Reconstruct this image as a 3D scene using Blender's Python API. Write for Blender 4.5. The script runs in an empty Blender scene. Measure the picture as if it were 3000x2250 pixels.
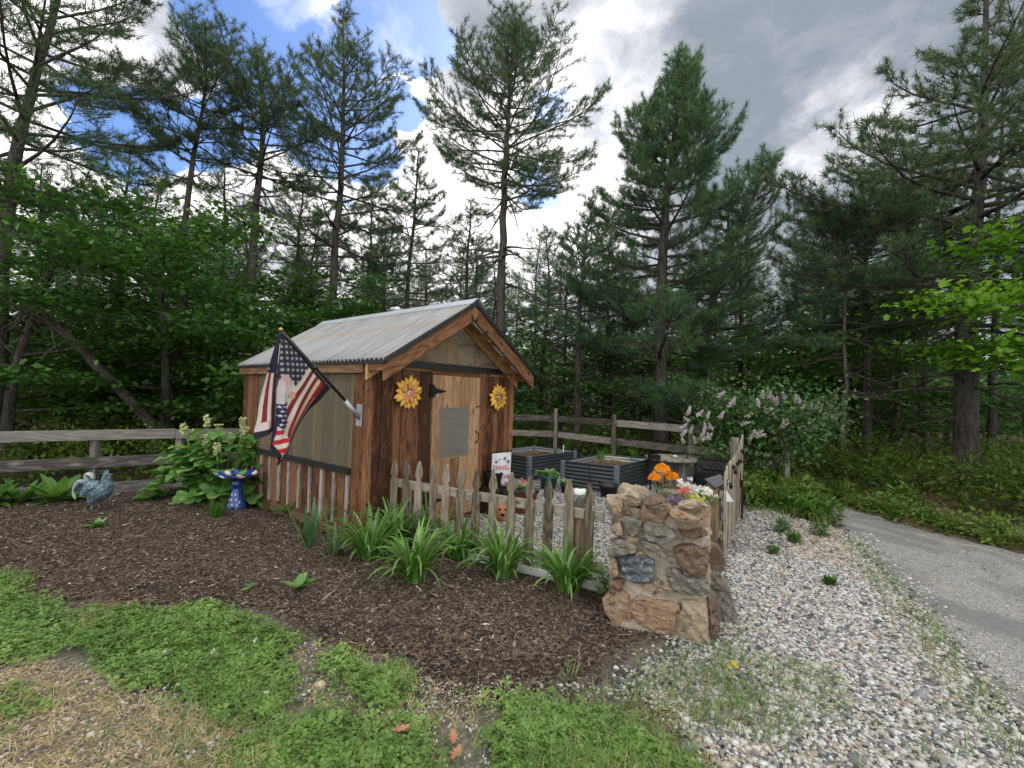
import bpy, math, random
import numpy as np
from mathutils import Vector, Matrix, noise as mnoise
random.seed(11)
rng = np.random.default_rng(11)
S = bpy.context.scene
COL = S.collection
pi = math.pi
A = np.array
def rad(d): return math.radians(d)

# ---------------------------------------------------------------- camera
F_PX, PITCH, ROLL, CAM_H = 1300.0, 0.0255, 0.029, 1.58
cam_d = bpy.data.cameras.new('camera'); cam = bpy.data.objects.new('camera', cam_d); COL.objects.link(cam)
MC = Matrix.Rotation(pi/2+PITCH, 3, 'X') @ Matrix.Rotation(ROLL, 3, 'Z')
cam.matrix_world = Matrix.Translation((0, 0, CAM_H)) @ MC.to_4x4()
cam_d.sensor_width = 36; cam_d.lens = 36*F_PX/3000; cam_d.clip_start = 0.05; cam_d.clip_end = 2000
S.camera = cam
MCN = np.array(MC)
def ray(px, py): return MCN @ A([(px-1500)/F_PX, -(py-1125)/F_PX, -1.0])
def G(px, py, z=0.0):
    d = ray(px, py); t = (z-CAM_H)/d[2]; return A([d[0]*t, d[1]*t, z])
def Yd(px, py, y):
    d = ray(px, py); return A([0, 0, CAM_H]) + d*(y/d[1])
def onplane(px, py, p0, n):
    d = ray(px, py); o = A([0, 0, CAM_H]); return o + d*(((A(p0)-o)@A(n))/(d@A(n)))

# ---------------------------------------------------------------- objects
def tag(o, label=None, cat=None, group=None, kind=None):
    if label: o['label'] = label
    if cat: o['category'] = cat
    if group: o['group'] = group
    if kind: o['kind'] = kind
    return o
def thing(name, label, cat, loc=(0, 0, 0), rz=0, group=None):
    o = bpy.data.objects.new(name, None); COL.objects.link(o); o.empty_display_size = .1
    o.location = tuple(float(c) for c in loc); o.rotation_euler = (0, 0, rz)
    return tag(o, label, cat, group)
def copy_tree(o, parent=None):
    c = o.copy(); COL.objects.link(c)
    if parent: c.parent = parent
    for ch in o.children: copy_tree(ch, c)
    return c

def mk(name, V, Fs, mats, parent=None, smooth=False, g=None, r=None, mi=None, col=None):
    V = np.asarray(V, 'f4'); me = bpy.data.meshes.new(name)
    me.vertices.add(len(V)); me.vertices.foreach_set('co', V.ravel())
    Fs = [np.asarray(F, 'i4') for F in Fs if len(F)]
    idx = np.concatenate([F.ravel() for F in Fs]); tot = np.concatenate([np.full(len(F), F.shape[1], 'i4') for F in Fs])
    st = np.concatenate([[0], np.cumsum(tot)[:-1]]).astype('i4')
    me.loops.add(len(idx)); me.loops.foreach_set('vertex_index', idx.astype('i4'))
    me.polygons.add(len(tot)); me.polygons.foreach_set('loop_start', st)
    if smooth: me.polygons.foreach_set('use_smooth', np.ones(len(tot), bool))
    else: me.polygons.foreach_set('use_smooth', np.zeros(len(tot), bool))
    if mi is not None: me.polygons.foreach_set('material_index', np.asarray(mi, 'i4'))
    if g is not None:
        a = me.attributes.new('g', 'FLOAT_VECTOR', 'POINT'); a.data.foreach_set('vector', np.asarray(g, 'f4').ravel())
    if r is not None:
        a = me.attributes.new('r', 'FLOAT', 'POINT'); a.data.foreach_set('value', np.asarray(r, 'f4').ravel())
    if col is not None:
        a = me.attributes.new('col', 'FLOAT_COLOR', 'POINT'); a.data.foreach_set('color', np.asarray(col, 'f4').ravel())
    me.update(calc_edges=True)
    for m in (mats if isinstance(mats, (list, tuple)) else [mats]): me.materials.append(m)
    o = bpy.data.objects.new(name, me); COL.objects.link(o)
    if parent: o.parent = parent
    return o

def nrm(a): 
    a = np.asarray(a, float); return a/(np.linalg.norm(a, axis=-1, keepdims=True)+1e-12)
def frames(d, up):
    x = nrm(d); y = nrm(np.cross(np.broadcast_to(up, x.shape), x)); z = np.cross(x, y)
    return np.stack([x, y, z], -1)

class MB:
    def __init__(s): s.v=[]; s.f={}; s.g=[]; s.r=[]; s.n=0; s.order=[]
    def add(s, V, Fs, g=None, r=0., m=0):
        V = np.asarray(V, float).reshape(-1, 3); k = len(V)
        s.v.append(V); s.g.append(V if g is None else np.asarray(g, float)); s.r.append(np.full(k, r) if np.isscalar(r) else np.asarray(r, float))
        for F in Fs:
            F = np.asarray(F, int)
            if len(F): s.order.append((F+s.n, m))
        s.n += k; return s
    def poly(s, polys, V, **k):     # polys of mixed sizes
        d = {}
        for p in polys: d.setdefault(len(p), []).append(p)
        return s.add(V, [A(x) for x in d.values()], **k)
    def beam(s, p0, p1, w, h, up=(0, 0, 1), r=None, m=0, tw=0.):
        p0 = A(p0, float); p1 = A(p1, float); L = np.linalg.norm(p1-p0); ax = (p1-p0)/L
        sd = nrm(np.cross(ax, A(up, float))); uv = np.cross(sd, ax)
        V=[]; g=[]; off = random.random()*40
        for a, p in ((0, p0), (L, p1)):
            for i, j in ((-1,-1),(1,-1),(1,1),(-1,1)):
                V.append(p + sd*i*w/2 + uv*j*h/2); g.append((a+off, i*w/2+off, j*h/2))
        s.add(V, [[(3,2,1,0),(4,5,6,7),(0,1,5,4),(1,2,6,5),(2,3,7,6),(3,0,4,7)]], g, random.random() if r is None else r, m); return s
    def box(s, c, d, r=None, m=0):
        c = A(c, float); i = int(np.argmax(d)); e = np.zeros(3); e[i] = d[i]/2
        up = A((0,0,1.)) if i != 2 else A((0,1.,0)); o = [k for k in range(3) if k != i]
        ax = np.zeros(3); ax[i]=1; sd = np.abs(np.cross(ax, up)); w = float(sd@A(d)); h = float(np.abs(up)@A(d))
        return s.beam(c-e, c+e, w, h, up, r, m)
    def tube(s, P, R, n=8, r=0., m=0, cap=True, flat=1.0):
        P = np.asarray(P, float); R = np.broadcast_to(np.asarray(R, float), (len(P),)); T = nrm(np.gradient(P, axis=0))
        ref = A((0,0,1.)) if abs(T[0][2]) < .9 else A((1.,0,0))
        V=[]; g=[]; x = nrm(np.cross(ref, T[0])); L = 0
        for i in range(len(P)):
            x = nrm(x - T[i]*(x@T[i])); y = np.cross(T[i], x)
            if i: L += np.linalg.norm(P[i]-P[i-1])
            for k in range(n):
                a = 2*pi*k/n; V.append(P[i]+R[i]*(x*math.cos(a)+y*math.sin(a)*flat)); g.append((L, R[i]*math.cos(a), R[i]*math.sin(a)))
        q=[]
        for i in range(len(P)-1):
            for k in range(n): q.append((i*n+k, i*n+(k+1)%n, (i+1)*n+(k+1)%n, (i+1)*n+k))
        Fs=[A(q)]
        if cap and n > 2: Fs += [A([list(range(n))[::-1]]), A([[(len(P)-1)*n+k for k in range(n)]])]
        return s.add(V, Fs, A(g)+random.random()*30, r, m)
    def lathe(s, prof, c=(0,0,0), n=24, r=0., m=0, wav=None):
        V=[]; 
        for R, z in prof:
            for k in range(n):
                a = 2*pi*k/n; rr = R*(1 if wav is None else wav(a, R)); V.append((c[0]+rr*math.cos(a), c[1]+rr*math.sin(a), c[2]+z))
        q=[(i*n+k, i*n+(k+1)%n, (i+1)*n+(k+1)%n, (i+1)*n+k) for i in range(len(prof)-1) for k in range(n)]
        return s.add(V, [A(q)], None, r, m)
    def prism(s, poly, to3, th, r=None, m=0):      # 2D outline -> thick plate; to3(u,v,w)
        n = len(poly); V = [to3(a,b,0) for a,b in poly]+[to3(a,b,th) for a,b in poly]
        off = random.random()*40; g = [(b+off, a+off, 0) for a,b in poly]+[(b+off, a+off, th) for a,b in poly]
        return s.add(V, [A([list(range(n))]), A([list(range(n, 2*n))[::-1]]), A([(k, n+k, n+(k+1)%n, (k+1)%n) for k in range(n)])], g, random.random() if r is None else r, m)
    def build(s, name, mats, parent=None, smooth=False, bevel=0, solid=0):
        V = np.concatenate(s.v); mi = np.concatenate([np.full(len(F), m) for F, m in s.order])
        o = mk(name, V, [F for F, m in s.order], mats, parent, smooth, np.concatenate(s.g), np.concatenate(s.r), mi)
        if solid: md = o.modifiers.new('s', 'SOLIDIFY'); md.thickness = solid; md.offset = 0
        if bevel:
            md = o.modifiers.new('b', 'BEVEL'); md.width = bevel; md.segments = 2; md.limit_method = 'ANGLE'; md.angle_limit = rad(40)
        return o

def scat(tv, tfs, R, P, Sc, r=None):
    """copies of a template: returns V, Fs, rr"""
    tv = np.asarray(tv, float); n = len(P); Sc = np.asarray(Sc, float)
    if Sc.ndim == 1: Sc = np.repeat(Sc[:, None], 3, 1)
    V = np.einsum('nij,nkj->nki', R, tv[None]*Sc[:, None, :]) + P[:, None, :]
    k = len(tv); off = (np.arange(n)*k)[:, None, None]
    Fs = [(np.asarray(F, int)[None]+off).reshape(-1, np.asarray(F).shape[1]) for F in tfs]
    rr = np.repeat(rng.random(n) if r is None else r, k)
    return V.reshape(-1, 3), Fs, rr
def rotz(a):
    c, s = np.cos(a), np.sin(a); z = np.zeros_like(a); o = np.ones_like(a)
    return np.stack([np.stack([c,-s,z],-1), np.stack([s,c,z],-1), np.stack([z,z,o],-1)], -2)
def randrot(n):
    q = nrm(rng.normal(size=(n, 4))); w,x,y,z = q.T
    return np.stack([np.stack([1-2*(y*y+z*z),2*(x*y-z*w),2*(x*z+y*w)],-1), np.stack([2*(x*y+z*w),1-2*(x*x+z*z),2*(y*z-x*w)],-1), np.stack([2*(x*z-y*w),2*(y*z+x*w),1-2*(x*x+y*y)],-1)], -2)
def inpoly(P, poly):
    poly = np.asarray(poly, float); x, y = P[:,0], P[:,1]; c = np.zeros(len(P), bool); n = len(poly)
    for i in range(n):
        x0,y0 = poly[i][:2]; x1,y1 = poly[(i+1)%n][:2]
        if y0 == y1: continue
        c ^= ((y0 > y) != (y1 > y)) & (x < (x1-x0)*(y-y0)/(y1-y0)+x0)
    return c
def pdist(P, poly):
    poly = np.asarray(poly, float)[:, :2]; d = np.full(len(P), 1e9); n = len(poly)
    for i in range(n):
        a = poly[i]; b = poly[(i+1)%n]; ab = b-a; t = np.clip(((P[:, :2]-a)@ab)/(ab@ab+1e-12), 0, 1)
        d = np.minimum(d, np.linalg.norm(P[:, :2]-a-t[:, None]*ab, axis=1))
    return d
def vnoise(P, s=1.0, seed=0.0):
    return A([mnoise.noise((p[0]*s+seed, p[1]*s-seed*.7, (p[2] if len(p) > 2 else 0)*s+seed*.3)) for p in P])
def fnoise(P, s=1.0, seed=0, oct=3):
    """cheap vectorised lattice noise in xy, about -1..1"""
    P = np.asarray(P, float); out = 0; amp = 1; tot = 0
    for o in range(oct):
        x = P[:,0]*s*2**o + seed*17.3+o*5.1; y = P[:,1]*s*2**o - seed*9.7+o*3.3
        xi = np.floor(x); yi = np.floor(y); fx = x-xi; fy = y-yi; fx = fx*fx*(3-2*fx); fy = fy*fy*(3-2*fy)
        h = lambda a, b: np.modf(np.abs(np.sin(a*127.1+b*311.7+seed*7.7)*43758.5453))[0]*2-1
        out = out + amp*((h(xi,yi)*(1-fx)+h(xi+1,yi)*fx)*(1-fy)+(h(xi,yi+1)*(1-fx)+h(xi+1,yi+1)*fx)*fy); tot += amp; amp *= .5
    return out/tot
def smooth01(x): x = np.clip(x, 0, 1); return x*x*(3-2*x)
def rand_in(poly, n):
    poly = np.asarray(poly, float)[:, :2]; lo, hi = poly.min(0), poly.max(0); out = []
    k = 0
    while k < n:
        p = lo+(hi-lo)*rng.random((max(n, 1000)*2, 2)); p = p[inpoly(p, poly)]; out.append(p); k += len(p)
    return np.concatenate(out)[:n]
def strap(B, az, L, w, th0, curl, K=8, vee=.25, pw=1.4, taper=1.0):
    """arching strap leaves; B (n,3)"""
    n = len(B); t = np.linspace(0, 1, K+1)
    th = th0[:, None]-curl[:, None]*t[None]**pw; ds = L[:, None]/K
    c = np.cos(th)*ds; s_ = np.sin(th)*ds
    X = np.concatenate([np.zeros((n,1)), np.cumsum(c[:, :-1], 1)], 1); Z = np.concatenate([np.zeros((n,1)), np.cumsum(s_[:, :-1], 1)], 1)
    rx, ry = np.cos(az)[:, None], np.sin(az)[:, None]
    C = np.stack([B[:,0:1]+X*rx, B[:,1:2]+X*ry, B[:,2:3]+Z], -1)
    wd = w[:, None]*(np.minimum(1, .55+1.6*t)*np.clip((1-t)**.55, .0, 1)*taper+(1-taper)*(1-.25*t))[None]/2
    side = np.stack([-np.sin(az), np.cos(az), np.zeros(n)], -1)[:, None, :]
    up = np.stack([-np.sin(th)*rx, -np.sin(th)*ry, np.cos(th)], -1)
    V = np.stack([C+side*wd[..., None]+up*(wd*vee)[..., None], C, C-side*wd[..., None]+up*(wd*vee)[..., None]], 2)  # n,K+1,3,3
    base = (np.arange(n)*(K+1)*3)[:, None, None]; k = (np.arange(K)*3)[None, :, None]
    q1 = A([0,1,4,3]); q2 = A([1,2,5,4])
    Fq = np.concatenate([(base+k+q1).reshape(-1,4), (base+k+q2).reshape(-1,4)])
    rr = np.repeat(rng.random(n), (K+1)*3)
    tt = np.tile(np.repeat(t, 3), n)
    return V.reshape(-1,3), [Fq], rr, tt

# ---------------------------------------------------------------- materials
def N(t, ty, ins=None, **props):
    n = t.nodes.new(ty)
    for k, v in props.items(): setattr(n, k, v)
    for k, v in (ins or {}).items():
        s = n.inputs[k]
        if isinstance(v, bpy.types.NodeSocket): t.links.new(v, s)
        else:
            if hasattr(s, 'default_value'):
                if s.type == 'RGBA' and len(v) == 3: v = (*v, 1)
                s.default_value = v
    return n
def MA(t, op, a, b=0.0, c=0.0, clamp=False):
    n = t.nodes.new('ShaderNodeMath'); n.operation = op; n.use_clamp = clamp
    for i, v in enumerate((a, b, c)):
        if isinstance(v, bpy.types.NodeSocket): t.links.new(v, n.inputs[i])
        else: n.inputs[i].default_value = v
    return n.outputs[0]
def MIX(t, f, a, b, blend='MIX'):
    n = t.nodes.new('ShaderNodeMix'); n.data_type = 'RGBA'; n.blend_type = blend; n.clamp_factor = True
    for i, v in ((0, f), (6, a), (7, b)):
        if isinstance(v, bpy.types.NodeSocket): t.links.new(v, n.inputs[i])
        else: n.inputs[i].default_value = v if i == 0 else (*v[:3], 1)
    return n.outputs[2]
def RAMP(t, f, stops, interp='LINEAR'):
    n = t.nodes.new('ShaderNodeValToRGB'); n.color_ramp.interpolation = interp; e = n.color_ramp.elements
    while len(e) < len(stops): e.new(.5)
    for i, (p, c) in enumerate(stops):
        e[i].position = p; e[i].color = (c, c, c, 1) if np.isscalar(c) else (*c[:3], 1)
    t.links.new(f, n.inputs[0]); return n.outputs[0]
def MAPR(t, v, a, b, c=0., d=1., interp='SMOOTHSTEP'):
    n = N(t, 'ShaderNodeMapRange', {'Value': v, 'From Min': a, 'From Max': b, 'To Min': c, 'To Max': d}, interpolation_type=interp); return n.outputs[0]
def ATT(t, nm): return N(t, 'ShaderNodeAttribute', attribute_name=nm)
def NOISE(t, vec, scale, detail=4, rough=.55, dist=0.): return N(t, 'ShaderNodeTexNoise', {'Vector': vec, 'Scale': scale, 'Detail': detail, 'Roughness': rough, 'Distortion': dist}).outputs[0]
def VMUL(t, v, s): return N(t, 'ShaderNodeVectorMath', {0: v, 1: s}, operation='MULTIPLY').outputs[0]
def newmat(name):
    m = bpy.data.materials.new(name); m.use_nodes = True; t = m.node_tree; b = t.nodes['Principled BSDF']; b.inputs['Specular IOR Level'].default_value = .3
    return m, t, b
def BUMP(t, b, h, strength, dist=.01):
    n = N(t, 'ShaderNodeBump', {'Height': h, 'Strength': strength, 'Distance': dist}); t.links.new(n.outputs[0], b.inputs['Normal'])
def plain(name, c, rough=.6, metal=0., var=.12, scale=12, bump=0., spec=.3, c2=None):
    m, t, b = newmat(name); co = N(t, 'ShaderNodeTexCoord').outputs['Object']
    f = NOISE(t, co, scale, 5)
    lo = tuple(x*(1-var) for x in c) if c2 is None else c2; hi = tuple(min(1, x*(1+var)) for x in c)
    t.links.new(RAMP(t, f, [(.3, lo), (.7, hi)]), b.inputs['Base Color'])
    b.inputs['Roughness'].default_value = rough; b.inputs['Metallic'].default_value = metal; b.inputs['Specular IOR Level'].default_value = spec
    if bump: BUMP(t, b, NOISE(t, co, scale*3, 6), bump)
    return m
def wood(name, stops, rough=.8, tint=.35, knot=(.03,.02,.012), gs=1.0, bump=.25, grime=None):
    """grain runs along g.x; stops = ramp dark..light"""
    m, t, b = newmat(name); g = ATT(t, 'g').outputs['Vector']; r = ATT(t, 'r').outputs['Fac']
    rv = N(t, 'ShaderNodeCombineXYZ', {0: MA(t, 'MULTIPLY', r, 37.), 1: MA(t, 'MULTIPLY', r, 91.), 2: MA(t, 'MULTIPLY', r, 53.)}).outputs[0]
    v = N(t, 'ShaderNodeVectorMath', {0: g, 1: rv}, operation='ADD').outputs[0]
    fine = NOISE(t, VMUL(t, v, (3*gs, 130*gs, 130*gs)), 1, 5, .6)
    warp = NOISE(t, VMUL(t, v, (1.1*gs, 7*gs, 7*gs)), 1, 3, .5)
    rings = MA(t, 'FRACT', MA(t, 'MULTIPLY', warp, 9.0)); rings = MA(t, 'ABSOLUTE', MA(t, 'SUBTRACT', rings, .5))
    big = NOISE(t, VMUL(t, v, (.8, 3, 3)), 1, 4, .6)
    f = MA(t, 'ADD', MA(t, 'MULTIPLY', fine, .45), MA(t, 'ADD', MA(t, 'MULTIPLY', rings, .5), MA(t, 'MULTIPLY', big, .35)))
    f = MA(t, 'ADD', f, MA(t, 'MULTIPLY', MA(t, 'SUBTRACT', r, .5), tint))
    c = RAMP(t, f, stops)
    vo = N(t, 'ShaderNodeTexVoronoi', {'Vector': VMUL(t, v, (3.0, 9, 9)), 'Scale': 1.0, 'Randomness': 1.0}); kd = vo.outputs['Distance']
    km = MAPR(t, kd, .17, .10); ring = MAPR(t, MA(t, 'ABSOLUTE', MA(t, 'SUBTRACT', kd, .2)), .06, .0)
    c = MIX(t, MA(t, 'MULTIPLY', ring, .45), c, tuple(.5*(a+bb) for a, bb in zip(stops[-1][1], stops[1][1]))); c = MIX(t, MA(t, 'MULTIPLY', km, .8), c, knot)
    if grime: 
        gz = NOISE(t, N(t, 'ShaderNodeTexCoord').outputs['Object'], 4, 5); c = MIX(t, MAPR(t, gz, .5, .75, 0, .6), c, grime)
    t.links.new(c, b.inputs['Base Color']); b.inputs['Roughness'].default_value = rough; b.inputs['Specular IOR Level'].default_value = .2
    BUMP(t, b, f, bump, .004)
    return m
def leafmat(name, cs, trans=.35, rough=.5, spec=.3, vein=0.):
    m, t, b = newmat(name); r = ATT(t, 'r').outputs['Fac']; n = len(cs)
    c = RAMP(t, r, [(i/(n-1), x) for i, x in enumerate(cs)])
    co = N(t, 'ShaderNodeTexCoord').outputs['Object']; c = MIX(t, 1., c, RAMP(t, NOISE(t, co, 9, 3), [(.3, .75), (.7, 1.2)]), 'MULTIPLY')
    t.links.new(c, b.inputs['Base Color']); b.inputs['Roughness'].default_value = rough; b.inputs['Specular IOR Level'].default_value = spec
    tr = N(t, 'ShaderNodeBsdfTranslucent', {'Color': MIX(t, 1., c, (1.25, 1.3, .75), 'MULTIPLY')})
    ms = N(t, 'ShaderNodeMixShader', {0: trans, 1: b.outputs[0], 2: tr.outputs[0]})
    t.links.new(ms.outputs[0], t.nodes['Material Output'].inputs['Surface'])
    return m
def bark(name, cs, sc=1.):
    m, t, b = newmat(name); g = ATT(t, 'g').outputs['Vector']
    co = N(t, 'ShaderNodeTexCoord').outputs['Object']
    f = NOISE(t, VMUL(t, co, (22*sc, 22*sc, 5*sc)), 1, 6, .65, .6); f2 = NOISE(t, co, 1.2, 3)
    c = RAMP(t, MA(t, 'ADD', MA(t, 'MULTIPLY', f, .8), MA(t, 'MULTIPLY', f2, .25)), [(.35, cs[0]), (.55, cs[1]), (.72, cs[2])])
    t.links.new(c, b.inputs['Base Color']); b.inputs['Roughness'].default_value = .95; b.inputs['Specular IOR Level'].default_value = .1
    BUMP(t, b, f, .9, .03); return m
def pebmat(name, stops, rough=.75):
    m, t, b = newmat(name); r = ATT(t, 'r').outputs['Fac']; c = RAMP(t, r, stops, 'CONSTANT')
    co = N(t, 'ShaderNodeTexCoord').outputs['Object']
    c = MIX(t, 1., c, RAMP(t, NOISE(t, co, 60, 4), [(.3, .78), (.7, 1.1)]), 'MULTIPLY')
    t.links.new(c, b.inputs['Base Color']); b.inputs['Roughness'].default_value = rough; b.inputs['Specular IOR Level'].default_value = .25
    return m
# ---------------------------------------------------------------- sky and light
SUN_AZ, SUN_EL = rad(9), rad(38)      # azimuth from +Y towards +X
w = bpy.data.worlds.new('World'); S.world = w; w.use_nodes = True; t = w.node_tree
bg = t.nodes['Background']
STR = 0.10
sky = N(t, 'ShaderNodeTexSky', sky_type='NISHITA', sun_disc=False, sun_elevation=SUN_EL, sun_rotation=SUN_AZ, altitude=200, air_density=1.0, dust_density=.6, ozone_density=2.0)
dirv = N(t, 'ShaderNodeTexCoord').outputs['Generated']
sx = N(t, 'ShaderNodeSeparateXYZ', {0: dirv}); zz = MA(t, 'MAXIMUM', sx.outputs[2], .02)
den = MA(t, 'ADD', zz, .22)
pl = N(t, 'ShaderNodeCombineXYZ', {0: MA(t, 'DIVIDE', sx.outputs[0], den), 1: MA(t, 'DIVIDE', sx.outputs[1], den), 2: 0.}).outputs[0]
wv = N(t, 'ShaderNodeTexNoise', {'Vector': pl, 'Scale': 2.4, 'Detail': 9, 'Roughness': .62}).outputs[1]
wv = N(t, 'ShaderNodeVectorMath', {0: wv, 1: (.5, .5, .5)}, operation='SUBTRACT').outputs[0]
wv = N(t, 'ShaderNodeVectorMath', {0: dirv, 1: VMUL(t, wv, (.34, .34, .34))}, operation='ADD').outputs[0]   # ragged edges for the blobs
n1 = NOISE(t, pl, 3.1, 9, .6, .35); n2 = NOISE(t, VMUL(t, pl, (1.3, 1.0, 1)), 6.5, 8, .62, .5)
def blob(px, py, r0, r1):
    d = nrm(ray(px, py)); dp = N(t, 'ShaderNodeVectorMath', {0: N(t, 'ShaderNodeVectorMath', {0: wv}, operation='NORMALIZE').outputs[0], 1: tuple(d)}, operation='DOT_PRODUCT').outputs['Value']
    return MAPR(t, dp, math.cos(rad(r1)), math.cos(rad(r0)))
def mx(*a):
    o = a[0]
    for b in a[1:]: o = MA(t, 'MAXIMUM', o, b)
    return o
gap = mx(blob(800, 60, 3, 10), blob(900, 260, 4, 10), blob(1010, 420, 3, 8), blob(1190, 330, 1, 4), blob(430, 390, 1, 6), blob(640, 420, 2, 6), blob(1120, 20, 2, 7), blob(1620, 300, .5, 3), blob(1580, 560, .5, 3))
wis = mx(blob(880, 20, 1, 5), blob(1120, 60, 1, 4))
gap = MA(t, 'SUBTRACT', gap, MA(t, 'MULTIPLY', wis, .45))
cover = MA(t, 'ADD', MA(t, 'SUBTRACT', 1.25, MA(t, 'MULTIPLY', gap, 1.8)), MA(t, 'MULTIPLY', MA(t, 'SUBTRACT', n1, .5), 1.7))
cover = MAPR(t, cover, .12, .92)
white = mx(blob(420, 40, 6, 22), blob(1250, 230, 3, 10), blob(1050, 480, 4, 12), blob(1700, 460, 6, 15), blob(1800, 130, 1, 7), blob(2500, 330, 1, 7), blob(2380, 430, 0, 5), blob(1300, 600, 6, 16), blob(100, 250, 4, 14))
dark = mx(blob(2330, 100, 10, 30), blob(2600, 40, 6, 22), blob(1350, 60, 1, 8), blob(500, 110, 1, 6), MA(t, 'MULTIPLY', blob(2350, 600, 8, 26), .55))
br = MA(t, 'ADD', MA(t, 'MULTIPLY', MA(t, 'SUBTRACT', n2, .5), .95), MA(t, 'ADD', .62, MA(t, 'SUBTRACT', MA(t, 'MULTIPLY', white, .55), MA(t, 'MULTIPLY', dark, .62))))
ccol = RAMP(t, br, [(0., (.25, .285, .34)), (.3, (.37, .40, .45)), (.55, (.60, .62, .67)), (.8, (1.0, 1.0, 1.0)), (1., (1.0, 1.0, 1.0))])
ccol = MIX(t, 1., ccol, MIX(t, MAPR(t, br, .55, 1.1), (1, 1, 1), (1.32, 1.32, 1.29)), 'MULTIPLY')
back = MAPR(t, sx.outputs[1], .05, -.5)          # unseen half of the sky behind the viewer: even overcast, brightened as fill light
over = MAPR(t, sx.outputs[2], .62, .9)
bo = mx(back, over)
ccol = MIX(t, bo, ccol, (1.42, 1.42, 1.42)); cover = MA(t, 'MAXIMUM', cover, MA(t, 'MULTIPLY', bo, .92))
ccol = MIX(t, 1., ccol, (1/STR, 1/STR, 1/STR), 'MULTIPLY')
skyc = MIX(t, 1., sky.outputs[0], (.95, 1.12, 1.45), 'MULTIPLY')
for nd in t.nodes:
    if nd.type == 'MIX': nd.clamp_result = False
t.links.new(MIX(t, cover, skyc, ccol), bg.inputs['Color']); bg.inputs['Strength'].default_value = STR
sd = bpy.data.lights.new('sun', 'SUN'); sun = bpy.data.objects.new('sun', sd); COL.objects.link(sun)
sd.energy = .9; sd.angle = rad(14); sd.color = (1, .95, .88)
sdir = Vector((math.sin(SUN_AZ)*math.cos(SUN_EL), math.cos(SUN_AZ)*math.cos(SUN_EL), math.sin(SUN_EL)))
sun.rotation_euler = (-sdir).to_track_quat('-Z', 'Y').to_euler()
vs = S.view_settings; vs.view_transform = 'Standard'; vs.look = 'None'; vs.exposure = .40; vs.gamma = 1; vs.use_curve_mapping = False
cy = S.cycles; cy.use_denoising = True; cy.max_bounces = 7; cy.diffuse_bounces = 3; cy.glossy_bounces = 2; cy.transmission_bounces = 4; cy.transparent_max_bounces = 12
try: cy.denoiser = 'OPENIMAGEDENOISE'
except Exception: pass
cy.use_adaptive_sampling = True; cy.adaptive_threshold = .015; cy.caustics_reflective = False; cy.caustics_refractive = False

# ---------------------------------------------------------------- shed frame and fence lines used by everything
TH = .909; SC_ = A([-1.5, 4.621, 0]); U = A([math.cos(TH), math.sin(TH), 0]); W_ = A([-math.sin(TH), math.cos(TH), 0])
SW, SL = 2.41, 3.03
def shed(a, b, z=0.): return SC_+U*a+W_*b+A([0, 0, z])
PK0 = A([-1.27, 4.83, 0]); PK1 = A([.80, 3.69, 0])               # picket fence, left end / right end
PILL, PILR = A([.755, 3.165, 0]), A([1.345, 2.955, 0])

# ---------------------------------------------------------------- ground
def sheet(name, poly, step, zf, mat, parent=None, kind='structure', edge=None, jit=0.):
    poly = A([q[:2] for q in poly], float); lo, hi = poly.min(0)-.1, poly.max(0)+.1
    xs = np.arange(lo[0], hi[0]+step, step); ys = np.arange(lo[1], hi[1]+step, step)
    X, Yy = np.meshgrid(xs, ys); P = np.stack([X.ravel(), Yy.ravel()], 1)
    ins = inpoly(P, poly); d = pdist(P, poly)*np.where(ins, 1, -1)
    d = d + fnoise(P, 2.2, 3)*jit + fnoise(P, 9, 5)*jit*.5
    Z = zf(P, d); V = np.column_stack([P, Z]); nx = len(xs)
    i = (np.arange(len(ys)-1)[:, None]*nx+np.arange(nx-1)[None]).ravel(); Q = np.stack([i, i+1, i+nx+1, i+nx], 1)
    Q = Q[(d[Q] > 0).all(1)]
    used = np.unique(Q); remap = np.zeros(len(V), int); remap[used] = np.arange(len(used))
    o = mk(name, V[used], [remap[Q]], mat, smooth=True, g=V[used]); return tag(o, kind=kind)

# ground: leaf litter and dry soil
m_ground, t, b = newmat('soil'); co = N(t, 'ShaderNodeTexCoord').outputs['Object']
f = NOISE(t, co, 1.3, 6); f2 = NOISE(t, co, 38, 6, .7); f3 = NOISE(t, VMUL(t, co, (1, .5, 1)), 90, 4, .7)
yy = N(t, 'ShaderNodeSeparateXYZ', {0: co}).outputs[1]
dry = RAMP(t, MA(t, 'ADD', MA(t, 'MULTIPLY', f2, .6), MA(t, 'MULTIPLY', f3, .4)), [(.3, (.075, .062, .05)), (.5, (.20, .17, .135)), (.68, (.36, .33, .28))])
lit = RAMP(t, MA(t, 'ADD', MA(t, 'MULTIPLY', f, .5), MA(t, 'MULTIPLY', f2, .5)), [(.3, (.02, .022, .010)), (.5, (.05, .042, .02)), (.7, (.10, .065, .035))])
t.links.new(MIX(t, MAPR(t, yy, 3.2, 4.6), dry, lit), b.inputs['Base Color']); b.inputs['Roughness'].default_value = .95; BUMP(t, b, f2, .8, .03)
gx = np.concatenate([np.linspace(-150, -14, 18), np.arange(-13, 14, .5), np.linspace(14, 150, 18)]); gy = np.concatenate([np.linspace(-40, -2, 6), np.arange(-1.5, 20, .5), np.linspace(20, 200, 20)])
X, Yy = np.meshgrid(gx, gy); P = np.stack([X.ravel(), Yy.ravel()], 1)
Z = -.02-.04*smooth01((P[:,1]-3)/3)+.0*P[:,0]; nx = len(gx)
far = smooth01((np.hypot(P[:,0], P[:,1]-5)-11)/20); Z = Z + far*(.5*fnoise(P, .06, 2))
i = (np.arange(len(gy)-1)[:, None]*nx+np.arange(nx-1)[None]).ravel()
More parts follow.
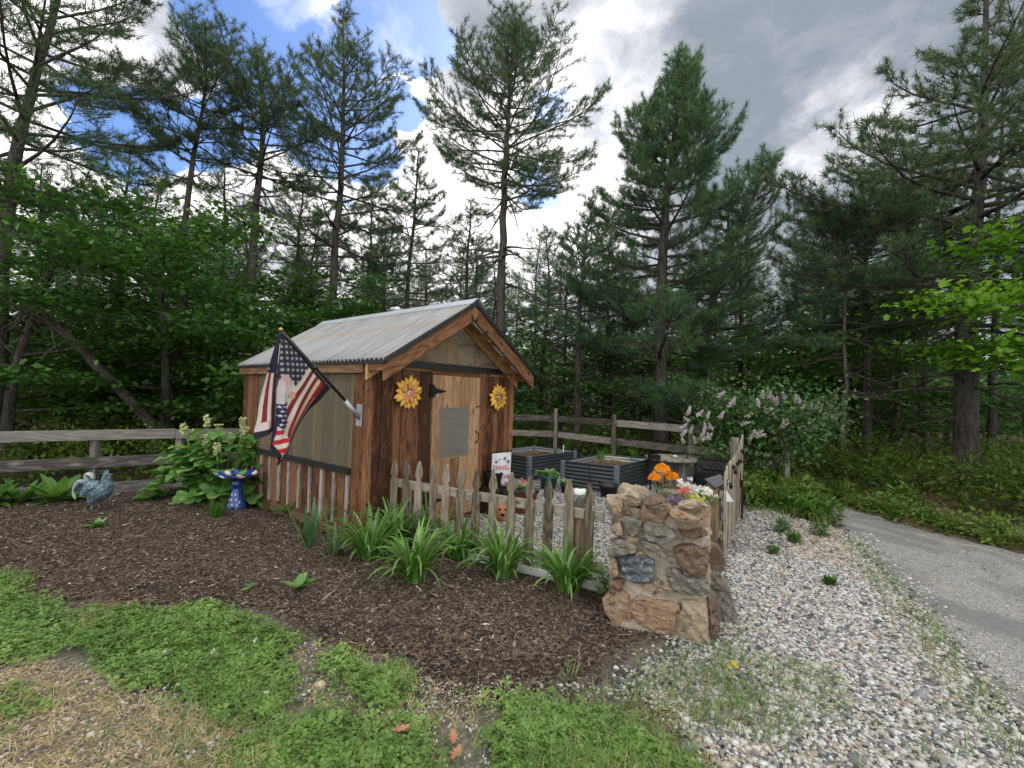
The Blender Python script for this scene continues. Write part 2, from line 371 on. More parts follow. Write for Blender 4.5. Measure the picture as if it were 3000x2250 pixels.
tag(mk('ground', np.column_stack([P, Z]), [np.stack([i, i+1, i+nx+1, i+nx], 1)], m_ground, smooth=True), kind='structure')

# mulch bed
px = lambda L: [G(*q) for q in L]
MULCH = px([(-150, 1480), (0, 1462), (200, 1452), (420, 1436), (470, 1430)]) + [A([-4.6, 7.25, 0]), shed(-.05, 3.1), shed(-.05, 0), A([-1.45, 4.75, 0]), PK0+A([0, .02, 0]), PK1+A([-.05, .05, 0]), PILL+A([.1, .25, 0]), A([1.1, 3.1, 0])] + px([(1880, 1850), (1800, 1900), (1740, 1975), (1600, 2030), (1480, 2045), (1330, 2035), (1230, 1985), (1160, 1900), (1060, 1900), (960, 1880), (880, 1830), (800, 1770), (600, 1760), (420, 1765), (290, 1760), (150, 1745), (60, 1700), (-60, 1640), (-150, 1600)])
def mz(P, d): return -.018+.055*smooth01(d/.35)+.022*fnoise(P, 3.0, 1)*smooth01(d/.3)+.008*fnoise(P, 18, 4)
m_mulch, t, b = newmat('bark_mulch'); co = N(t, 'ShaderNodeTexCoord').outputs['Object']
f = NOISE(t, co, 55, 8, .75); f2 = NOISE(t, co, 2, 3)
t.links.new(RAMP(t, MA(t, 'ADD', MA(t, 'MULTIPLY', f, .75), MA(t, 'MULTIPLY', f2, .25)), [(.3, (.028, .02, .015)), (.5, (.085, .06, .045)), (.7, (.16, .118, .088))]), b.inputs['Base Color'])
b.inputs['Roughness'].default_value = .9; BUMP(t, b, f, 1., .03)
sheet('mulch_bed', MULCH, .045, mz, m_mulch, jit=.07)

# gravel yard
ROADL = [A([1.9, -1.5]), A([2.12, .6]), A([2.3, 1.6]), A([2.56, 2.37]), A([2.9, 3.05]), A([3.27, 3.78]), A([3.75, 4.8]), A([4.2, 5.6]), A([4.72, 6.7]), A([5.0, 8.5]), A([4.7, 12]), A([3.5, 16])]
ROADR = [A([9.0, -1.5]), A([8.2, .6]), A([7.4, 2.2]), A([6.6, 3.6]), A([5.72, 4.96]), A([5.32, 5.86]), A([5.28, 6.9]), A([5.9, 8.6]), A([6.0, 12]), A([5.0, 16])]
GRAVEL = [PK0[:2]+A([.05, -.02]), PK1[:2]+A([-.3, .12]), A([.95, 3.4]), A([1.0, 2.9])] + [q[:2] for q in px([(1880, 1900), (1790, 1960), (1760, 2030), (1900, 2120), (2030, 2230), (2200, 2400)])] + [A([1.4, .7]), A([1.9, .6])] + [q+A([.12, -.05]) for q in ROADL[2:8]] + [A([4.0, 6.2]), A([3.9, 7.0]), A([3.6, 7.6]), A([4.3, 8.9]), A([2.5, 10.6]), A([1.2, 11.6]), A([-1.6, 11.6]), shed(SW, SL), shed(SW, 0), shed(0, 0)]
m_grav, t, b = newmat('gravel_base'); co = N(t, 'ShaderNodeTexCoord').outputs['Object']
vo = N(t, 'ShaderNodeTexVoronoi', {'Vector': co, 'Scale': 42.}); cc = N(t, 'ShaderNodeSeparateColor', {0: vo.outputs['Color']}).outputs[0]
t.links.new(MIX(t, MAPR(t, vo.outputs['Distance'], .2, .75), RAMP(t, cc, [(0, (.1, .1, .11)), (.25, (.3, .29, .28)), (.45, (.55, .50, .43)), (.7, (.62, .60, .57))], 'CONSTANT'), (.05, .045, .04)), b.inputs['Base Color'])
b.inputs['Roughness'].default_value = .9; BUMP(t, b, vo.outputs['Distance'], -.8, .02)
sheet('gravel_yard', GRAVEL, .12, lambda P, d: -.004+.012*smooth01(d/.3)+.008*fnoise(P, 2, 8), m_grav, jit=.1)

# driveway
m_road, t, b = newmat('worn_asphalt'); co = N(t, 'ShaderNodeTexCoord').outputs['Object']
st = N(t, 'ShaderNodeTexVoronoi', {'Vector': co, 'Scale': 120.}); sc_ = N(t, 'ShaderNodeSeparateColor', {0: st.outputs['Color']}).outputs[0]
agg = RAMP(t, sc_, [(0, (.17, .165, .16)), (.3, (.25, .24, .225)), (.55, (.32, .305, .28)), (.85, (.44, .42, .38))], 'CONSTANT')
big = NOISE(t, VMUL(t, co, (1.1, .7, 1)), 1.2, 5, .6, .6)
c = MIX(t, MAPR(t, big, .42, .58, 0, .65), agg, (.14, .138, .138), 'MIX')
c = MIX(t, MAPR(t, NOISE(t, VMUL(t, co, (1, .6, 1)), .9, 4, .5, .3), .6, .72, 0, .75), c, (.44, .39, .31))
cr = N(t, 'ShaderNodeTexVoronoi', {'Vector': N(t, 'ShaderNodeVectorMath', {0: co, 1: VMUL(t, N(t, 'ShaderNodeTexNoise', {'Vector': co, 'Scale': 2.5, 'Detail': 5}).outputs[1], (.5, .5, .5))}, operation='ADD').outputs[0], 'Scale': .8}, feature='DISTANCE_TO_EDGE')
c = MIX(t, MA(t, 'MULTIPLY', MAPR(t, cr.outputs['Distance'], .008, .0), .45), c, (.03, .03, .03))
t.links.new(c, b.inputs['Base Color']); b.inputs['Roughness'].default_value = .9; BUMP(t, b, MA(t, 'SUBTRACT', 1., st.outputs['Distance']), .5, .01)
ROAD = ROADL + ROADR[::-1]
sheet('driveway', ROAD, .1, lambda P, d: .002+.01*smooth01(d/.3), m_road, jit=.1)
# brown needle verges beside the driveway
m_verge = plain('needle_litter', (.12, .075, .045), .95, var=.6, scale=22, bump=.8, c2=(.025, .018, .012))
VERGE = [q+A([-.35, 0]) for q in ROADR[2:]] + [A([9, 16]), A([14, 8]), A([14, 2.5])]
sheet('verge', VERGE, .1, lambda P, d: -.03+.09*smooth01(d/.9)+.02*fnoise(P, 2, 6), m_verge, jit=.1)

# loose pebbles
ico = []; phi = (1+5**.5)/2
for a_ in (-1, 1):
    for b_ in (-phi, phi): ico += [(0, a_, b_), (a_, b_, 0), (b_, 0, a_)]
ico = nrm(A(ico)); tri = []
for i in range(12):
    for j in range(i+1, 12):
        for k in range(j+1, 12):
            if max(np.linalg.norm(ico[i]-ico[j]), np.linalg.norm(ico[i]-ico[k]), np.linalg.norm(ico[j]-ico[k])) < 1.1:
                tri.append((i, j, k) if np.cross(ico[j]-ico[i], ico[k]-ico[i])@ico[i] > 0 else (i, k, j))
ICO, TRI = ico, A(tri)
PEB = [(0, (.075, .077, .085)), (.10, (.15, .155, .165)), (.24, (.25, .25, .25)), (.36, (.32, .285, .24)), (.46, (.42, .38, .32)), (.58, (.50, .475, .435)), (.72, (.58, .57, .55)), (.94, (.40, .31, .235))]
m_peb = pebmat('pebble_stone', PEB)
def pebbles(name, P, size, z0, mat, kind='stuff', flat=.55):
    n = len(P); sc = size*np.exp(rng.normal(0, .32, n)); Sx = np.stack([sc*rng.uniform(.9, 1.5, n), sc*rng.uniform(.7, 1.1, n), sc*rng.uniform(flat*.75, flat*1.3, n)], 1)
    R = rotz(rng.uniform(0, 2*pi, n)); tl = nrm(np.column_stack([rng.normal(0, .25, (n, 2)), np.ones(n)]))
    R = np.einsum('nij,njk->nik', frames(np.cross(tl, A([0, 1., 0])), tl), R)
    V, F, r = scat(ICO, [TRI], R, np.column_stack([P, z0+Sx[:, 2]*.35]), Sx)
    V = V + np.repeat(sc, 12)[:, None]*rng.normal(0, .13, V.shape)
    return tag(mk(name, V, F, mat, smooth=True, r=r), kind=kind)
g2 = A([q[:2] for q in GRAVEL])
Pn = rand_in(g2, 105000); d = pdist(Pn, g2); dist = np.hypot(Pn[:,0], Pn[:,1])
near = (Pn[:,1] < 5.6)
keep = (rng.random(len(Pn)) < np.clip(d/.16, .2, 1)) & ~((Pn[:,0] < 1.45) & (Pn[:,0] > .86) & (np.abs(Pn[:,1]-3.3) < .17))
shl = (Pn-SC_[:2]); inshed = ((shl@U[:2]) > -.02) & ((shl@U[:2]) < SW) & ((shl@W_[:2]) > 0) & ((shl@W_[:2]) < SL)
keep &= ~inshed; vis = (Pn[:,1] > .9)
Pn = Pn[keep & vis]; near = Pn[:,1] < 4.6
Pe = rand_in(A([[.6, 1.2], [2.5, 1.2], [3.9, 5.2], [2.3, 4.6], [1.75, 3.5], [1.36, 2.9], [1.0, 2.7]]), 40000); Pe = Pe[inpoly(Pe, g2) & (rng.random(len(Pe)) < np.clip(pdist(Pe, g2)/.2, .25, 1))]
Pn = np.concatenate([Pn, Pe])
tag(pebbles('gravel_stones', Pn, .0096, .006, m_peb), 'white, grey and tan gravel stones loosely spread over the yard', 'gravel')
Pv = np.concatenate([rand_in(A([q for q in ROADL[1:8]]+[q+A([.28, -.1]) for q in ROADL[1:8]][::-1]), 1500), rand_in(A([[3.1, 4.2], [3.7, 4.4], [4.3, 5.7], [3.6, 6.0]]), 900), rand_in(A(ROAD[:7]+ROAD[-7:]), 1800)])
tag(pebbles('stray_stones', Pv, .008, .008, m_peb), 'small stray stones scattered along the driveway edge', 'stones')

# mulch chips
mp = A([q[:2] for q in MULCH]); Pm = rand_in(mp, 150000); Pm = Pm[rng.random(len(Pm)) < np.clip(1.9-np.hypot(Pm[:,0], Pm[:,1])*.19, .22, 1)]
Pm = Pm+rng.normal(0, .09, Pm.shape)*(pdist(Pm, mp) < .25)[:, None]; dd = pdist(Pm, mp)*np.where(inpoly(Pm, mp), 1, -1)+fnoise(Pm, 2.2, 3)*.07
n = len(Pm); OCT = A([(1, .1, 0), (-1, -.15, 0), (.2, 1, 0), (-.1, -1, 0), (.1, 0, 1), (-.2, 0, -1)], float); OT = A([(0,2,4),(2,1,4),(1,3,4),(3,0,4),(2,0,5),(1,2,5),(3,1,5),(0,3,5)])
ln = rng.gamma(2.6, .0047, n)+.004; Sx = np.stack([ln, ln*rng.uniform(.15, .4, n), ln*rng.uniform(.06, .18, n)+.001], 1)
tl = nrm(np.column_stack([rng.normal(0, .35, (n, 2)), np.ones(n)])); az = rng.uniform(0, 2*pi, n)
R = frames(np.column_stack([np.cos(az), np.sin(az), rng.normal(0, .22, n)]), tl)
V, F, r = scat(OCT, [OT], R, np.column_stack([Pm, np.maximum(mz(Pm, dd)+.007, .002)]), Sx)
m_chip = pebmat('mulch_chip', [(0, (.035, .025, .019)), (.20, (.068, .048, .036)), (.45, (.11, .08, .06)), (.72, (.165, .12, .092)), (.925, (.24, .185, .145)), (.982, (.40, .34, .26)), (.995, (.60, .56, .48))], .85)
tag(mk('mulch_chips', V, F, m_chip, r=r), 'dark brown shredded bark chips covering the planting bed', 'mulch', kind='stuff')
# ---------------------------------------------------------------- shed
w_stain = wood('stained_board', [(.32, (.045, .02, .010)), (.5, (.135, .058, .028)), (.68, (.215, .10, .05)), (.88, (.33, .18, .10))], .7, .5)
w_side = wood('weathered_board', [(.32, (.06, .028, .014)), (.5, (.15, .065, .032)), (.7, (.22, .105, .055)), (.9, (.32, .19, .11))], .75, .6)
w_door = wood('natural_board', [(.3, (.13, .07, .036)), (.5, (.27, .155, .08)), (.7, (.37, .235, .13)), (.9, (.47, .33, .20))], .7, .45, knot=(.10, .045, .02))
w_pine = wood('new_pine', [(.3, (.30, .15, .06)), (.5, (.45, .25, .10)), (.75, (.56, .34, .16))], .65, .3)
w_barge = wood('brown_timber', [(.3, (.10, .045, .022)), (.5, (.20, .095, .048)), (.72, (.29, .15, .08)), (.9, (.38, .22, .13))], .75, .3)
w_grey = wood('grey_timber', [(.25, (.10, .088, .072)), (.5, (.25, .225, .19)), (.7, (.36, .33, .29)), (.9, (.46, .43, .38))], .9, .4, knot=(.09, .065, .04))
w_fasc = wood('fascia_timber', [(.3, (.09, .05, .03)), (.5, (.19, .11, .06)), (.75, (.30, .19, .11))], .8, .4)
m_black = plain('black_trim', (.012, .014, .014), .45, var=.3, spec=.5)
m_iron = plain('black_iron', (.012, .012, .012), .5, .3, var=.3)
m_steel = plain('galvanised_steel', (.42, .44, .45), .45, .6, var=.18, scale=18)
# milky twin-wall sheet
def sheetmat(name, tint, clear, lines=170.):
    m, t, b = newmat(name); co = N(t, 'ShaderNodeTexCoord').outputs['Object']; z = N(t, 'ShaderNodeSeparateXYZ', {0: co}).outputs[2]
    ln = MA(t, 'ABSOLUTE', MA(t, 'SUBTRACT', MA(t, 'FRACT', MA(t, 'MULTIPLY', z, lines/2)), .5)); wob = NOISE(t, VMUL(t, co, (2, 2, 60)), 1, 3)
    c = MIX(t, MA(t, 'MULTIPLY', wob, .5), tint, tuple(x*.65 for x in tint))
    t.links.new(c, b.inputs['Base Color']); b.inputs['Roughness'].default_value = .28; b.inputs['Specular IOR Level'].default_value = .5
    tr = N(t, 'ShaderNodeBsdfTranslucent', {'Color': c}); tp0 = N(t, 'ShaderNodeBsdfTransparent', {'Color': (.92, .94, .88)}); rf_ = N(t, 'ShaderNodeBsdfRefraction', {'Color': (.95, .95, .9), 'Roughness': .2, 'IOR': 1.03}); tp = N(t, 'ShaderNodeMixShader', {0: .40, 1: tp0.outputs[0], 2: rf_.outputs[0]})
    ms = N(t, 'ShaderNodeMixShader', {0: .5, 1: b.outputs[0], 2: tr.outputs[0]})
    m2 = N(t, 'ShaderNodeMixShader', {0: MA(t, 'ADD', clear, MA(t, 'MULTIPLY', ln, -.25)), 1: ms.outputs[0], 2: tp.outputs[0]})
    t.links.new(m2.outputs[0], t.nodes['Material Output'].inputs['Surface']); BUMP(t, b, MA(t, 'ADD', ln, wob), .25, .004); return m
m_poly = sheetmat('milky_sheet', (.74, .66, .52), .80)
m_gable = sheetmat('gable_sheet', (.94, .80, .60), .86, 1.)
# corrugated roof
m_roof, t, b = newmat('corrugated_roofing'); co = N(t, 'ShaderNodeTexCoord').outputs['Object']; g = ATT(t, 'g').outputs['Vector']
st = NOISE(t, VMUL(t, g, (1.2, 9, 1)), 1, 5, .6, .4); sp = NOISE(t, co, 26, 5, .7); gxs = N(t, 'ShaderNodeSeparateXYZ', {0: g}).outputs
bnd = MAPR(t, MA(t, 'ABSOLUTE', MA(t, 'SUBTRACT', gxs[0], MA(t, 'ADD', .78, MA(t, 'MULTIPLY', st, .1)))), .12, .02)
c = RAMP(t, st, [(.3, (.42, .40, .38)), (.5, (.56, .56, .56)), (.7, (.66, .67, .68))])
vly = MAPR(t, MA(t, 'SINE', MA(t, 'MULTIPLY', gxs[1], 2*pi/.076)), .0, -1.); c = MIX(t, MA(t, 'MULTIPLY', vly, MAPR(t, NOISE(t, g, 3, 4), .3, .7, .55, .95)), c, (.10, .09, .08)); c = MIX(t, MA(t, 'MULTIPLY', bnd, MAPR(t, sp, .35, .65, 0, .55)), c, (.55, .40, .27)); c = MIX(t, MAPR(t, sp, .58, .75, 0, .35), c, (.40, .30, .25))  # valley shading painted into the colour so the corrugation lines show
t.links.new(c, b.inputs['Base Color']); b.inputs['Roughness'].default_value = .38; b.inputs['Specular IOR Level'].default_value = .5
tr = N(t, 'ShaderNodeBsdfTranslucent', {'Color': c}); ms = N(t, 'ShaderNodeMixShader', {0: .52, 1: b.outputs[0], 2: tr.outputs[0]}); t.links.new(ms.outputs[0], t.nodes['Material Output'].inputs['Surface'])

shed_o = thing('garden_shed', 'brown board garden shed with corrugated roof and milky plastic windows', 'shed', SC_, TH)
ZE, ZR, OE, OG = 1.917, 2.712, .074, .366
SLP = (ZR-ZE)/(SW/2+OE); AN = math.atan(SLP)
def roofz(a): return ZE+SLP*((a+OE) if a <= SW/2 else (SW+OE-a))
def seg(edges, off=0.):   # board seams -> boards
    return [(edges[i], edges[i+1]) for i in range(len(edges)-1)]
# front wall: board and batten style, alternate boards proud
fw = MB(); ed = [-.03, .054, .161, .31, .43, .577, .70, .855]
for k, (a0, a1) in enumerate(seg(ed)):
    pr = .024 if k % 2 == 0 else .012; pr += random.uniform(-.003, .003)
    fw.beam(((a0+a1)/2, -pr/2, .02), ((a0+a1)/2+random.uniform(-.004, .004), -pr/2, 1.83), .0+(a1-a0)-.004+(.012 if k % 2 == 0 else 0), pr, (0, 1, 0), r=random.random()*.8)
ed = [1.715, 1.80, 1.885, 2.0, 2.12, 2.25, SW+.02]
for k, (a0, a1) in enumerate(seg(ed)):
    pr = .024 if k % 2 == 0 else .012; pr += random.uniform(-.003, .003)
    fw.beam(((a0+a1)/2, -pr/2, .02), ((a0+a1)/2, -pr/2, 1.83), (a1-a0)-.004+(.012 if k % 2 == 0 else 0), pr, (0, 1, 0), r=random.random()*.8)
fw.beam((.86, -.006, 1.83), (1.71, -.006, 1.83), .012, .05, (0, 0, 1), r=.7); fw.beam((.86, -.02, .012), (1.72, -.02, .012), .09, .05, r=.3)
fw.build('front_wall', w_stain, shed_o, bevel=.003)
MB().beam((SW-.01, -.027, .02), (SW-.01, -.027, 1.86), .075, .03, (0, 1, 0), r=.9).build('corner_post', w_barge, shed_o, bevel=.003)
cp = MB()   # corner boards on the long wall, near end
cp.beam((-.014, .045, .05), (-.014, .045, 1.80), .09, .028, (1, 0, 0), r=.35); cp.beam((-.011, .155, .05), (-.011, .155, 1.80), .12, .022, (1, 0, 0), r=.55)
cp.build('corner_board', w_stain, shed_o, bevel=.003)
cp = MB(); cp.beam((-.011, 2.63, .05), (-.011, 2.63, 1.80), .14, .022, (1, 0, 0), r=.35); cp.beam((-.014, 2.78, .05), (-.014, 2.78, 1.80), .15, .028, (1, 0, 0), r=.6); cp.beam((-.011, 2.94, .05), (-.011, 2.94, 1.80), .17, .022, (1, 0, 0), r=.2)
cp.build('corner_board', w_side, shed_o, bevel=.003)
# long wall below the window
lw = MB(); y = .22
while y < 2.56:
    y2 = min(y+.129, 2.56); lw.beam((-.008, (y+y2)/2, .1), (-.008, (y+y2)/2, .70), y2-y-.004, .016, (1, 0, 0)); y = y2
lw.build('side_wall', w_side, shed_o, bevel=.002)
for k in range(10):
    y = .272+.2575*k if k < 9 else 2.60
    MB().beam((-.026, y, .13+random.uniform(-.01, .02)), (-.026, y+random.uniform(-.01, .01), .675), .048, .026, (1, 0, 0), r=.45+.5*random.random()).build('batten', w_grey, shed_o, bevel=.003)
MB().beam((-.02, -.02, .05), (-.02, SL+.02, .05), .05, .10, r=.2).build('base_board', w_fasc, shed_o, bevel=.004)
# side window: frame studs, milky sheet, sill flashing
win = MB(); win.box((-.012, 1.385, 1.245), (.006, 2.33, 1.05)); wo = win.build('window', m_poly, shed_o)
sl = MB(); sl.beam((-.030, .222, .732), (-.030, 2.56, .732), .022, .045); sl.beam((-.045, .222, .707), (-.045, 2.56, .707), .05, .012); sl.build('sill', m_black, wo)
stu = MB()
for y in (.30, .62, 1.08, 1.54, 2.0, 2.46): stu.beam((.06, y, .05), (.06, y, 1.80), .045, .09, (1, 0, 0))
stu.beam((.055, .2, .70), (.055, 2.9, .70), .08, .04); stu.beam((.055, .05, 1.80), (.055, 2.98, 1.80), .09, .06)
for y in (.3, 1.08, 1.9, 2.6): stu.beam((SW-.06, y, .05), (SW-.06, y, 1.80), .045, .09, (1, 0, 0))
stu.beam((SW-.055, .05, 1.80), (SW-.055, 2.98, 1.80), .09, .06)
for a in (.654+.05, 1.197, 1.728): stu.beam((a, .05, 1.90), (a, .05, roofz(a)-.05), .10, .05, (0, 1, 0))
stu.beam((.90, .052, 1.93), (1.19, .052, 2.27), .09, .035, (0, 1, 0)); stu.beam((1.50, .052, 1.93), (1.21, .052, 2.27), .09, .035, (0, 1, 0))
stu.beam((.05, .04, 1.86), (SW-.05, .04, 1.86), .07, .08)
for y in (.75, 1.4, 2.1, 2.75):
    for sgn in (0, 1):
        a0, a1 = (0, SW/2) if sgn == 0 else (SW, SW/2)
        stu.beam((a0, y, roofz(a0)-.10), (a1, y, roofz(a1)-.10), .04, .09)
stu.beam((1.14, .03, .1), (1.14, .03, 1.8), .09, .04, (0, 1, 0)); stu.build('inner_frame', w_pine, shed_o)
# far walls (seen through the sheets)
fwl = MB(); fwl.box((SW-.012, SL/2, .36), (.02, SL, .70)); 
for k in range(16): fwl.beam((.075+.1505*k, SL-.01, .03), (.075+.1505*k, SL-.01, 1.85), .146, .02, (0, 1, 0))
fwl.build('rear_wall', w_side, shed_o)
MB().box((SW-.008, SL/2, 1.24), (.006, SL-.1, 1.05)).build('window', m_poly, shed_o)
def tri(y, m, nm, z0=1.88):
    o = MB(); V = [(0.02, y, z0), (SW-.02, y, z0), (SW-.02, y, roofz(SW)-.07), (SW/2, y, roofz(SW/2)-.07), (.02, y, roofz(0)-.07)]
    o.add(V+[(p[0], p[1]+.006, p[2]) for p in V], [A([[0,1,2,3,4],[9,8,7,6,5]])]); return o.build(nm, m, shed_o)
tri(-.004, m_gable, 'gable_panel'); tri(SL-.02, m_gable, 'gable_panel')
fl = MB(); fl.beam((.10, -.034, 1.905), (SW-.09, -.034, 1.905), .03, .075); fl.beam((.06, -.05, 1.872), (SW-.06, -.05, 1.872), .07, .012); fl.build('flashing', m_black, shed_o)
# roof sheets
def slope(sg):
    n = int((SL+OG+.08)/.068*8); ys = np.linspace(-OG-.03, SL+.075, n); ts = np.linspace(0, 1, 5)
    V=[]; g=[]
    for tt in ts:
        a = -OE-.03+(SW/2+OE+.02)*tt; z = roofz(min(a, SW/2)) if a > -OE else ZE+SLP*(a+OE)
        aa = a if sg == 0 else SW-a
        z = z+.016*np.sin(ys/.076*2*pi); V.append(np.column_stack([np.full(n, aa), ys, z])); g.append(np.column_stack([np.full(n, tt*1.5), ys, np.zeros(n)]))
    i = (np.arange(4)[:, None]*n+np.arange(n-1)[None]).ravel()
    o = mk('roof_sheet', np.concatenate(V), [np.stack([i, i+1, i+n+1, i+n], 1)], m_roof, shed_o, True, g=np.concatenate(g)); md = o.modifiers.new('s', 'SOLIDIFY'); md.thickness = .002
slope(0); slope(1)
rc = MB(); q = .12
for y0, y1 in ((-OG-.05, SL+.09),):
    pts = [(SW/2-q, ZR-q*SLP+.014), (SW/2-.012, ZR+.022), (SW/2+.012, ZR+.022), (SW/2+q, ZR-q*SLP+.014)]
    V = [(a, y0, z) for a, z in pts]+[(a, y1, z) for a, z in pts]; rc.add(V, [A([(0,1,5,4),(1,2,6,5),(2,3,7,6)])])
m_cap = plain('ridge_metal', (.50, .53, .56), .35, .3, var=.12, scale=5, spec=.5)
rc.build('ridge_cap', m_cap, shed_o, solid=.004)
tr_ = MB()     # black foam closure and drip edges
for sg in (0, 1):
    a0, a1 = (-OE-.012, SW/2) if sg == 0 else (SW+OE+.012, SW/2)
    z0 = ZE-.010
    tr_.beam((a0, -OG-.02, z0-.018), (a0, SL+.07, z0-.018), .012, .05)
    tr_.beam((a0, -OG-.022, z0-.022), (a1, -OG-.022, ZR-.032), .014, .048); tr_.beam((a0, SL+.066, z0-.022), (a1, SL+.066, ZR-.032), .014, .048)
tr_.build('edge_trim', m_black, shed_o)
# barge boards, ridge beam, wall rafters, lookouts, fascia
D = .155
def rafter(b, th, a_in, drop, a_tail=-OE+.005):
    h = D/math.cos(AN)
    P = [(a_tail, roofz(a_tail)-drop), (a_in, roofz(a_in)-drop), (a_in, roofz(a_in)-drop-h), (a_tail+.0, roofz(a_tail)-drop-h)]
    return P
def raft_obj(b, th, mat, nm, drop, a_in, sg, tail=-OE+.01):
    P = rafter(b, th, a_in, drop, tail); o = MB()
    f = (lambda a, z, ww: (a, b+ww, z)) if sg == 0 else (lambda a, z, ww: (SW-a, b+ww, z))
    # grain along the slope: rotate the g attribute
    o.prism(P, f, th); G_ = o.g[0]; gg = A([((p[0]+p[1]*SLP), (p[1]-p[0]*SLP)*.6, 0) for p in P]*2)+random.random()*30; o.g[0] = gg
    return o.build(nm, mat, shed_o, bevel=.004)
raft_obj(-OG, .038, w_barge, 'barge_board', .055, SW/2-.055, 0); raft_obj(-OG, .038, w_barge, 'barge_board', .055, SW/2-.055, 1)
raft_obj(-.075, .038, w_pine, 'rafter', .045, SW/2, 0); raft_obj(-.075, .038, w_pine, 'rafter', .045, SW/2, 1)
o = MB(); zt = ZR-.045; V2 = [(SW/2-.052, zt-.06), (SW/2, zt-.02), (SW/2+.052, zt-.06), (SW/2+.052, zt-.13), (SW/2, zt-.20), (SW/2-.052, zt-.13)]
o.prism(V2, lambda a, z, ww: (a, -OG-.006+ww, z), OG+.2); o.build('ridge_beam', w_barge, shed_o, bevel=.004)
lk = MB()
for sg in (0, 1):
    for a in (.36, .78):
        aa = a if sg == 0 else SW-a; up = (-SLP, 0, 1) if sg == 0 else (SLP, 0, 1)
        lk.beam((aa, -OG+.038, roofz(a)-.11), (aa, -.075, roofz(a)-.11), .09, .038, up)
    for a in (.15, .55, .98):
        aa = a if sg == 0 else SW-a; up = (-SLP, 0, 1) if sg == 0 else (SLP, 0, 1)
        lk.beam((aa, -OG+.02, roofz(a)-.034), (aa, SL+.05, roofz(a)-.034), .06, .022, up)
lk.build('lookout', w_pine, shed_o)
fa = MB(); fa.beam((-OE+.018, .0, 1.828), (-OE+.018, SL+.05, 1.828), .034, .115, r=.4); fa.build('fascia', w_fasc, shed_o, bevel=.004)
fa = MB(); fa.beam((-OE+.03, -OG+.04, 1.838), (-OE+.03, -.04, 1.838), .034, .10, r=.6); fa.build('fascia', w_barge, shed_o, bevel=.004); fa = MB(); fa.beam((SW+OE-.03, -OG+.04, 1.838), (SW+OE-.03, SL, 1.838), .034, .10, r=.6); fa.build('fascia', w_barge, shed_o, bevel=.004)
# door
dr = MB(); ed = [.865, 1.036, 1.19, 1.342, 1.494, 1.70]
for a0, a1 in seg(ed):
    for z0, z1 in (((.045, 1.80),) if a0 in (.865, 1.494) else ((.045, .785), (1.40, 1.80))): dr.beam(((a0+a1)/2, -.028+random.uniform(-.002, .002), z0), ((a0+a1)/2, -.028, z1), a1-a0-.005, .024, (0, 1, 0))
do = dr.build('door', w_door, shed_o, bevel=.003)
dw = MB(); V = [(.987, 1.413), (1.491, 1.405), (1.50, .80), (.978, .775)]; dw.prism(V, lambda a, z, ww: (a, -.0445-ww, z), .004); m_dpane = sheetmat('door_pane', (.62, .60, .54), .66, 300.)
dpo = dw.build('window', m_dpane, do)
sc_ = MB(); 
for a, z in ((1.0, .80), (1.48, .82), (1.0, 1.39), (1.47, 1.39)): sc_.lathe([(.009, 0), (.009, .004), (.0, .006)], (a, 0, 0), 8)
fr = MB(); fr.beam((.972, -.044, .772), (1.51, -.044, .797), .006, .012); fr.build('trim', w_pine, dpo)
def hinge(z):
    h = MB(); h.box((.853, -.045, z), (.062, .012, .15))
    P = [(.885, z-.05), (.90, z-.045), (.93, z-.026), (.99, z-.020), (1.05, z-.008), (1.085, z), (1.05, z+.010), (.99, z+.020), (.93, z+.027), (.90, z+.046), (.885, z+.05)]
    h.prism(P, lambda a, zz, ww: (a, -.042-ww, zz), .006); h.tube([(.878, -.048, z-.06), (.878, -.048, z+.06)], .009, 8)
    h.build('hinge', m_iron, do)
hinge(1.605); hinge(.29)
ha = MB(); ha.tube([(1.645, -.045, 1.08), (1.648, -.075, 1.065), (1.65, -.085, 1.02), (1.648, -.075, .965), (1.645, -.045, .95)], .007, 8); ha.box((1.645, -.043, 1.085), (.022, .006, .035)); ha.box((1.645, -.043, .945), (.022, .006, .035)); ha.build('handle', m_iron, do)
la = MB(); la.tube([(1.63, -.045, 1.412), (1.66, -.055, 1.42), (1.71, -.05, 1.424)], .006, 6); la.build('latch', m_iron, do)
# shed floor
tag(mk('shed_floor', A([shed(.03, .03, .02), shed(SW-.03, .03, .02), shed(SW-.03, SL-.03, .02), shed(.03, SL-.03, .02)]), [A([[0,1,2,3]])], plain('floor_dust', (.22, .19, .15), .95)), kind='structure')

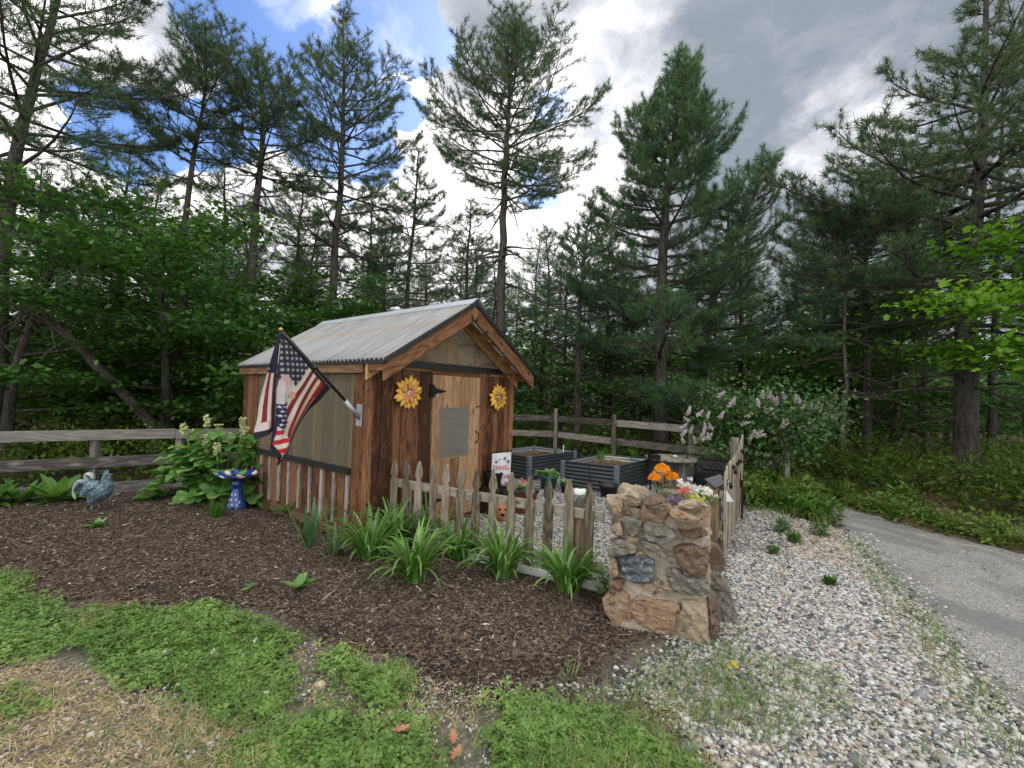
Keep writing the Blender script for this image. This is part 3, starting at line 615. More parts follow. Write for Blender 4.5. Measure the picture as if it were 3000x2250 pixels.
# painted metal flowers on the front wall
def petal(L, w, curl):
    K = 6; V=[]; 
    for i in range(K+1):
        s = i/K; ww = w*(.38+.62*math.sin(pi*s**.9*.9+.25))*(1-max(0, s-.86)*3.2)+.002
        if i == K: ww = .003
        z = curl*math.sin(s*pi*.8); V += [(s*L, ww/2, z), (s*L, 0, z+.006+.004*s), (s*L, -ww/2, z)]
    q = []
    for i in range(K): q += [(3*i, 3*i+1, 3*i+4, 3*i+3), (3*i+1, 3*i+2, 3*i+5, 3*i+4)]
    return A(V), A(q)
def flowermat(name, out, inn, r0, r1):
    m, t, b = newmat(name); g = N(t, 'ShaderNodeSeparateXYZ', {0: ATT(t, 'g').outputs['Vector']}).outputs[0]; co = N(t, 'ShaderNodeTexCoord').outputs['Object']
    f = MA(t, 'ADD', g, MA(t, 'MULTIPLY', MA(t, 'SUBTRACT', NOISE(t, co, 30, 4), .5), .08)); c = MIX(t, MAPR(t, f, r0, r1), inn, out)
    c = MIX(t, MAPR(t, NOISE(t, co, 55, 3), .5, .8, 0, .5), c, (.80, .55, .25)); t.links.new(c, b.inputs['Base Color']); b.inputs['Roughness'].default_value = .45; return m
m_pet = flowermat('yellow_enamel', (.78, .45, .075), (.24, .06, .03), .02, .12)
m_pet2 = flowermat('yellow_pink_enamel', (.74, .36, .09), (.55, .17, .12), .02, .10)
m_cen = plain('pale_button', (.55, .52, .45), .5, var=.4, scale=50)
def wallflower(a, z, R, label, n1, n2, pink):
    o = thing('metal_flower', label, 'wall decor', shed(a, -.03, z), TH, 'metal flowers hung on the shed front')
    for nm, n, rr, off, ww, lift in (('outer_petals', n1, R, 0., .36, .012), ('inner_petals', n2, R*.60, .2, .36, .034)):
        mb = MB()
        for k in range(n):
            an = 2*pi*k/n+off+random.uniform(-.1, .1); L = rr*random.uniform(.86, 1.04); V, q = petal(L-.02, L*ww*random.uniform(.9, 1.15), random.uniform(.015, .04)); V = V+A([.02, 0, 0])
            c, s = math.cos(an), math.sin(an); Wv = np.column_stack([V[:,0]*c-V[:,1]*s, -lift-V[:,2]-.004*(k % 2), V[:,0]*s+V[:,1]*c]); mb.add(Wv, [q], np.column_stack([V[:,0]/R*.2, V[:,1], V[:,2]]))
        mb.build(nm, m_pet if nm[0] == 'o' or not pink else m_pet2, o, smooth=True, solid=.003)
    c = MB(); c.lathe([(.0, .055), (.02, .053), (.034, .045), (.034, .03)], (0, 0, 0), 20); Vc = c.v[0]; c.v[0] = np.column_stack([Vc[:,0], -Vc[:,2], Vc[:,1]]); co = c.build('flower_center', m_cen, o, smooth=True)
    c = MB(); c.lathe([(.0, .040), (.046, .038), (.046, .03)], (0, 0, 0), 20); Vc = c.v[0]; c.v[0] = np.column_stack([Vc[:,0], -Vc[:,2], Vc[:,1]]); c.build('ring', plain('dark_ring', (.10, .03, .03), .5), co, smooth=True)
    c = MB(); c.lathe([(.0, .062), (.007, .060), (.009, .05)], (0, 0, 0), 10); Vc = c.v[0]; c.v[0] = np.column_stack([Vc[:,0], -Vc[:,2], Vc[:,1]]); c.build('screw', m_iron, co, smooth=True)
wallflower(.487, 1.572, .205, 'yellow metal flower with pinkish inner petals left of the shed door', 17, 12, True)
wallflower(2.06, 1.545, .195, 'yellow metal flower on the shed wall right of the door', 15, 11, False)
# ---------------------------------------------------------------- picket fences
w_pick = wood('weathered_picket', [(.28, (.07, .055, .04)), (.48, (.185, .152, .112)), (.68, (.29, .25, .195)), (.9, (.42, .38, .32))], .9, .45, knot=(.07, .045, .025), grime=(.12, .11, .06))
w_rail = wood('weathered_rail', [(.28, (.10, .085, .065)), (.5, (.24, .215, .175)), (.7, (.33, .30, .255)), (.9, (.42, .39, .34))], .9, .35, knot=(.09, .06, .035))
w_post = wood('treated_post', [(.28, (.11, .08, .045)), (.5, (.25, .19, .115)), (.75, (.36, .29, .19))], .85, .3, knot=(.10, .06, .03))
def picket_outline(h, w):
    L = [(-w*.5, 0), (-w*.5, h-.245), (-w*.48, h-.228), (-w*.34, h-.213), (-w*.27, h-.198), (-w*.32, h-.182), (-w*.47, h-.160), (-w*.51, h-.135), (-w*.38, h-.075), (-w*.16, h-.008), (-w*.09, h)]
    return L+[(-x, y) for x, y in L[::-1]]
FD = nrm(PK1-PK0); FN = A([FD[1], -FD[0], 0])                       # normal towards the viewer
pf = thing('picket_fence', 'weathered grey picket fence with pointed notched tops in front of the shed', 'fence', PK0)
psx = [(100,70),(165,80),(232,88),(305,97),(382,110),(458,118),(542,130),(628,142),(715,158),(818,170),(920,185),(1027,200),(1145,218),(1265,232)]
pos_p = [G(1100+x/2.011, 1300+y/2.011, .86) for x, y in psx]
tl_ = [((p-PK0)@FD) for p in pos_p]
for k, s in enumerate(tl_):
    w = random.uniform(.083, .094); hh = .862+random.uniform(-.012, .012); ln = random.uniform(-.012, .012); ll = random.uniform(-.012, .012)
    o = MB(); o.prism([(a+random.uniform(-.002, .002), b) for a, b in picket_outline(hh, w)], lambda a, z, ww: tuple(FD*(s+a+ln*z)+FN*(.012-ww+ll*z)+A([0, 0, z])), .019)
    o.build('picket', w_pick, pf, bevel=.003)
for z in (.60, .17):
    MB().beam(FD*(tl_[0]-.07)-FN*.03+A([0, 0, z]), FD*(tl_[-1]+.12)-FN*.03+A([0, 0, z-.01]), .036, .085).build('rail', w_rail, pf, bevel=.004)
MB().beam(FD*(tl_[12]+.06)-FN*.095+A([0, 0, -.02]), FD*(tl_[12]+.06)-FN*.095+A([0, 0, .615]), .088, .088, (1, 0, 0)).build('post', w_post, pf, bevel=.005)
MB().beam(FD*(tl_[1]+.10)-FN*.095+A([0, 0, -.02]), FD*(tl_[1]+.10)-FN*.095+A([0, 0, .60]), .088, .088, (1, 0, 0)).build('post', w_rail, pf, bevel=.005)
m_white = plain('white_plastic', (.72, .72, .70), .5, var=.1, scale=6)
ed_ = MB(); ed_.beam(PK0+FD*.9+FN*.045+A([0, 0, .035]), PK0+FD*(tl_[-1]+.11)+FN*.045+A([0, 0, .035]), .022, .07); tag(ed_.build('edging_strip', m_white, bevel=.004), 'white edging strip along the foot of the front picket fence', 'edging')
# glass solar lamp on the fence post
m_glass, t, b = newmat('jar_glass'); b.inputs['Transmission Weight'].default_value = .85; b.inputs['Roughness'].default_value = .12; b.inputs['Base Color'].default_value = (.85, .88, .86, 1); b.inputs['IOR'].default_value = 1.3
lp = PK0+FD*(tl_[12]+.06)-FN*.095
sl_ = thing('solar_lamp', 'clear glass solar jar lamp on the picket fence post', 'lamp', lp+A([0, 0, .615]))
MB().lathe([(.0, 0), (.055, 0), (.062, .03), (.066, .08), (.06, .115), (.05, .125)], n=20).build('glass_jar', m_glass, sl_, smooth=True)
MB().lathe([(.0, .128), (.05, .124), (.082, .128), (.084, .135), (.07, .155), (.035, .172), (.0, .176)], n=24).build('lamp_cap', plain('frosted_cap', (.62, .64, .62), .3, var=.1), sl_, smooth=True)
MB().lathe([(.0, .176), (.03, .175), (.03, .178), (.0, .181)], n=14).build('solar_cell', plain('solar_cell', (.02, .025, .035), .2), sl_)
MB().lathe([(.0, .01), (.03, .01), (.034, .06), (.02, .09), (.0, .10)], n=10).build('bulb', plain('pale_bulb', (.5, .5, .46), .4, var=.3, scale=60), sl_, smooth=True)

# side picket fence by the driveway
R0, R1 = A([2.235, 4.62, 0]), A([3.46, 6.64, 0]); RD = nrm(R1-R0); RN = A([RD[1], -RD[0], 0])
w_pick2 = wood('pale_picket', [(.28, (.13, .10, .075)), (.48, (.27, .22, .17)), (.68, (.36, .31, .25)), (.9, (.45, .40, .34))], .9, .4, knot=(.09, .06, .035))
rf = thing('picket_fence', 'side picket fence with dipping top running back beside the driveway', 'fence', R0)
Lr = np.linalg.norm(R1-R0); nP = 17
for k in range(nP):
    s = Lr*k/(nP-1); u_ = s/Lr; hh = (.86 if k == 0 else .90+.04*u_+.22*max(0, u_-.55)**1.3*2)+random.uniform(-.006, .006); w = .085
    o = MB(); o.prism(picket_outline(hh, w), lambda a, z, ww: tuple(RD*(s+a)+RN*(.012-ww)+A([0, 0, z])), .019); o.build('picket', w_pick2, rf, bevel=.003)
for z in (.62, .2):
    MB().beam(-RD*.03-RN*.03+A([0, 0, z]), RD*(Lr+.03)-RN*.03+A([0, 0, z]), .036, .085).build('rail', w_rail, rf, bevel=.004)
MB().beam(RD*(Lr+.02)-RN*.1+A([0, 0, 0]), RD*(Lr+.02)-RN*.1+A([0, 0, 1.04]), .09, .09, (1, 0, 0)).build('post', w_rail, rf, bevel=.005)
MB().beam(RD*.02-RN*.04+A([0, 0, 0]), RD*.02-RN*.04+A([0, 0, .34]), .04, .06, (1, 0, 0)).build('stake', w_rail, rf, bevel=.004)
# round post with solar panel
rp = A([2.155, 4.70, 0])
po = thing('fence_post', 'round treated wooden post beside the stone planter carrying a solar panel', 'post', rp)
MB().tube([(0, 0, -.03), (.004, 0, .2), (0, .004, .45), (.0, 0, .70)], [.078, .077, .074, .072], 20).build('post', w_post, po, smooth=False)
sp = thing('solar_charger', 'small black solar panel tilted on top of the round wooden post', 'solar panel', rp+A([.03, -.02, .70]))
o = MB(); o.box((0, 0, 0), (.27, .19, .016)); o.box((0, 0, -.014), (.05, .05, .03)); pb = o.build('panel', plain('panel_frame', (.015, .016, .018), .35, spec=.5), sp, bevel=.003)
o = MB(); 
for i in range(4):
    for j in range(3): o.box((-.09+.06*i, -.055+.055*j, .009), (.058, .053, .003))
o.build('solar_cells', plain('cells', (.022, .026, .036), .18, spec=.6), sp)
o = MB(); o.box((0, 0, -.035), (.04, .04, .05)); o.build('bracket', m_iron, sp)
for c in sp.children: c.rotation_euler = (rad(28), rad(-12), rad(20)); c.location = (0, 0, .04); c.scale = (.82, .82, .9)
wire = MB(); wire.tube([rp+A([.07, -.03, .72]), rp+A([.10, -.06, .55]), rp+A([.085, -.07, .36]), rp+A([.05, -.09, .22]), rp+A([-.02, -.10, .06]), rp+A([-.06, -.11, .0])], .005, 6)
wire.tube([rp+A([-.07, -.05, .40]), rp+A([-.085, -.05, .25]), rp+A([-.08, -.06, .1]), rp+A([-.05, -.08, .0])], .0045, 6)
tag(wire.build('light_cable', m_iron, smooth=True), 'thin black cable hanging down the round wooden post', 'cable')
pr = MB(); pr.tube([(0, 0, .10), (0, 0, .0), ], .003, 5); V = [(-.055, 0, -.12), (.055, 0, -.12), (0, .05, -.12), (-.02, .01, 0.)]
pr.add(V, [A([(0,1,3),(1,2,3),(2,0,3),(0,2,1)])]); q = pr.build('hanging_prism', plain('frosted_glass', (.60, .66, .68), .2, spec=.6)); q.location = tuple(R0+RD*.05+RN*.03+A([0, 0, .66])); tag(q, 'clear triangular glass prism hung on the side picket fence', 'prism')
st_ = MB()
Pl = [tuple(R0+RD*s+RN*.035+A([0, 0, .80-.05*math.sin(s*9)+.1*max(0, s-1.3)-(.10 if s < .3 else 0)])) for s in np.linspace(.1, Lr, 26)]
st_.tube(Pl, .004, 5)
for p in Pl[2::3]: st_.lathe([(.0, -.04), (.018, -.03), (.022, -.01), (.012, .01), (.0, .015)], p, 8)
tag(st_.build('light_string', m_iron, smooth=True), 'black string of bulbs draped along the side picket fence', 'light string')

# ---------------------------------------------------------------- plank fences
def plank_fence(label, pts, tops, hts, post_at, posts_front, kick=None, ph=1.0, wmat=None):
    f = thing('plank_fence', label, 'fence', pts[0]); P0 = A(pts[0])
    for i in range(len(pts)-1):
        a, b_ = A(pts[i])-P0, A(pts[i+1])-P0; d = nrm(b_-a); n_ = A([d[1], -d[0], 0])
        for z, h in zip(tops, hts):
            MB().beam(a+A([0, 0, z-h/2+random.uniform(-.008, .008)])+d*.002, b_+A([0, 0, z-h/2+random.uniform(-.008, .008)])-d*.002, .032, h).build('plank', wmat, f, bevel=.003)
        if kick: MB().beam(a+A([0, 0, kick-.09]), b_+A([0, 0, kick-.09]), .035, .2).build('kick_board', w_fgrey, f, bevel=.003)
    for p, side, h in post_at:
        d = A(p)-P0; MB().beam(d+A([0, 0, -.1]), d+A([0, 0, h]), .09, .09, (1, 0, 0)).build('post', wmat, f, bevel=.004)
    return f
w_fgrey = wood('old_grey_plank', [(.25, (.07, .063, .058)), (.5, (.17, .158, .145)), (.72, (.255, .24, .22)), (.92, (.34, .32, .29))], .9, .35, knot=(.30, .24, .16), gs=.8)
w_fgold = wood('back_plank', [(.25, (.06, .052, .042)), (.5, (.16, .14, .115)), (.72, (.26, .235, .20)), (.92, (.38, .35, .31))], .9, .6, knot=(.20, .12, .08), gs=.8)
L0, L1, L2 = A([-11.6, 2.42, 0]), A([-6.63, 5.83, 0]), A([-4.45, 7.33, 0]); L3 = A([-3.2, 8.25, 0])
LDn = nrm(L2-L0); LN = A([LDn[1], -LDn[0], 0])
plank_fence('grey two-rail plank fence with kick board behind the mulch left of the shed', [L0, A([-5.15, 6.85, 0]), L3], (.91, .53), (.145, .15), [(tuple(A(p)-LN*.065), 0, .86) for p in (L0, A([-8.6, 4.48, 0]), A([-5.9, 6.33, 0]), A([-5.1, 6.88, 0]), A([-3.3, 8.18, 0]))], False, kick=.15, wmat=w_fgrey)
B0, B1, B2, B3, B4 = A([-2.6, 11.75, 0]), A([1.17, 11.75, 0]), A([2.37, 10.32, 0]), A([3.62, 9.1, 0]), A([4.9, 7.85, 0])
plank_fence('old split-tone plank fence behind the raised garden beds', [B0, B1, B2, B3, B4], (1.08, .66), (.15, .15), [((1.17, 11.66, 0), 0, 1.27), ((2.37, 10.24, 0), 0, 1.20), ((3.7, 9.1, 0), 0, 1.05), ((-.6, 11.8, 0), 0, 1.05), ((4.9, 7.9, 0), 0, 1.05)], True, wmat=w_fgold)

# ---------------------------------------------------------------- raised beds
m_bed = plain('dark_corrugated_steel', (.062, .072, .082), .38, .35, var=.15, spec=.6)
m_bedin = plain('bare_corrugated_steel', (.40, .45, .50), .35, .5, var=.12, spec=.6)
m_bedpost = plain('blue_grey_post', (.15, .185, .23), .5, .1, var=.12, scale=6)
m_bsoil = plain('bed_soil', (.09, .055, .035), .95, var=.6, scale=30, bump=1., c2=(.03, .02, .013))
def raised_bed(label, c, d1, l1, d2, l2, h, fill):
    o = thing('raised_bed', label, 'raised bed', c); d1 = nrm(A([*d1, 0])); d2 = nrm(A([*d2, 0]))
    C = [A([0, 0, 0]), d1*l1, d1*l1+d2*l2, d2*l2]
    cen = (C[0]+C[2])/2
    for k in range(4):
        a, b_ = C[k], C[(k+1)%4]; d = nrm(b_-a); n_ = A([d[1], -d[0], 0]); n_ = n_ if (n_@((a+b_)/2-cen)) > 0 else -n_
        zs = np.linspace(.0, h, 73); pr = .012*np.sin(zs/.064*2*pi); V=[]
        for z, q in zip(zs, pr): V += [a+n_*(q)+A([0, 0, z]), b_+n_*(q)+A([0, 0, z])]
        F = A([(2*i, 2*i+1, 2*i+3, 2*i+2) for i in range(72)]); mb = MB(); mb.add(V, [F]); mb.build('panel', m_bed, o, smooth=True)
        mb = MB(); mb.add([p-n_*.005 for p in V], [F]); mb.build('liner', m_bedin, o, smooth=True)
        r_ = MB(); r_.tube([a+A([0, 0, h]), b_+A([0, 0, h])], .011, 8); m_ = (a+b_)/2+n_*.014; r_.beam(m_+A([0, 0, .0]), m_+A([0, 0, h]), .02, .01, n_) ; r_.build('rim', m_bed, o)
        ps = MB(); ps.beam(a+A([0, 0, -.01]), a+A([0, 0, h+.012]), .075, .075, tuple(n_)); ps.build('corner_post', m_bedpost, o, bevel=.008)
    n = 14; u_, v_ = np.meshgrid(np.linspace(.02, .98, n), np.linspace(.02, .98, n)); P = u_.ravel()[:, None]*d1*l1+v_.ravel()[:, None]*d2*l2
    P[:, 2] = fill+.03*rng.random(n*n)+.05*np.exp(-(((u_.ravel()-.5)**2+(v_.ravel()-.5)**2)/.08)); i = (np.arange(n-1)[:, None]*n+np.arange(n-1)[None]).ravel()
    mk('bed_soil', P, [np.stack([i, i+1, i+n+1, i+n], 1)], m_bsoil, o, True); return o
raised_bed('dark corrugated raised bed right behind the shed corner', (.36, 8.20, 0), (.67, .742), 1.47, (-.742, .67), 1.08, .445, .33)
raised_bed('dark corrugated raised bed with straw mulch, nearer the back fence gate', (1.745, 7.25, 0), (.634, .773), 1.38, (-.80, .48), .95, .465, .36)
m_straw = leafmat('straw', [(.38, .27, .13), (.55, .42, .22), (.66, .53, .31)], .15, .8)
def straw_pile(P, L, z, nm, label, cat, tilt=.25):
    n = len(P); az = rng.uniform(0, 2*pi, n); V, F, r, _ = strap(np.column_stack([P, z]), az, L*rng.uniform(.5, 1.3, n), rng.uniform(.0016, .0038, n), rng.normal(.05, tilt, n), rng.normal(.1, .5, n), 3, .1)
    return tag(mk(nm, V, F, m_straw, r=r), label, cat, kind='stuff')
cb = A([1.745, 7.25])+A([.634, .773])*.72+A([-.80, .48])*.45; Ps = cb+rng.normal(0, .2, (900, 2))*A([1, .9]); straw_pile(Ps, .12, .43+.06*np.exp(-((Ps-cb)**2).sum(1)/.05)+rng.random(900)*.02, 'straw_mulch', 'pale straw heaped in the right raised bed', 'straw')
stk = thing('plant_marker', 'white plastic plant marker standing in the left raised bed', 'plant marker', (1.12, 9.35, .34)); MB().box((0, 0, .11), (.022, .004, .24)).build('marker', m_white, stk)
for x, y in ((.55, 9.15), (.80, 9.0), (1.0, 9.2)):
    q = MB(); q.box((0, 0, .08), (.018, .012, .18)); qo = q.build('plant_stake', w_fgrey); qo.location = (x, y, .36); tag(qo, 'short wooden stake in the soil of the left raised bed', 'stake', 'stakes in the left raised bed')
tw = MB(); tw.beam((.15, 9.0, .42), (.72, 9.25, .44), .014, .01); tag(tw.build('wooden_stick', w_pine), 'pale thin stick lying across the soil of the left raised bed', 'stick')

# ---------------------------------------------------------------- composter, spool table, twin post lamp
m_blk = plain('black_plastic', (.007, .0075, .008), .6, var=.3, scale=4, spec=.2)
m_blk2 = plain('black_recess', (.002, .002, .002), .9)
co_ = thing('compost_tumbler', 'black eight-sided compost tumbler on a stand behind the flower planter', 'composter', (2.97, 6.36, 0), rad(-28)); co_.scale = (.86, .86, .92)
R8 = [(.29*math.cos(pi/8+k*pi/4), .29*math.sin(pi/8+k*pi/4)) for k in range(8)]
o = MB(); o.prism(R8, lambda a, z, ww: (-.31+ww, a, .53+z), .62); o.build('drum', m_blk, co_, bevel=.018)
for k in range(8):
    am = k*pi/4; n_ = A([0, math.cos(am), math.sin(am)]); tt = A([0, -math.sin(am), math.cos(am)]); c = A([0, 0, .53])+n_*.272
    o = MB()
    V = lambda a, z, ww: tuple(c+A([a, 0, 0])+tt*z+n_*ww)
    o.prism([(-.27, -.075), (.27, -.075), (.27, -.02), (.20, .075), (-.20, .075), (-.27, -.02)], V, .018); po_ = o.build('rib_panel', m_blk, co_, bevel=.006)
    o = MB()
    for j in (-.13, -.06, .01): o.prism([(j, -.045), (j+.025, -.045), (j+.07, .05), (j+.045, .05)], lambda a, z, ww: tuple(c+A([a, 0, 0])+tt*z+n_*(.0185+ww)), .003)
    o.build('vent_slot', m_blk2, po_)
o = MB(); o.tube([(.31, 0, .53), (.345, 0, .53)], [.12, .11], 20); o.build('hub', m_blk, co_); o = MB(); o.tube([(-.31, 0, .53), (-.345, 0, .53)], [.12, .11], 20); o.build('hub', m_blk, co_)
for sx_ in (-1, 1):
    o = MB(); o.tube([(sx_*.37, -.26, 0), (sx_*.36, -.03, .53)], .014, 8); o.tube([(sx_*.37, .26, 0), (sx_*.36, .03, .53)], .014, 8); o.tube([(sx_*.365, -.17, .2), (sx_*.365, .17, .2)], .012, 8); o.build('leg_frame', m_blk, co_)
m_spool = w_rail
sp_ = thing('spool_table', 'round grey wooden spool table beside the back fence', 'table', (2.98, 8.0, 0))
o = MB(); 
for k in range(9): o.beam((-.40+.1*k-.05, -math.sqrt(max(.02, .2025-(-.40+.1*k)**2)), .535), (-.40+.1*k-.05, math.sqrt(max(.02, .2025-(-.40+.1*k)**2)), .535), .097, .035)
o.build('tabletop', w_rail, sp_, bevel=.004)
o = MB(); 
for k in range(16):
    a = 2*pi*k/16; o.beam((.19*math.cos(a), .19*math.sin(a), .04), (.19*math.cos(a), .19*math.sin(a), .515), .07, .02, (math.cos(a), math.sin(a), 0))
o.build('spool_core', w_fgrey, sp_); MB().lathe([(0, 0), (.36, 0), (.36, .035), (0, .04)], n=24).build('foot_disc', w_rail, sp_)
tag(mk('table_stone', ICO*A([.055, .045, .03])+A([2.95, 7.95, .575]), [TRI], plain('pale_stone', (.6, .58, .54), .8), smooth=True), 'white stone lying on the round spool table', 'stone')
tp = thing('twin_post_lamp', 'black garden lamp block on two thin posts behind the marigolds', 'garden lamp', (1.96, 6.05, 0), .15)
MB().box((0, 0, .80), (.14, .10, .065)).build('lamp_head', m_blk, tp, bevel=.004)
for x in (-.05, .05): MB().box((x, 0, .39), (.016, .016, .78)).build('post', m_blk, tp)
# white lattice-like bucket pieces glimpsed under the tumbler
bk = thing('white_bucket', 'white plastic bucket half hidden behind the compost tumbler stand', 'bucket', (3.02, 7.15, 0)); MB().lathe([(0, 0), (.12, 0), (.15, .30), (.158, .30), (.158, .33), (.148, .33)], n=22).build('bucket', m_white, bk, smooth=True); MB().tube([(.155*math.cos(a), .155*math.sin(a)*.4-.05, .30-.1*math.sin(a)) for a in np.linspace(0, pi, 12)], .005, 6).build('handle', m_iron, bk)

# ---------------------------------------------------------------- bird bath
m_blue, t, b = newmat('cobalt_glaze'); co = N(t, 'ShaderNodeTexCoord').outputs['Object']
t.links.new(RAMP(t, NOISE(t, VMUL(t, co, (6, 6, 3)), 1.5, 5), [(.3, (.006, .02, .11)), (.55, (.015, .055, .26)), (.75, (.05, .12, .38))]), b.inputs['Base Color']); b.inputs['Roughness'].default_value = .12; b.inputs['Specular IOR Level'].default_value = .6
m_basin, t, b = newmat('splashed_glaze'); co = N(t, 'ShaderNodeTexCoord').outputs['Object']; s_ = N(t, 'ShaderNodeSeparateXYZ', {0: co}).outputs
an = MA(t, 'ARCTAN2', s_[1], s_[0]); wv_ = MA(t, 'SINE', MA(t, 'ADD', MA(t, 'MULTIPLY', an, 7.), MA(t, 'MULTIPLY', NOISE(t, co, 9, 4), 3.)))
c = RAMP(t, wv_, [(.0, (.02, .06, .30)), (.3, (.07, .13, .40)), (.5, (.30, .22, .12)), (.62, (.62, .60, .55)), (.9, (.70, .68, .63))]); c = MIX(t, MAPR(t, s_[2], .44, .41), c, (.035, .012, .012))
t.links.new(c, b.inputs['Base Color']); b.inputs['Roughness'].default_value = .12; b.inputs['Specular IOR Level'].default_value = .6
bb = thing('bird_bath', 'glazed bird bath with splashed wavy basin on a cobalt blue pedestal', 'bird bath', (-3.48, 5.72, .03)); bb.scale = (.84, .84, .98)
wv2 = lambda a, R: 1+.035*math.sin(a*12)*(R/.28)**2
bs = MB(); prof = [(.05, .355), (.10, .362), (.16, .385), (.22, .415), (.27, .445), (.285, .462), (.276, .466), (.25, .452), (.19, .425), (.10, .405), (.0, .40)]
bs.lathe(prof, n=72, wav=wv2); V = bs.v[0]; rr_ = np.hypot(V[:,0], V[:,1]); V[:,2] += .012*np.sin(np.arctan2(V[:,1], V[:,0])*12+1)*(rr_/.28)**3; bs.build('basin', m_basin, bb, smooth=True)
pd = bs = MB(); pd.lathe([(0, 0), (.135, 0), (.14, .03), (.12, .06), (.105, .11), (.085, .19), (.073, .26), (.068, .30), (.085, .315), (.085, .335), (.07, .345), (.075, .36), (.0, .37)], n=32); pdo = pd.build('pedestal', m_blue, bb, smooth=True)
m_mark = plain('white_glaze', (.70, .74, .78), .2, var=.1)
for an_, z in ((-1.9, .20), (-1.25, .20), (-1.75, .135), (-1.15, .135), (-2.2, .13), (-1.55, .075), (-1.0, .07), (-2.05, .07), (-.7, .10)):
    Rr = np.interp(z, [.03, .06, .11, .19, .26], [.14, .12, .105, .085, .073])+.004; q = MB(); V=[]
    for dx, dz in ((-.016, -.012), (.012, -.016), (.006, .022)): V.append((Rr*math.cos(an_+dx/Rr), Rr*math.sin(an_+dx/Rr), z+dz))
    q.add(V, [A([[0, 1, 2]])]); q.build('leaf_mark', m_mark, pdo, solid=.002)

# ---------------------------------------------------------------- rooster statue
def loft(P, RX, RY, n=16, up=(0, 0, 1)):
    P = A(P, float); T = nrm(np.gradient(P, axis=0)); V=[]
    for p, tt, a, b_ in zip(P, T, RX, RY):
        sd = nrm(np.cross(tt, A(up, float))) if abs(tt[2]) < .97 else A([0, -1., 0]); uv = np.cross(sd, tt)
        for k in range(n): V.append(p+sd*a*math.cos(2*pi*k/n)+uv*b_*math.sin(2*pi*k/n))
    m_ = len(P); F = [A([(i*n+k, i*n+(k+1)%n, (i+1)*n+(k+1)%n, (i+1)*n+k) for i in range(m_-1) for k in range(n)]), A([list(range(n))[::-1]]), A([[(m_-1)*n+k for k in range(n)]])]
    return A(V), F
m_verd, t, b = newmat('verdigris'); co = N(t, 'ShaderNodeTexCoord').outputs['Object']
vo = N(t, 'ShaderNodeTexVoronoi', {'Vector': VMUL(t, co, (34, 34, 26)), 'Scale': 1.}).outputs['Distance']; f = NOISE(t, co, 14, 6)
c = RAMP(t, f, [(.3, (.055, .10, .125)), (.5, (.13, .21, .25)), (.7, (.27, .37, .41))]); c = MIX(t, MAPR(t, vo, .35, .8), c, (.05, .085, .10))
t.links.new(c, b.inputs['Base Color']); b.inputs['Roughness'].default_value = .55; BUMP(t, b, vo, -.8, .012)
ro = thing('rooster_statue', 'weathered blue-green metal rooster statue standing on the mulch', 'statue', (-5.03, 5.44, .03), rad(-6)); ro.scale = (.93, .93, .95)
body = MB()
V, F = loft([(-.17, 0, .36), (-.13, 0, .34), (-.08, 0, .305), (-.01, 0, .265), (.06, 0, .245), (.125, 0, .265), (.155, 0, .31), (.155, 0, .36), (.145, 0, .41), (.145, 0, .45), (.15, 0, .475), (.15, 0, .49)], [.02, .05, .082, .105, .11, .098, .082, .062, .048, .040, .036, .016], [.03, .06, .10, .125, .13, .11, .09, .07, .056, .046, .040, .018], 20, (0, 0, 1)); body.add(V, F)
for sy in (-1, 1):      # thigh
    V, F = loft([(.0, sy*.05, .22), (.0, sy*.052, .16), (.005, sy*.05, .11), (.005, sy*.048, .085)], [.055, .05, .032, .014], [.055, .05, .032, .014], 12); body.add(V, F)
bo_ = body.build('body', m_verd, ro, smooth=True); md = bo_.modifiers.new('s', 'SUBSURF'); md.levels = 1; md.render_levels = 1
for sy in (-1, 1):
    lg = MB(); lg.tube([(.005, sy*.048, .10), (.008, sy*.048, .05), (.012, sy*.048, .006)], [.012, .010, .012], 8)
    for a in (-.5, 0, .5, pi): lg.tube([(.012, sy*.048, .008), (.012+.05*math.cos(a), sy*.048+.05*math.sin(a), .006)], [.008, .004], 6)
    lg.build('leg', m_verd, ro, smooth=True)
m_verd2 = plain('pale_verdigris', (.36, .40, .38), .6, var=.35, scale=20)
tails = [([(-.10, 0, .36), (-.15, 0, .42), (-.13, 0, .475), (-.07, 0, .455), (-.04, 0, .40)], .045), ([(-.12, .03, .36), (-.19, .035, .40), (-.24, .04, .36), (-.27, .045, .27), (-.265, .05, .22)], .024), ([(-.12, -.02, .35), (-.18, -.025, .39), (-.24, -.03, .37), (-.275, -.03, .29), (-.285, -.03, .23), (-.27, -.03, .165), (-.255, -.03, .14)], .026), ([(-.12, -.045, .34), (-.17, -.05, .36), (-.22, -.055, .32), (-.245, -.06, .25)], .022), ([(-.13, 0, .34), (-.19, 0, .34), (-.225, .0, .28), (-.23, 0, .22)], .03)]
for k, (P, rr_) in enumerate(tails):
    P = A(P); tt = np.linspace(0, 1, len(P)); t2 = np.linspace(0, 1, 14); P2 = np.stack([np.interp(t2, tt, P[:, i]) for i in range(3)], 1)
    for _ in range(2): P2[1:-1] = (P2[:-2]+2*P2[1:-1]+P2[2:])/4
    q = MB(); q.tube(P2, rr_*np.sin(np.linspace(.5, pi-.35, 14))**.7, 10, flat=.45 if k == 0 else .8); q.build('tail_feather', m_verd2 if k in (0, 2) else m_verd, ro, smooth=True)
q = MB(); q.prism([(.10, .475), (.115, .50), (.105, .525), (.13, .51), (.14, .545), (.152, .512), (.168, .53), (.172, .50), (.185, .49), (.15, .47)], lambda a, z, ww: (a, ww-.008, z), .016); q.build('comb', m_verd, ro, bevel=.004)
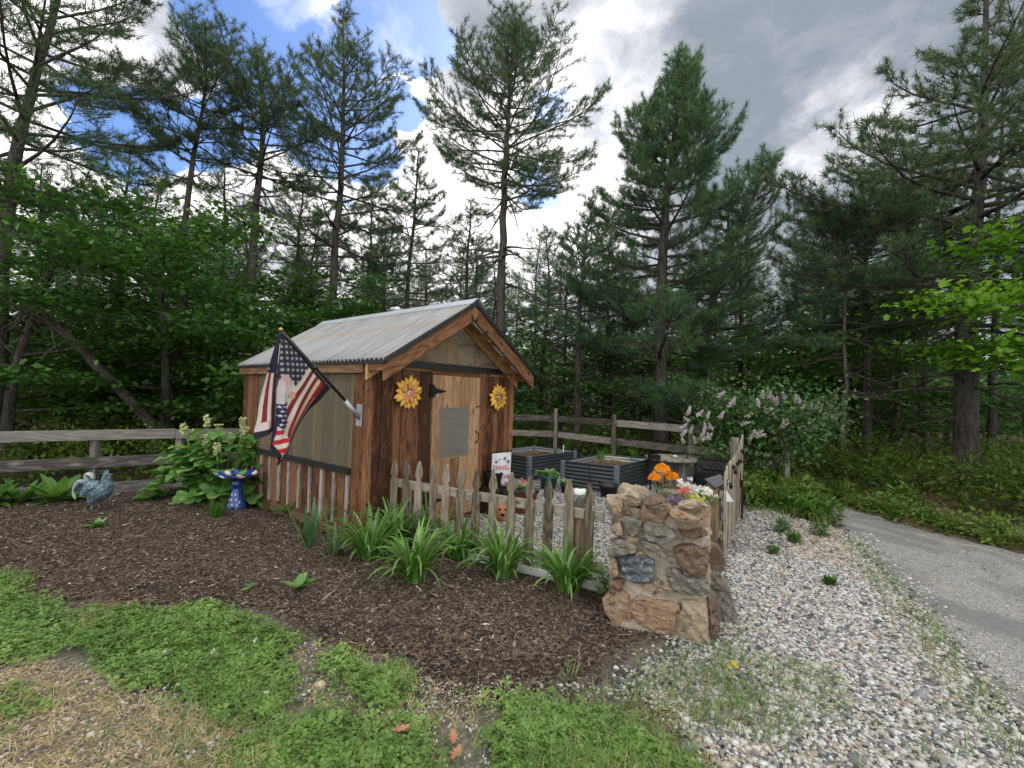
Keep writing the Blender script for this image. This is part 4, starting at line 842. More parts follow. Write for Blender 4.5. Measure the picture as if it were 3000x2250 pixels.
q = MB(); V, F = loft([(.175, 0, .472), (.20, 0, .470), (.225, 0, .462)], [.018, .012, .002], [.016, .011, .002], 8); q.add(V, F); q.build('beak', m_verd, ro, smooth=True)
q = MB(); V, F = loft([(.185, 0, .45), (.192, 0, .425), (.188, 0, .40)], [.010, .016, .006], [.008, .014, .005], 8, (1, 0, 0)); q.add(V, F); q.build('wattle', m_verd, ro, smooth=True)
for sy in (-1, 1):
    q = MB()
    for j in range(5):
        z0 = .30-.035*j*.6; q.tube([(.09-.02*j, sy*(.105-.004*j), z0+.02), (.02-.02*j, sy*(.118-.004*j), z0), (-.06-.012*j, sy*(.10-.006*j), z0-.005), (-.11-.01*j, sy*.075, z0+.008)], [.018, .024, .02, .005], 8, flat=.6)
    q.build('wing', m_verd, ro, smooth=True)
# ---------------------------------------------------------------- stone planter
def stonemat(name, stops, sc=1., speck=None):
    m, t, b = newmat(name); co = N(t, 'ShaderNodeTexCoord').outputs['Object']
    f = NOISE(t, VMUL(t, co, (13*sc, 13*sc, 19*sc)), 1, 10, .72, 1.1); f2 = NOISE(t, co, 110, 6, .75)
    wv_ = NOISE(t, VMUL(t, co, (6, 6, 30)), 1, 5, .6, 1.5)
    mixf = MA(t, 'ADD', MA(t, 'MULTIPLY', f, .65), MA(t, 'MULTIPLY', f2, .35))
    c = RAMP(t, mixf, stops)
    if speck: c = MIX(t, MAPR(t, NOISE(t, co, 24, 6, .7, .8), .52, .60, 0, .8), c, speck)
    c = MIX(t, MAPR(t, wv_, .42, .34, 0, .75), c, tuple(x*.3 for x in stops[0][1]))
    t.links.new(c, b.inputs['Base Color']); b.inputs['Roughness'].default_value = .85; b.inputs['Specular IOR Level'].default_value = .25
    BUMP(t, b, MA(t, 'ADD', f, MA(t, 'ADD', MA(t, 'MULTIPLY', f2, .35), MA(t, 'MULTIPLY', wv_, .6))), 1., .03); return m
K_or = stonemat('orange_stone', [(.33, (.20, .11, .06)), (.47, (.42, .27, .165)), (.6, (.54, .43, .32)), (.72, (.62, .57, .49))])
K_bl = stonemat('blue_grey_stone', [(.33, (.055, .065, .08)), (.48, (.13, .15, .17)), (.62, (.24, .26, .28))], 1., (.42, .43, .42))
K_br = stonemat('brown_stone', [(.33, (.085, .055, .04)), (.48, (.20, .135, .095)), (.62, (.34, .25, .18)), (.75, (.50, .41, .32))])
K_gr = stonemat('grey_stone', [(.33, (.11, .10, .085)), (.48, (.27, .245, .205)), (.62, (.40, .37, .31)), (.75, (.55, .51, .44))])
K_ta = stonemat('tan_stone', [(.33, (.25, .18, .11)), (.48, (.46, .36, .25)), (.62, (.56, .47, .35)), (.75, (.64, .57, .47))], 1.1)
m_mortar = stonemat('mortar', [(.3, (.33, .275, .21)), (.5, (.50, .44, .355)), (.7, (.60, .55, .465))], .6)
PD = nrm(PILR-PILL); PN = A([PD[1], -PD[0], 0]); PWID = np.linalg.norm(PILR-PILL); PDEP = .50
pil = thing('stone_planter', 'rough mortared fieldstone pillar planter at the end of the front picket fence', 'stone planter', PILL)
def pl3(s, dpt, z): return PD*s-PN*dpt+A([0, 0, z])
nper, nz = 140, 56; V=[]; 
for j in range(nz):
    z = -.03+.86*j/(nz-1); fl_ = .06*max(0, 1-z/.35)
    for k in range(nper):
        u = k/nper*2*(PWID+PDEP)
        if u < PWID: s, d_, n_ = u, 0, (0, -1)
        elif u < PWID+PDEP: s, d_, n_ = PWID, u-PWID, (1, 0)
        elif u < 2*PWID+PDEP: s, d_, n_ = PWID-(u-PWID-PDEP), PDEP, (0, 1)
        else: s, d_, n_ = 0, PDEP-(u-2*PWID-PDEP), (-1, 0)
        # round the corners
        cs, cd = PWID/2, PDEP/2; ex = ((abs(s-cs)/cs)**6+(abs(d_-cd)/cd)**6)**(1/6); s = cs+(s-cs)/ex; d_ = cd+(d_-cd)/ex
        p = A([s, d_, z]); nn = mnoise.noise(Vector((s*5, d_*5, z*7)))*.028+mnoise.noise(Vector((s*16, d_*16, z*24)))*.012+mnoise.noise(Vector((s*40, d_*40, z*60)))*.005
        f_ = 1+(fl_+nn-.012)/.36; V.append(pl3(cs+(s-cs)*f_, cd+(d_-cd)*f_, z+(.05*mnoise.noise(Vector((s*9, d_*9, 3.3))) if z > .7 else 0)*(z-.7)/.13))
F = [A([(j*nper+k, j*nper+(k+1)%nper, (j+1)*nper+(k+1)%nper, (j+1)*nper+k) for j in range(nz-1) for k in range(nper)])]
mk('mortar_core', V, F, m_mortar, pil, True)
n = 16; u_, v_ = np.meshgrid(np.linspace(.03, PWID-.03, n), np.linspace(.03, PDEP-.03, n)); P = np.array([pl3(a, b_, .80+.03*random.random()) for a, b_ in zip(u_.ravel(), v_.ravel())]); i = (np.arange(n-1)[:, None]*n+np.arange(n-1)[None]).ravel()
mk('planter_soil', P, [np.stack([i, i+1, i+n+1, i+n], 1)], m_bsoil, pil, True)
def stone(P3, nv, h, mat, parent=pil, back=.07, seed=None):
    P3 = A(P3, float); nv = nrm(A(nv, float)); c = P3.mean(0); K = 44
    P3 = np.stack([p+rng.normal(0, .006, 3) for p in P3]); e = np.vstack([P3, P3[:1]]); L = np.r_[0, np.cumsum(np.linalg.norm(np.diff(e, axis=0), axis=1))]; q = np.linspace(0, L[-1], K, endpoint=False); R_ = np.stack([np.interp(q, L, e[:, i]) for i in range(3)], 1)
    R_ = (np.roll(R_, 1, 0)+6*R_+np.roll(R_, -1, 0))/8; tdir = nrm(rng.normal(size=3)); fac = [(nrm(nv*1.0+rng.normal(0, .55, 3)), rng.uniform(.0, .035)) for _ in range(5)]; ext = np.linalg.norm(R_-c, axis=1).mean()
    sd = random.random()*50; V=[]; rings = [(.94, -back), (1.0, -back*.3), (1.01, h*.3), (1.0, h*.7), (.965, h*.93), (.90, h*1.0), (.76, h*1.02), (.58, h*1.03), (.40, h*1.03), (.2, h*1.03)]
    for f_, hh in rings:
        for p in R_:
            b_ = c+(p-c)*f_; nz_ = mnoise.noise(Vector(b_*7)+Vector((sd, 0, 0)))*.030+abs(mnoise.noise(Vector(b_*14)+Vector((0, sd, 0))))*.018+mnoise.noise(Vector(b_*34)+Vector((0, sd, 0)))*.007
            q_ = b_+nv*(hh+(nz_-.008)*(1 if hh > 0 else .2)*min(1, h/.045))+(p-c)*nz_*.8
            if hh > 0:
                for fn_, fd_ in fac:      # chisel flat facets
                    ex = (q_-c)@fn_-(h*.9+ext*.30+fd_); q_ = q_-fn_*ex*.85 if ex > 0 else q_
                lay = .007*math.copysign(abs(math.sin(((q_-c)@tdir)*120+sd+2*mnoise.noise(Vector(q_*9))))**.5, math.sin(((q_-c)@tdir)*120+sd))+.006*mnoise.noise(Vector(q_*55)); q_ = q_+nv*lay
            V.append(q_)
    V.append(c+nv*h*1.08); m_ = len(rings); F4 = A([(j*K+k, j*K+(k+1)%K, (j+1)*K+(k+1)%K, (j+1)*K+k) for j in range(m_-1) for k in range(K)]); F3 = A([((m_-1)*K+k, (m_-1)*K+(k+1)%K, m_*K) for k in range(K)]+[(0, k+1, k) for k in range(1, K-1)])
    o = mk('stone', V, [F4, F3], mat, parent, True); o.data.set_sharp_from_angle(angle=rad(24))
    o.data.attributes  # smooth by angle
    try:
        for e_ in (): pass
    except Exception: pass
    return o
def face_px(poly, off=.012):
    return [onplane(1760+x/3.19, 1380+y/3.19, PILL+PN*off, PN)-PILL for x, y in poly]
ST = [
 (K_or, .050, [(190,1150),(300,1130),(560,1190),(730,1225),(725,1320),(690,1400),(680,1500),(540,1500),(380,1430),(250,1370),(125,1270)]),
 (K_ta, .042, [(760,1210),(880,1190),(985,1260),(1005,1400),(1000,1590),(850,1570),(760,1520),(700,1500),(705,1350),(780,1260)]),
 (K_bl, .034, [(165,820),(260,775),(380,775),(500,850),(500,960),(490,1040),(330,1035),(220,990),(170,900)]),
 (K_ta, .030, [(75,840),(110,810),(150,830),(165,960),(150,990),(90,970),(65,890)]),
 (K_br, .035, [(80,1020),(235,1010),(210,1080),(150,1100),(140,1190),(110,1250),(75,1190)]),
 (K_gr, .050, [(590,930),(700,900),(800,970),(1000,1010),(1000,1120),(880,1160),(720,1120),(620,1040)]),
 (K_br, .070, [(680,720),(760,690),(880,690),(1003,770),(1000,880),(990,960),(860,940),(760,890),(700,820)]),
 (K_gr, .055, [(380,500),(440,450),(580,490),(690,560),(700,640),(560,660),(420,620),(370,570)]),
 (K_gr, .060, [(220,430),(330,420),(370,450),(365,560),(290,600),(240,540)]),
 (K_ta, .050, [(105,510),(180,470),(215,520),(200,580),(120,590)]),
 (K_gr, .040, [(90,690),(160,620),(240,660),(330,680),(330,740),(190,770),(60,760)]),
 (K_gr, .040, [(400,640),(520,680),(640,760),(620,800),(500,760),(400,690)]),
 (K_br, .055, [(710,540),(830,560),(960,530),(1005,590),(900,615),(760,590)]),
 (K_br, .095, [(410,260),(480,225),(560,240),(630,300),(620,340),(540,365),(430,320)]),
 (K_ta, .080, [(205,210),(280,200),(360,230),(375,285),(280,265),(215,250)]),
 (K_or, .060, [(115,350),(160,290),(215,280),(215,350),(190,395),(130,375)]),
 (K_or, .085, [(650,375),(700,345),(820,380),(940,430),(925,490),(800,470),(700,430)]),
 (K_ta, .055, [(740,300),(880,280),(990,295),(1010,330),(930,345),(800,330)]),
 (K_ta, .030, [(240,600),(330,610),(370,650),(330,680),(240,650)]),
]
for m_, h, p in ST: stone(face_px(p), PN, h, m_)
for k in range(11):      # small filler stones in the joints
    s_, z_ = random.uniform(.03, PWID-.03), random.uniform(.04, .80); a_ = random.uniform(0, pi); l_ = random.uniform(.02, .05)
    stone([pl3(s_+l_*math.cos(a_)*math.cos(q)-l_*.5*math.sin(a_)*math.sin(q), 0, z_+l_*.45*math.sin(q)+.2*l_*math.cos(q)) for q in np.linspace(0, 2*pi, 7, endpoint=False)], PN, random.uniform(.014, .028), random.choice((K_ta, K_gr, K_ta, K_br)), back=.04)
# top rim, flank and back stones
def blk(c, sx, sy, nv, h, mat, tilt=0.):
    nv = nrm(A(nv, float)); ax = nrm(np.cross(A([0, 0, 1.]), nv)) if abs(nv[2]) < .9 else PD; ay = np.cross(nv, ax)
    pts = [A(c)+ax*sx*math.cos(a)*random.uniform(.8, 1.1)+ay*sy*math.sin(a)*random.uniform(.8, 1.1) for a in np.linspace(0, 2*pi, 9, endpoint=False)]
    return stone(pts, nv, h, mat)
blk(pl3(PWID-.06, .10, .78), .07, .08, (0, 0, 1), .06, K_or)
blk(pl3(.05, .10, .80), .13, .09, (-.35, -.25, 1), .06, K_ta); blk(pl3(.27, .03, .80), .11, .07, (.1, -.5, 1), .07, K_or); blk(pl3(.47, .04, .79), .10, .07, (-.1, -.4, 1), .06, K_ta); blk(pl3(.10, .42, .83), .15, .08, (0, 0, 1), .055, K_ta); blk(pl3(.38, .47, .83), .14, .07, (0, 0, 1), .04, K_gr); blk(pl3(.56, .42, .80), .10, .08, (0, 0, 1), .04, K_br)
blk(pl3(.04, -.01, .13), .10, .13, PN, .04, K_or); blk(pl3(.30, -.0, .31), .12, .05, PN, .025, K_ta)
for dd_, z, sx, sy, mt in ((.13, .62, .10, .09, K_ta), (.36, .60, .10, .08, K_gr), (.12, .38, .09, .12, K_ta), (.34, .34, .10, .10, K_gr), (.15, .13, .10, .13, K_or)): blk(pl3(PWID-.025, dd_, z), sx, sy, PD, .025, mt)
for dd_, z, sx, sy, mt in ((.16, .18, .12, .13, K_gr), (.38, .2, .12, .14, K_ta), (.14, .45, .12, .10, K_br), (.36, .5, .12, .12, K_or), (.2, .70, .14, .09, K_gr)): blk(pl3(.01, dd_, z), sx, sy, -PD, .04, mt)
for s_, z, mt in ((.15, .2, K_or), (.45, .18, K_gr), (.65, .4, K_br), (.3, .45, K_ta), (.12, .62, K_gr), (.5, .66, K_br)): blk(pl3(s_, PDEP-.01, z), .13, .12, -PN, .04, mt)
# tall thin stone on the right corner and the leaning slab behind it
stone([pl3(PWID-.0, .02, .0), pl3(PWID+.05, .05, .0), pl3(PWID+.04, .06, .2), pl3(PWID+.015, .05, .33), pl3(PWID-.01, .02, .33)], PN*.8+PD*.6, .02, K_br)
sb = PILL+pl3(PWID-.02, .34, 0)
o = MB(); poly = [(.0, -.02), (.22, -.02), (.19, .10), (.13, .28), (.08, .345), (.02, .34), (-.02, .2)]
sl_o = stone([PD*a+A([0, 0, z]) for a, z in poly], PN, .03, K_gr, None, .03); sl_o.name = 'stone_slab'; sl_o.location = tuple(sb+PD*.02); tag(sl_o, 'grey triangular stone slab leaning on the right side of the stone planter', 'stone slab')
st2 = stone([A([.06*math.cos(a)*random.uniform(.8, 1.1), .05*math.sin(a), 0]) for a in np.linspace(0, 2*pi, 8, endpoint=False)], (0, 0, 1), .06, K_bl, None, .02); st2.name = 'loose_stone'; st2.scale = (.7, .7, .7); st2.location = (2.04, 4.35, .01); tag(st2, 'dark blue-grey stone at the foot of the round wooden post', 'stone')

# ---------------------------------------------------------------- flag
FP0 = shed(-.035, .09, 1.325)
fl_o = thing('house_flag', 'stars and stripes garden flag hanging from a slanted pole on the shed side', 'flag', FP0)
TIP = A([-2.096, 4.002, 2.0995]); PV = nrm(TIP-FP0)
o = MB(); o.beam(shed(-.030, .09, 1.21)-FP0, shed(-.030, .09, 1.44)-FP0, .10, .008, tuple(-U)); br_ = o.build('bracket', m_steel, fl_o, bevel=.003)
o = MB(); o.tube([-PV*.02+A([0,0,-.02]), PV*.22], .024, 18); o.build('socket', m_steel, br_, smooth=True)
o = MB(); o.tube([PV*.18, TIP-FP0], .0145, 14); o.build('pole', m_black, fl_o, smooth=True)
o = MB(); o.tube([PV*.66, PV*.70], .02, 12); o.build('collar', m_black, fl_o, smooth=True)
o = MB(); o.lathe([(0, -.012), (.016, -.008), (.02, .004), (.014, .02), (0, .026)], tuple(TIP-FP0+PV*.012), 14); o.build('finial', plain('brass', (.45, .33, .10), .3, .8), fl_o, smooth=True)
# cloth: rows of control points (t down the drape) x columns (s from tip edge to lower edge), as photo pixels -> a vertical sheet under the pole
zv = A([0, 0, 1.]); hv = nrm(A([PV[0], PV[1], 0])); CN = nrm(np.cross(hv, zv)); CN = CN if CN[1] < 0 else -CN
# columns s = 0 (fold edge) .. 1 (lower hoist edge)
ROWS = [
 (0.00, [(826,970),(850,1000),(880,1034),(906,1066),(936,1102),(968,1136)], [0,0,0,0,0,0]),
 (0.18, [(820,1040),(838,1062),(864,1092),(890,1120),(914,1148),(940,1172)], [-.01,.02,.03,.02,.0,-.01]),
 (0.36, [(815,1105),(829,1122),(848,1146),(872,1166),(892,1190),(908,1204)], [-.02,.03,.03,.035,.01,-.02]),
 (0.55, [(813,1165),(824,1180),(838,1200),(854,1216),(866,1234),(880,1246)], [-.03,.04,.02,.05,.03,-.01]),
 (0.72, [(812,1215),(820,1230),(829,1246),(838,1262),(846,1278),(856,1292)], [-.03,.05,.02,.06,.03,0]),
 (0.86, [(800,1262),(812,1276),(822,1288),(830,1300),(836,1312),(843,1326)], [-.01,.06,.05,.06,.04,.01]),
 (1.00, [(786,1312),(790,1322),(796,1334),(801,1346),(804,1356),(808,1368)], [.02,.05,.06,.06,.05,.02])]
BACKR = [   # folded-back part, s = 0 at the fold .. 1 at the far left outline
 (0.00, [(826,970),(825,971),(824,972)], [-.01,-.02,-.03]), (0.20, [(820,1040),(814,1040),(808,1042)], [-.02,-.05,-.06]), (0.40, [(815,1105),(806,1106),(793,1104)], [-.03,-.07,-.07]),
 (0.62, [(813,1165),(798,1168),(777,1172)], [-.04,-.06,-.08]), (0.82, [(812,1215),(790,1222),(764,1232)], [-.04,-.03,-.06]), (0.93, [(806,1246),(782,1256),(754,1266)], [-.02,.01,-.05]), (1.0, [(800,1262),(776,1275),(748,1290)], [0,.03,-.02])]
def interp_grid(rows, nt, ns):
    T = A([r[0] for r in rows]); X = A([[p[0] for p in r[1]] for r in rows], float); Y2 = A([[p[1] for p in r[1]] for r in rows], float); Dp = A([r[2] for r in rows], float)
    s_in = np.linspace(0, 1, X.shape[1]); s = np.linspace(0, 1, ns); t_ = np.linspace(0, 1, nt); out = []
    def sm(xx, yy, q):       # Catmull-Rom style through the control values
        d = np.gradient(yy, xx); i = np.clip(np.searchsorted(xx, q)-1, 0, len(xx)-2); h = xx[i+1]-xx[i]; u = (q-xx[i])/h
        return (2*u**3-3*u**2+1)*yy[i]+(u**3-2*u**2+u)*h*d[i]+(-2*u**3+3*u**2)*yy[i+1]+(u**3-u**2)*h*d[i+1]
    for M_ in (X, Y2, Dp):
        a = np.stack([sm(s_in, r, s) for r in M_]); out.append(np.stack([sm(T, a[:, k], t_) for k in range(ns)], 1))
    return out, t_, s
def star(x, y, cx_, cy_, R):
    dx, dy = x-cx_, y-cy_; r = np.hypot(dx, dy); a = (np.arctan2(dx, -dy) % (2*pi/5)); a = np.minimum(a, 2*pi/5-a)
    # five point star boundary
    k = R*math.cos(pi/5*2)/math.cos(pi/5); x1, y1 = R, 0; x2, y2 = k*math.cos(pi/5), k*math.sin(pi/5)
    px_, py_ = r*np.cos(a), r*np.sin(a); return (x2-x1)*(py_-y1)-(y2-y1)*(px_-x1) > 0
NAVY, RED, CRM, BLK, BRED = A([.020, .020, .048]), A([.20, .018, .028]), A([.60, .54, .46]), A([.010, .010, .016]), A([.50, .02, .03])
def flagcol(px_, py_, s, t_, back):
    n = px_.size; c = np.zeros((n, 3)); wear = fnoise(np.stack([px_*.045, py_*.02], 1), 1, 3, 3)
    if not back:
        v = s; uu = t_
        vc = np.maximum(.10, .63-.60*uu); k = np.floor((v-vc)/(.93-vc)*6.6).astype(int)
        c[:] = np.where((k % 2 == 0)[:, None], CRM, RED*(1+.35*wear)[:, None])
        c = np.where(((k == 5) | ((k == 2) & (wear > .1)))[:, None], c*A([1.1, .85, .8])+A([.03, 0, 0]), c)
        c = np.where(((k == 4))[:, None], c*A([.95, .86, .66]), c)
        can = (v < vc); c = np.where(can[:, None], NAVY*(1.1+.4*wear)[:, None], c)
        for i in range(6):
            for j in range(8):
                sx_ = 826+i*14.0+(-2+j*.2); sy_ = 998+j*17.0+i*.6
                c = np.where((star(px_, py_, sx_, sy_, 6.4) & can)[:, None], CRM*(.75+.3*wear)[:, None], c)
        lowf = inpoly(np.column_stack([px_, py_]), [(740+a/4.047, 960+b_/4.047) for a, b_ in ((285,900),(398,880),(392,1000),(388,1130),(350,1235),(300,1262))]); c = np.where(lowf[:, None], A([.02, .018, .075]), c)
        for i in range(3):
            for j in range(7): c = np.where((star(px_, py_, 817+i*9+(j % 2)*4, 1192+j*13, 5.0) & lowf)[:, None], A([.7, .7, .74]), c)
        # pale praying-hand shape
        hx, hy = px_-836, py_-1138; hand = inpoly(np.column_stack([px_+2*wear, py_]), [(740+a/4.047, 960+b_/4.047) for a, b_ in ((385,550),(420,600),(450,640),(492,705),(480,745),(440,765),(405,805),(400,850),(385,890),(340,908),(290,903),(288,760),(305,690),(318,620),(350,575))])
        c = np.where(hand[:, None], A([.60, .56, .55])*(1+.12*wear)[:, None], c)
        fing = hand & (hy < -8) & ((np.abs(px_-832-.35*(hy+20)+3*wear) < 1.0) & (hy > -36) | (np.abs(px_-846-.3*(hy+14)) < .9) & (hy > -22)); c = np.where(fing[:, None], A([.42, .17, .16]), c); pk_ = np.clip((-hy+6+14*wear)/42, 0, 1)*(hand & ~fing); c = c*(1-pk_[:, None])+A([.55, .37, .38])*pk_[:, None]
        th = (((px_-850.5)/9)**2+((py_-1157)/12)**2 < 1); c = np.where(th[:, None], A([.60, .33, .20]), c)
        low = (uu > .80) & (v > .08); kk = np.floor((py_-1276+.25*(px_-800))/13.).astype(int); c = np.where((low & (v < .72))[:, None], np.where((kk % 2 == 0)[:, None], CRM*1.1, BRED), c)
        bd = (v > .93) | (uu > .955) | (v < .012) | (uu < .03); c = np.where(bd[:, None], BLK, c)
        c = np.where(((v > .895) & (v <= .93))[:, None], RED*.55, c)
    else:
        k = np.floor((s*3.9-.35*t_+.2)).astype(int)
        c[:] = np.where((k % 2 == 1)[:, None], CRM*(1-.35*(t_ > .86)[:, None]), RED*(1.1+.4*wear)[:, None])
        c = np.where((t_ < .36)[:, None], NAVY, c); c = np.where((star(px_, py_, 800, 1080, 5))[:, None], CRM, c)
        c = np.where(((t_ > .86) & (s > .45))[:, None], A([.6, .5, .5]), c)
        c = np.where(((t_ > .935) | (s < .16))[:, None], BLK, c)  # dark border at the end; fold shadow painted black along the fold
    return np.column_stack([np.clip(c, 0, 1), np.ones(n)])
Vs, Fs, Cs, base = [], [], [], 0
for rows, nt, ns, bk_ in ((ROWS, 190, 130, False), (BACKR, 170, 64, True)):
    (X, Y2, Dp), t_, s = interp_grid(rows, nt, ns); tt, ss = np.meshgrid(t_, s, indexing='ij')
    Dp = Dp+.012*np.sin(ss*9+tt*3)*tt*(0 if bk_ else 1)
    P = np.array([onplane(a, b_, FP0, CN)+CN*d_*1.3 for a, b_, d_ in zip(X.ravel(), Y2.ravel(), Dp.ravel())])
    i = (np.arange(nt-1)[:, None]*ns+np.arange(ns-1)[None]).ravel(); Fs.append(np.stack([i, i+1, i+ns+1, i+ns], 1)+base); base += len(P)
    Vs.append(P-FP0); Cs.append(flagcol(X.ravel(), Y2.ravel(), ss.ravel(), tt.ravel(), bk_))
m_flag, t, b = newmat('flag_print'); c = ATT(t, 'col').outputs['Color']; co = N(t, 'ShaderNodeTexCoord').outputs['Object']
t.links.new(c, b.inputs['Base Color']); b.inputs['Roughness'].default_value = .7; BUMP(t, b, NOISE(t, co, 400, 2), .1, .001)
tr = N(t, 'ShaderNodeBsdfTranslucent', {'Color': c}); ms = N(t, 'ShaderNodeMixShader', {0: .3, 1: b.outputs[0], 2: tr.outputs[0]}); t.links.new(ms.outputs[0], t.nodes['Material Output'].inputs['Surface'])
mk('cloth', np.concatenate(Vs), Fs, m_flag, fl_o, True, col=np.concatenate(Cs))

# ---------------------------------------------------------------- pots by the shed door
m_teal = plain('teal_plastic', (.02, .14, .145), .35, var=.15, spec=.5)
m_dark = plain('dark_plastic', (.018, .02, .022), .45, var=.2, spec=.4)
m_terra = plain('terracotta', (.48, .20, .10), .75, var=.2, scale=10)
m_redbox = plain('dark_red_box', (.11, .03, .022), .6, var=.2)
def pot(name, label, loc, R, h, mat, rim=.02, group=None):
    o = thing(name, label, 'pot', loc, group=group); MB().lathe([(0, 0), (R*.70, 0), (R*.95, h-rim*2), (R*1.0, h-rim*2), (R*1.04, h), (R*.94, h), (R*.90, h-.03), (0, h-.04)], n=30).build('pot_body', mat, o, smooth=True)
    MB().lathe([(R*.905, h-.032), (R*.5, h-.025), (0, h-.02)], n=20).build('soil', m_bsoil, o, smooth=True); return o
p_teal = G(1606, 1432); pot('flower_pot', 'round teal plastic pot with a leafy hosta in front of the raised beds', p_teal, .165, .235, m_teal)
p_sm = G(1652, 1440)+A([0, -.12, 0]); pot('flower_pot', 'small dark pot with a leafy seedling beside the corner of the right raised bed', p_sm, .075, .15, m_dark)
p_bk = G(1785, 1455)+A([-.03, -.05, 0]); pot('flower_pot', 'empty black tub standing against the right raised bed', p_bk, .155, .21, m_dark)
# planter box on stand, black basket pot, face jar, garden banner
tb = thing('planter_box', 'dark red tapered planter box with flowers beside the shed corner', 'planter', (.10, 6.02, 0), .35)
o = MB(); V=[]
for z, f_ in ((0, .72), (.30, 1.0)): V += [(sx_*.24*f_, sy*.17*f_, z) for sx_, sy in ((-1,-1),(1,-1),(1,1),(-1,1))]
o.add(V, [A([(0,1,5,4),(1,2,6,5),(2,3,7,6),(3,0,4,7),(3,2,1,0)])]); o.build('box', m_redbox, tb, bevel=.006, solid=.012)
o = MB(); o.box((0, -.18, .315), (.51, .03, .04)); o.box((0, .18, .315), (.51, .03, .04)); o.box((-.245, 0, .315), (.03, .33, .04)); o.box((.245, 0, .315), (.03, .33, .04)); o.build('rim', m_dark, tb, bevel=.005)
MB().box((0, 0, .285), (.46, .33, .03)).build('soil', m_bsoil, tb)
bp = thing('barrel_pot', 'dark wooden half barrel standing by the shed wall under the banner', 'barrel', (-.22, 5.98, 0))
o = MB()
for k in range(18):
    a = 2*pi*k/18; o.beam((.14*math.cos(a), .14*math.sin(a), 0), (.165*math.cos(a), .165*math.sin(a), .36), .056, .018, (math.cos(a), math.sin(a), 0))
o.build('staves', wood('dark_stave', [(.3, (.012, .009, .007)), (.6, (.035, .026, .019)), (.9, (.07, .055, .04))], .8, .3), bp)
o = MB(); 
for z, r_ in ((.08, .158), (.28, .172)): o.tube([(r_*math.cos(a), r_*math.sin(a), z) for a in np.linspace(0, 2*pi, 33)], .006, 6)
o.build('hoop', m_iron, bp); MB().lathe([(.155, .33), (0, .335)], n=18).build('soil', m_bsoil, bp)
b2 = thing('flower_pot', 'glossy black square pot on top of the wooden barrel', 'pot', (-.22, 5.96, .36), .3)
o = MB(); V=[]
for z, f_ in ((0, .8), (.16, 1.0), (.16, 1.08), (.19, 1.08)): V += [(sx_*.10*f_, sy*.10*f_, z) for sx_, sy in ((-1,-1),(1,-1),(1,1),(-1,1))]
o.add(V, [A([(3,2,1,0)]+[(4*j+k, 4*j+(k+1)%4, 4*j+4+(k+1)%4, 4*j+4+k) for j in range(3) for k in range(4)])]); o.build('pot_body', m_blk, b2, bevel=.004)
MB().box((0, 0, .155), (.17, .17, .02)).build('soil', m_bsoil, b2)
jar = thing('face_jar', 'orange terracotta jar with handles and cut out face openings behind the picket fence', 'jar', (-.07, 5.62, 0))
jb = MB(); jb.lathe([(0, 0), (.06, 0), (.085, .05), (.105, .12), (.10, .18), (.075, .225), (.055, .25), (.06, .262), (.075, .275), (.078, .285), (.066, .287), (.052, .262), (.05, .2)], n=30); jb.build('jar_body', m_terra, jar, smooth=True)
for sx_ in (-1, 1): q = MB(); q.tube([(sx_*.07, 0, .235), (sx_*.115, 0, .24), (sx_*.125, 0, .20), (sx_*.10, 0, .17)], .012, 8); q.build('handle', m_terra, jar, smooth=True)
for a, z, r_ in ((-1.95, .165, .018), (-1.2, .165, .018), (-1.55, .10, .026)):
    q = MB(); Rr = .104; q.add([(Rr*math.cos(a+r_*math.cos(k)/Rr), Rr*math.sin(a+r_*math.cos(k)/Rr), z+r_*.7*math.sin(k)) for k in np.linspace(0, 2*pi, 14, endpoint=False)], [A([list(range(14))])]); q.build('face_opening', m_blk2, jar, solid=.004)
# banner
gb_p = shed(1.95, -.24, 0); gb = thing('garden_banner', 'white floral garden banner reading FREE and BRAVE on a wire stand beside the shed', 'banner', gb_p, rad(22))
zt_, zb_, hw = .80, .36, .135
o = MB(); n = 15; u_, v_ = np.meshgrid(np.linspace(-hw, hw, n), np.linspace(zb_, zt_, 20)); P = np.column_stack([u_.ravel(), .008*np.sin(u_.ravel()*30+v_.ravel()*9)-.004, v_.ravel()+.05*u_.ravel()]); i = (np.arange(19)[:, None]*n+np.arange(n-1)[None]).ravel()
m_ban = plain('white_fabric', (.66, .66, .68), .8, var=.10, scale=14)
clo = mk('banner_cloth', P, [np.stack([i, i+1, i+n+1, i+n], 1)], m_ban, gb, True)
o = MB(); o.tube([(hw+.02, .02, 0), (hw+.02, .02, zt_+.04), (hw-.01, .015, zt_+.025), (-hw-.01, .01, zt_+.005)], .006, 6); o.tube([(-hw-.01, .01, 0.), (-hw-.01, .01, zt_+.005)], .005, 6); o.build('stand', m_iron, gb)
m_let = plain('coral_lettering', (.55, .10, .09), .8, var=.1)
def lettering(txt, size, x, z, parent):
    cu = bpy.data.curves.new('txt', 'FONT'); cu.body = txt; cu.size = size; cu.align_x = 'CENTER'; cu.extrude = .0008; tmp = bpy.data.objects.new('txt', cu); COL.objects.link(tmp)
    bpy.context.view_layer.update(); me = bpy.data.meshes.new_from_object(tmp.evaluated_get(bpy.context.evaluated_depsgraph_get())); bpy.data.objects.remove(tmp)
    o = bpy.data.objects.new('lettering', me); COL.objects.link(o); o.parent = parent; me.materials.clear(); me.materials.append(m_let); o.rotation_euler = (pi/2, rad(-3), 0); o.location = (x, -.018, z); return o
lettering('FREE', .082, .0, .575, clo); lettering('BRAVE', .082, .0, .455, clo)
m_pur, m_cor = plain('violet_print', (.17, .13, .30), .8), plain('coral_print', (.60, .17, .10), .8)
fp = MB(); fc = MB()
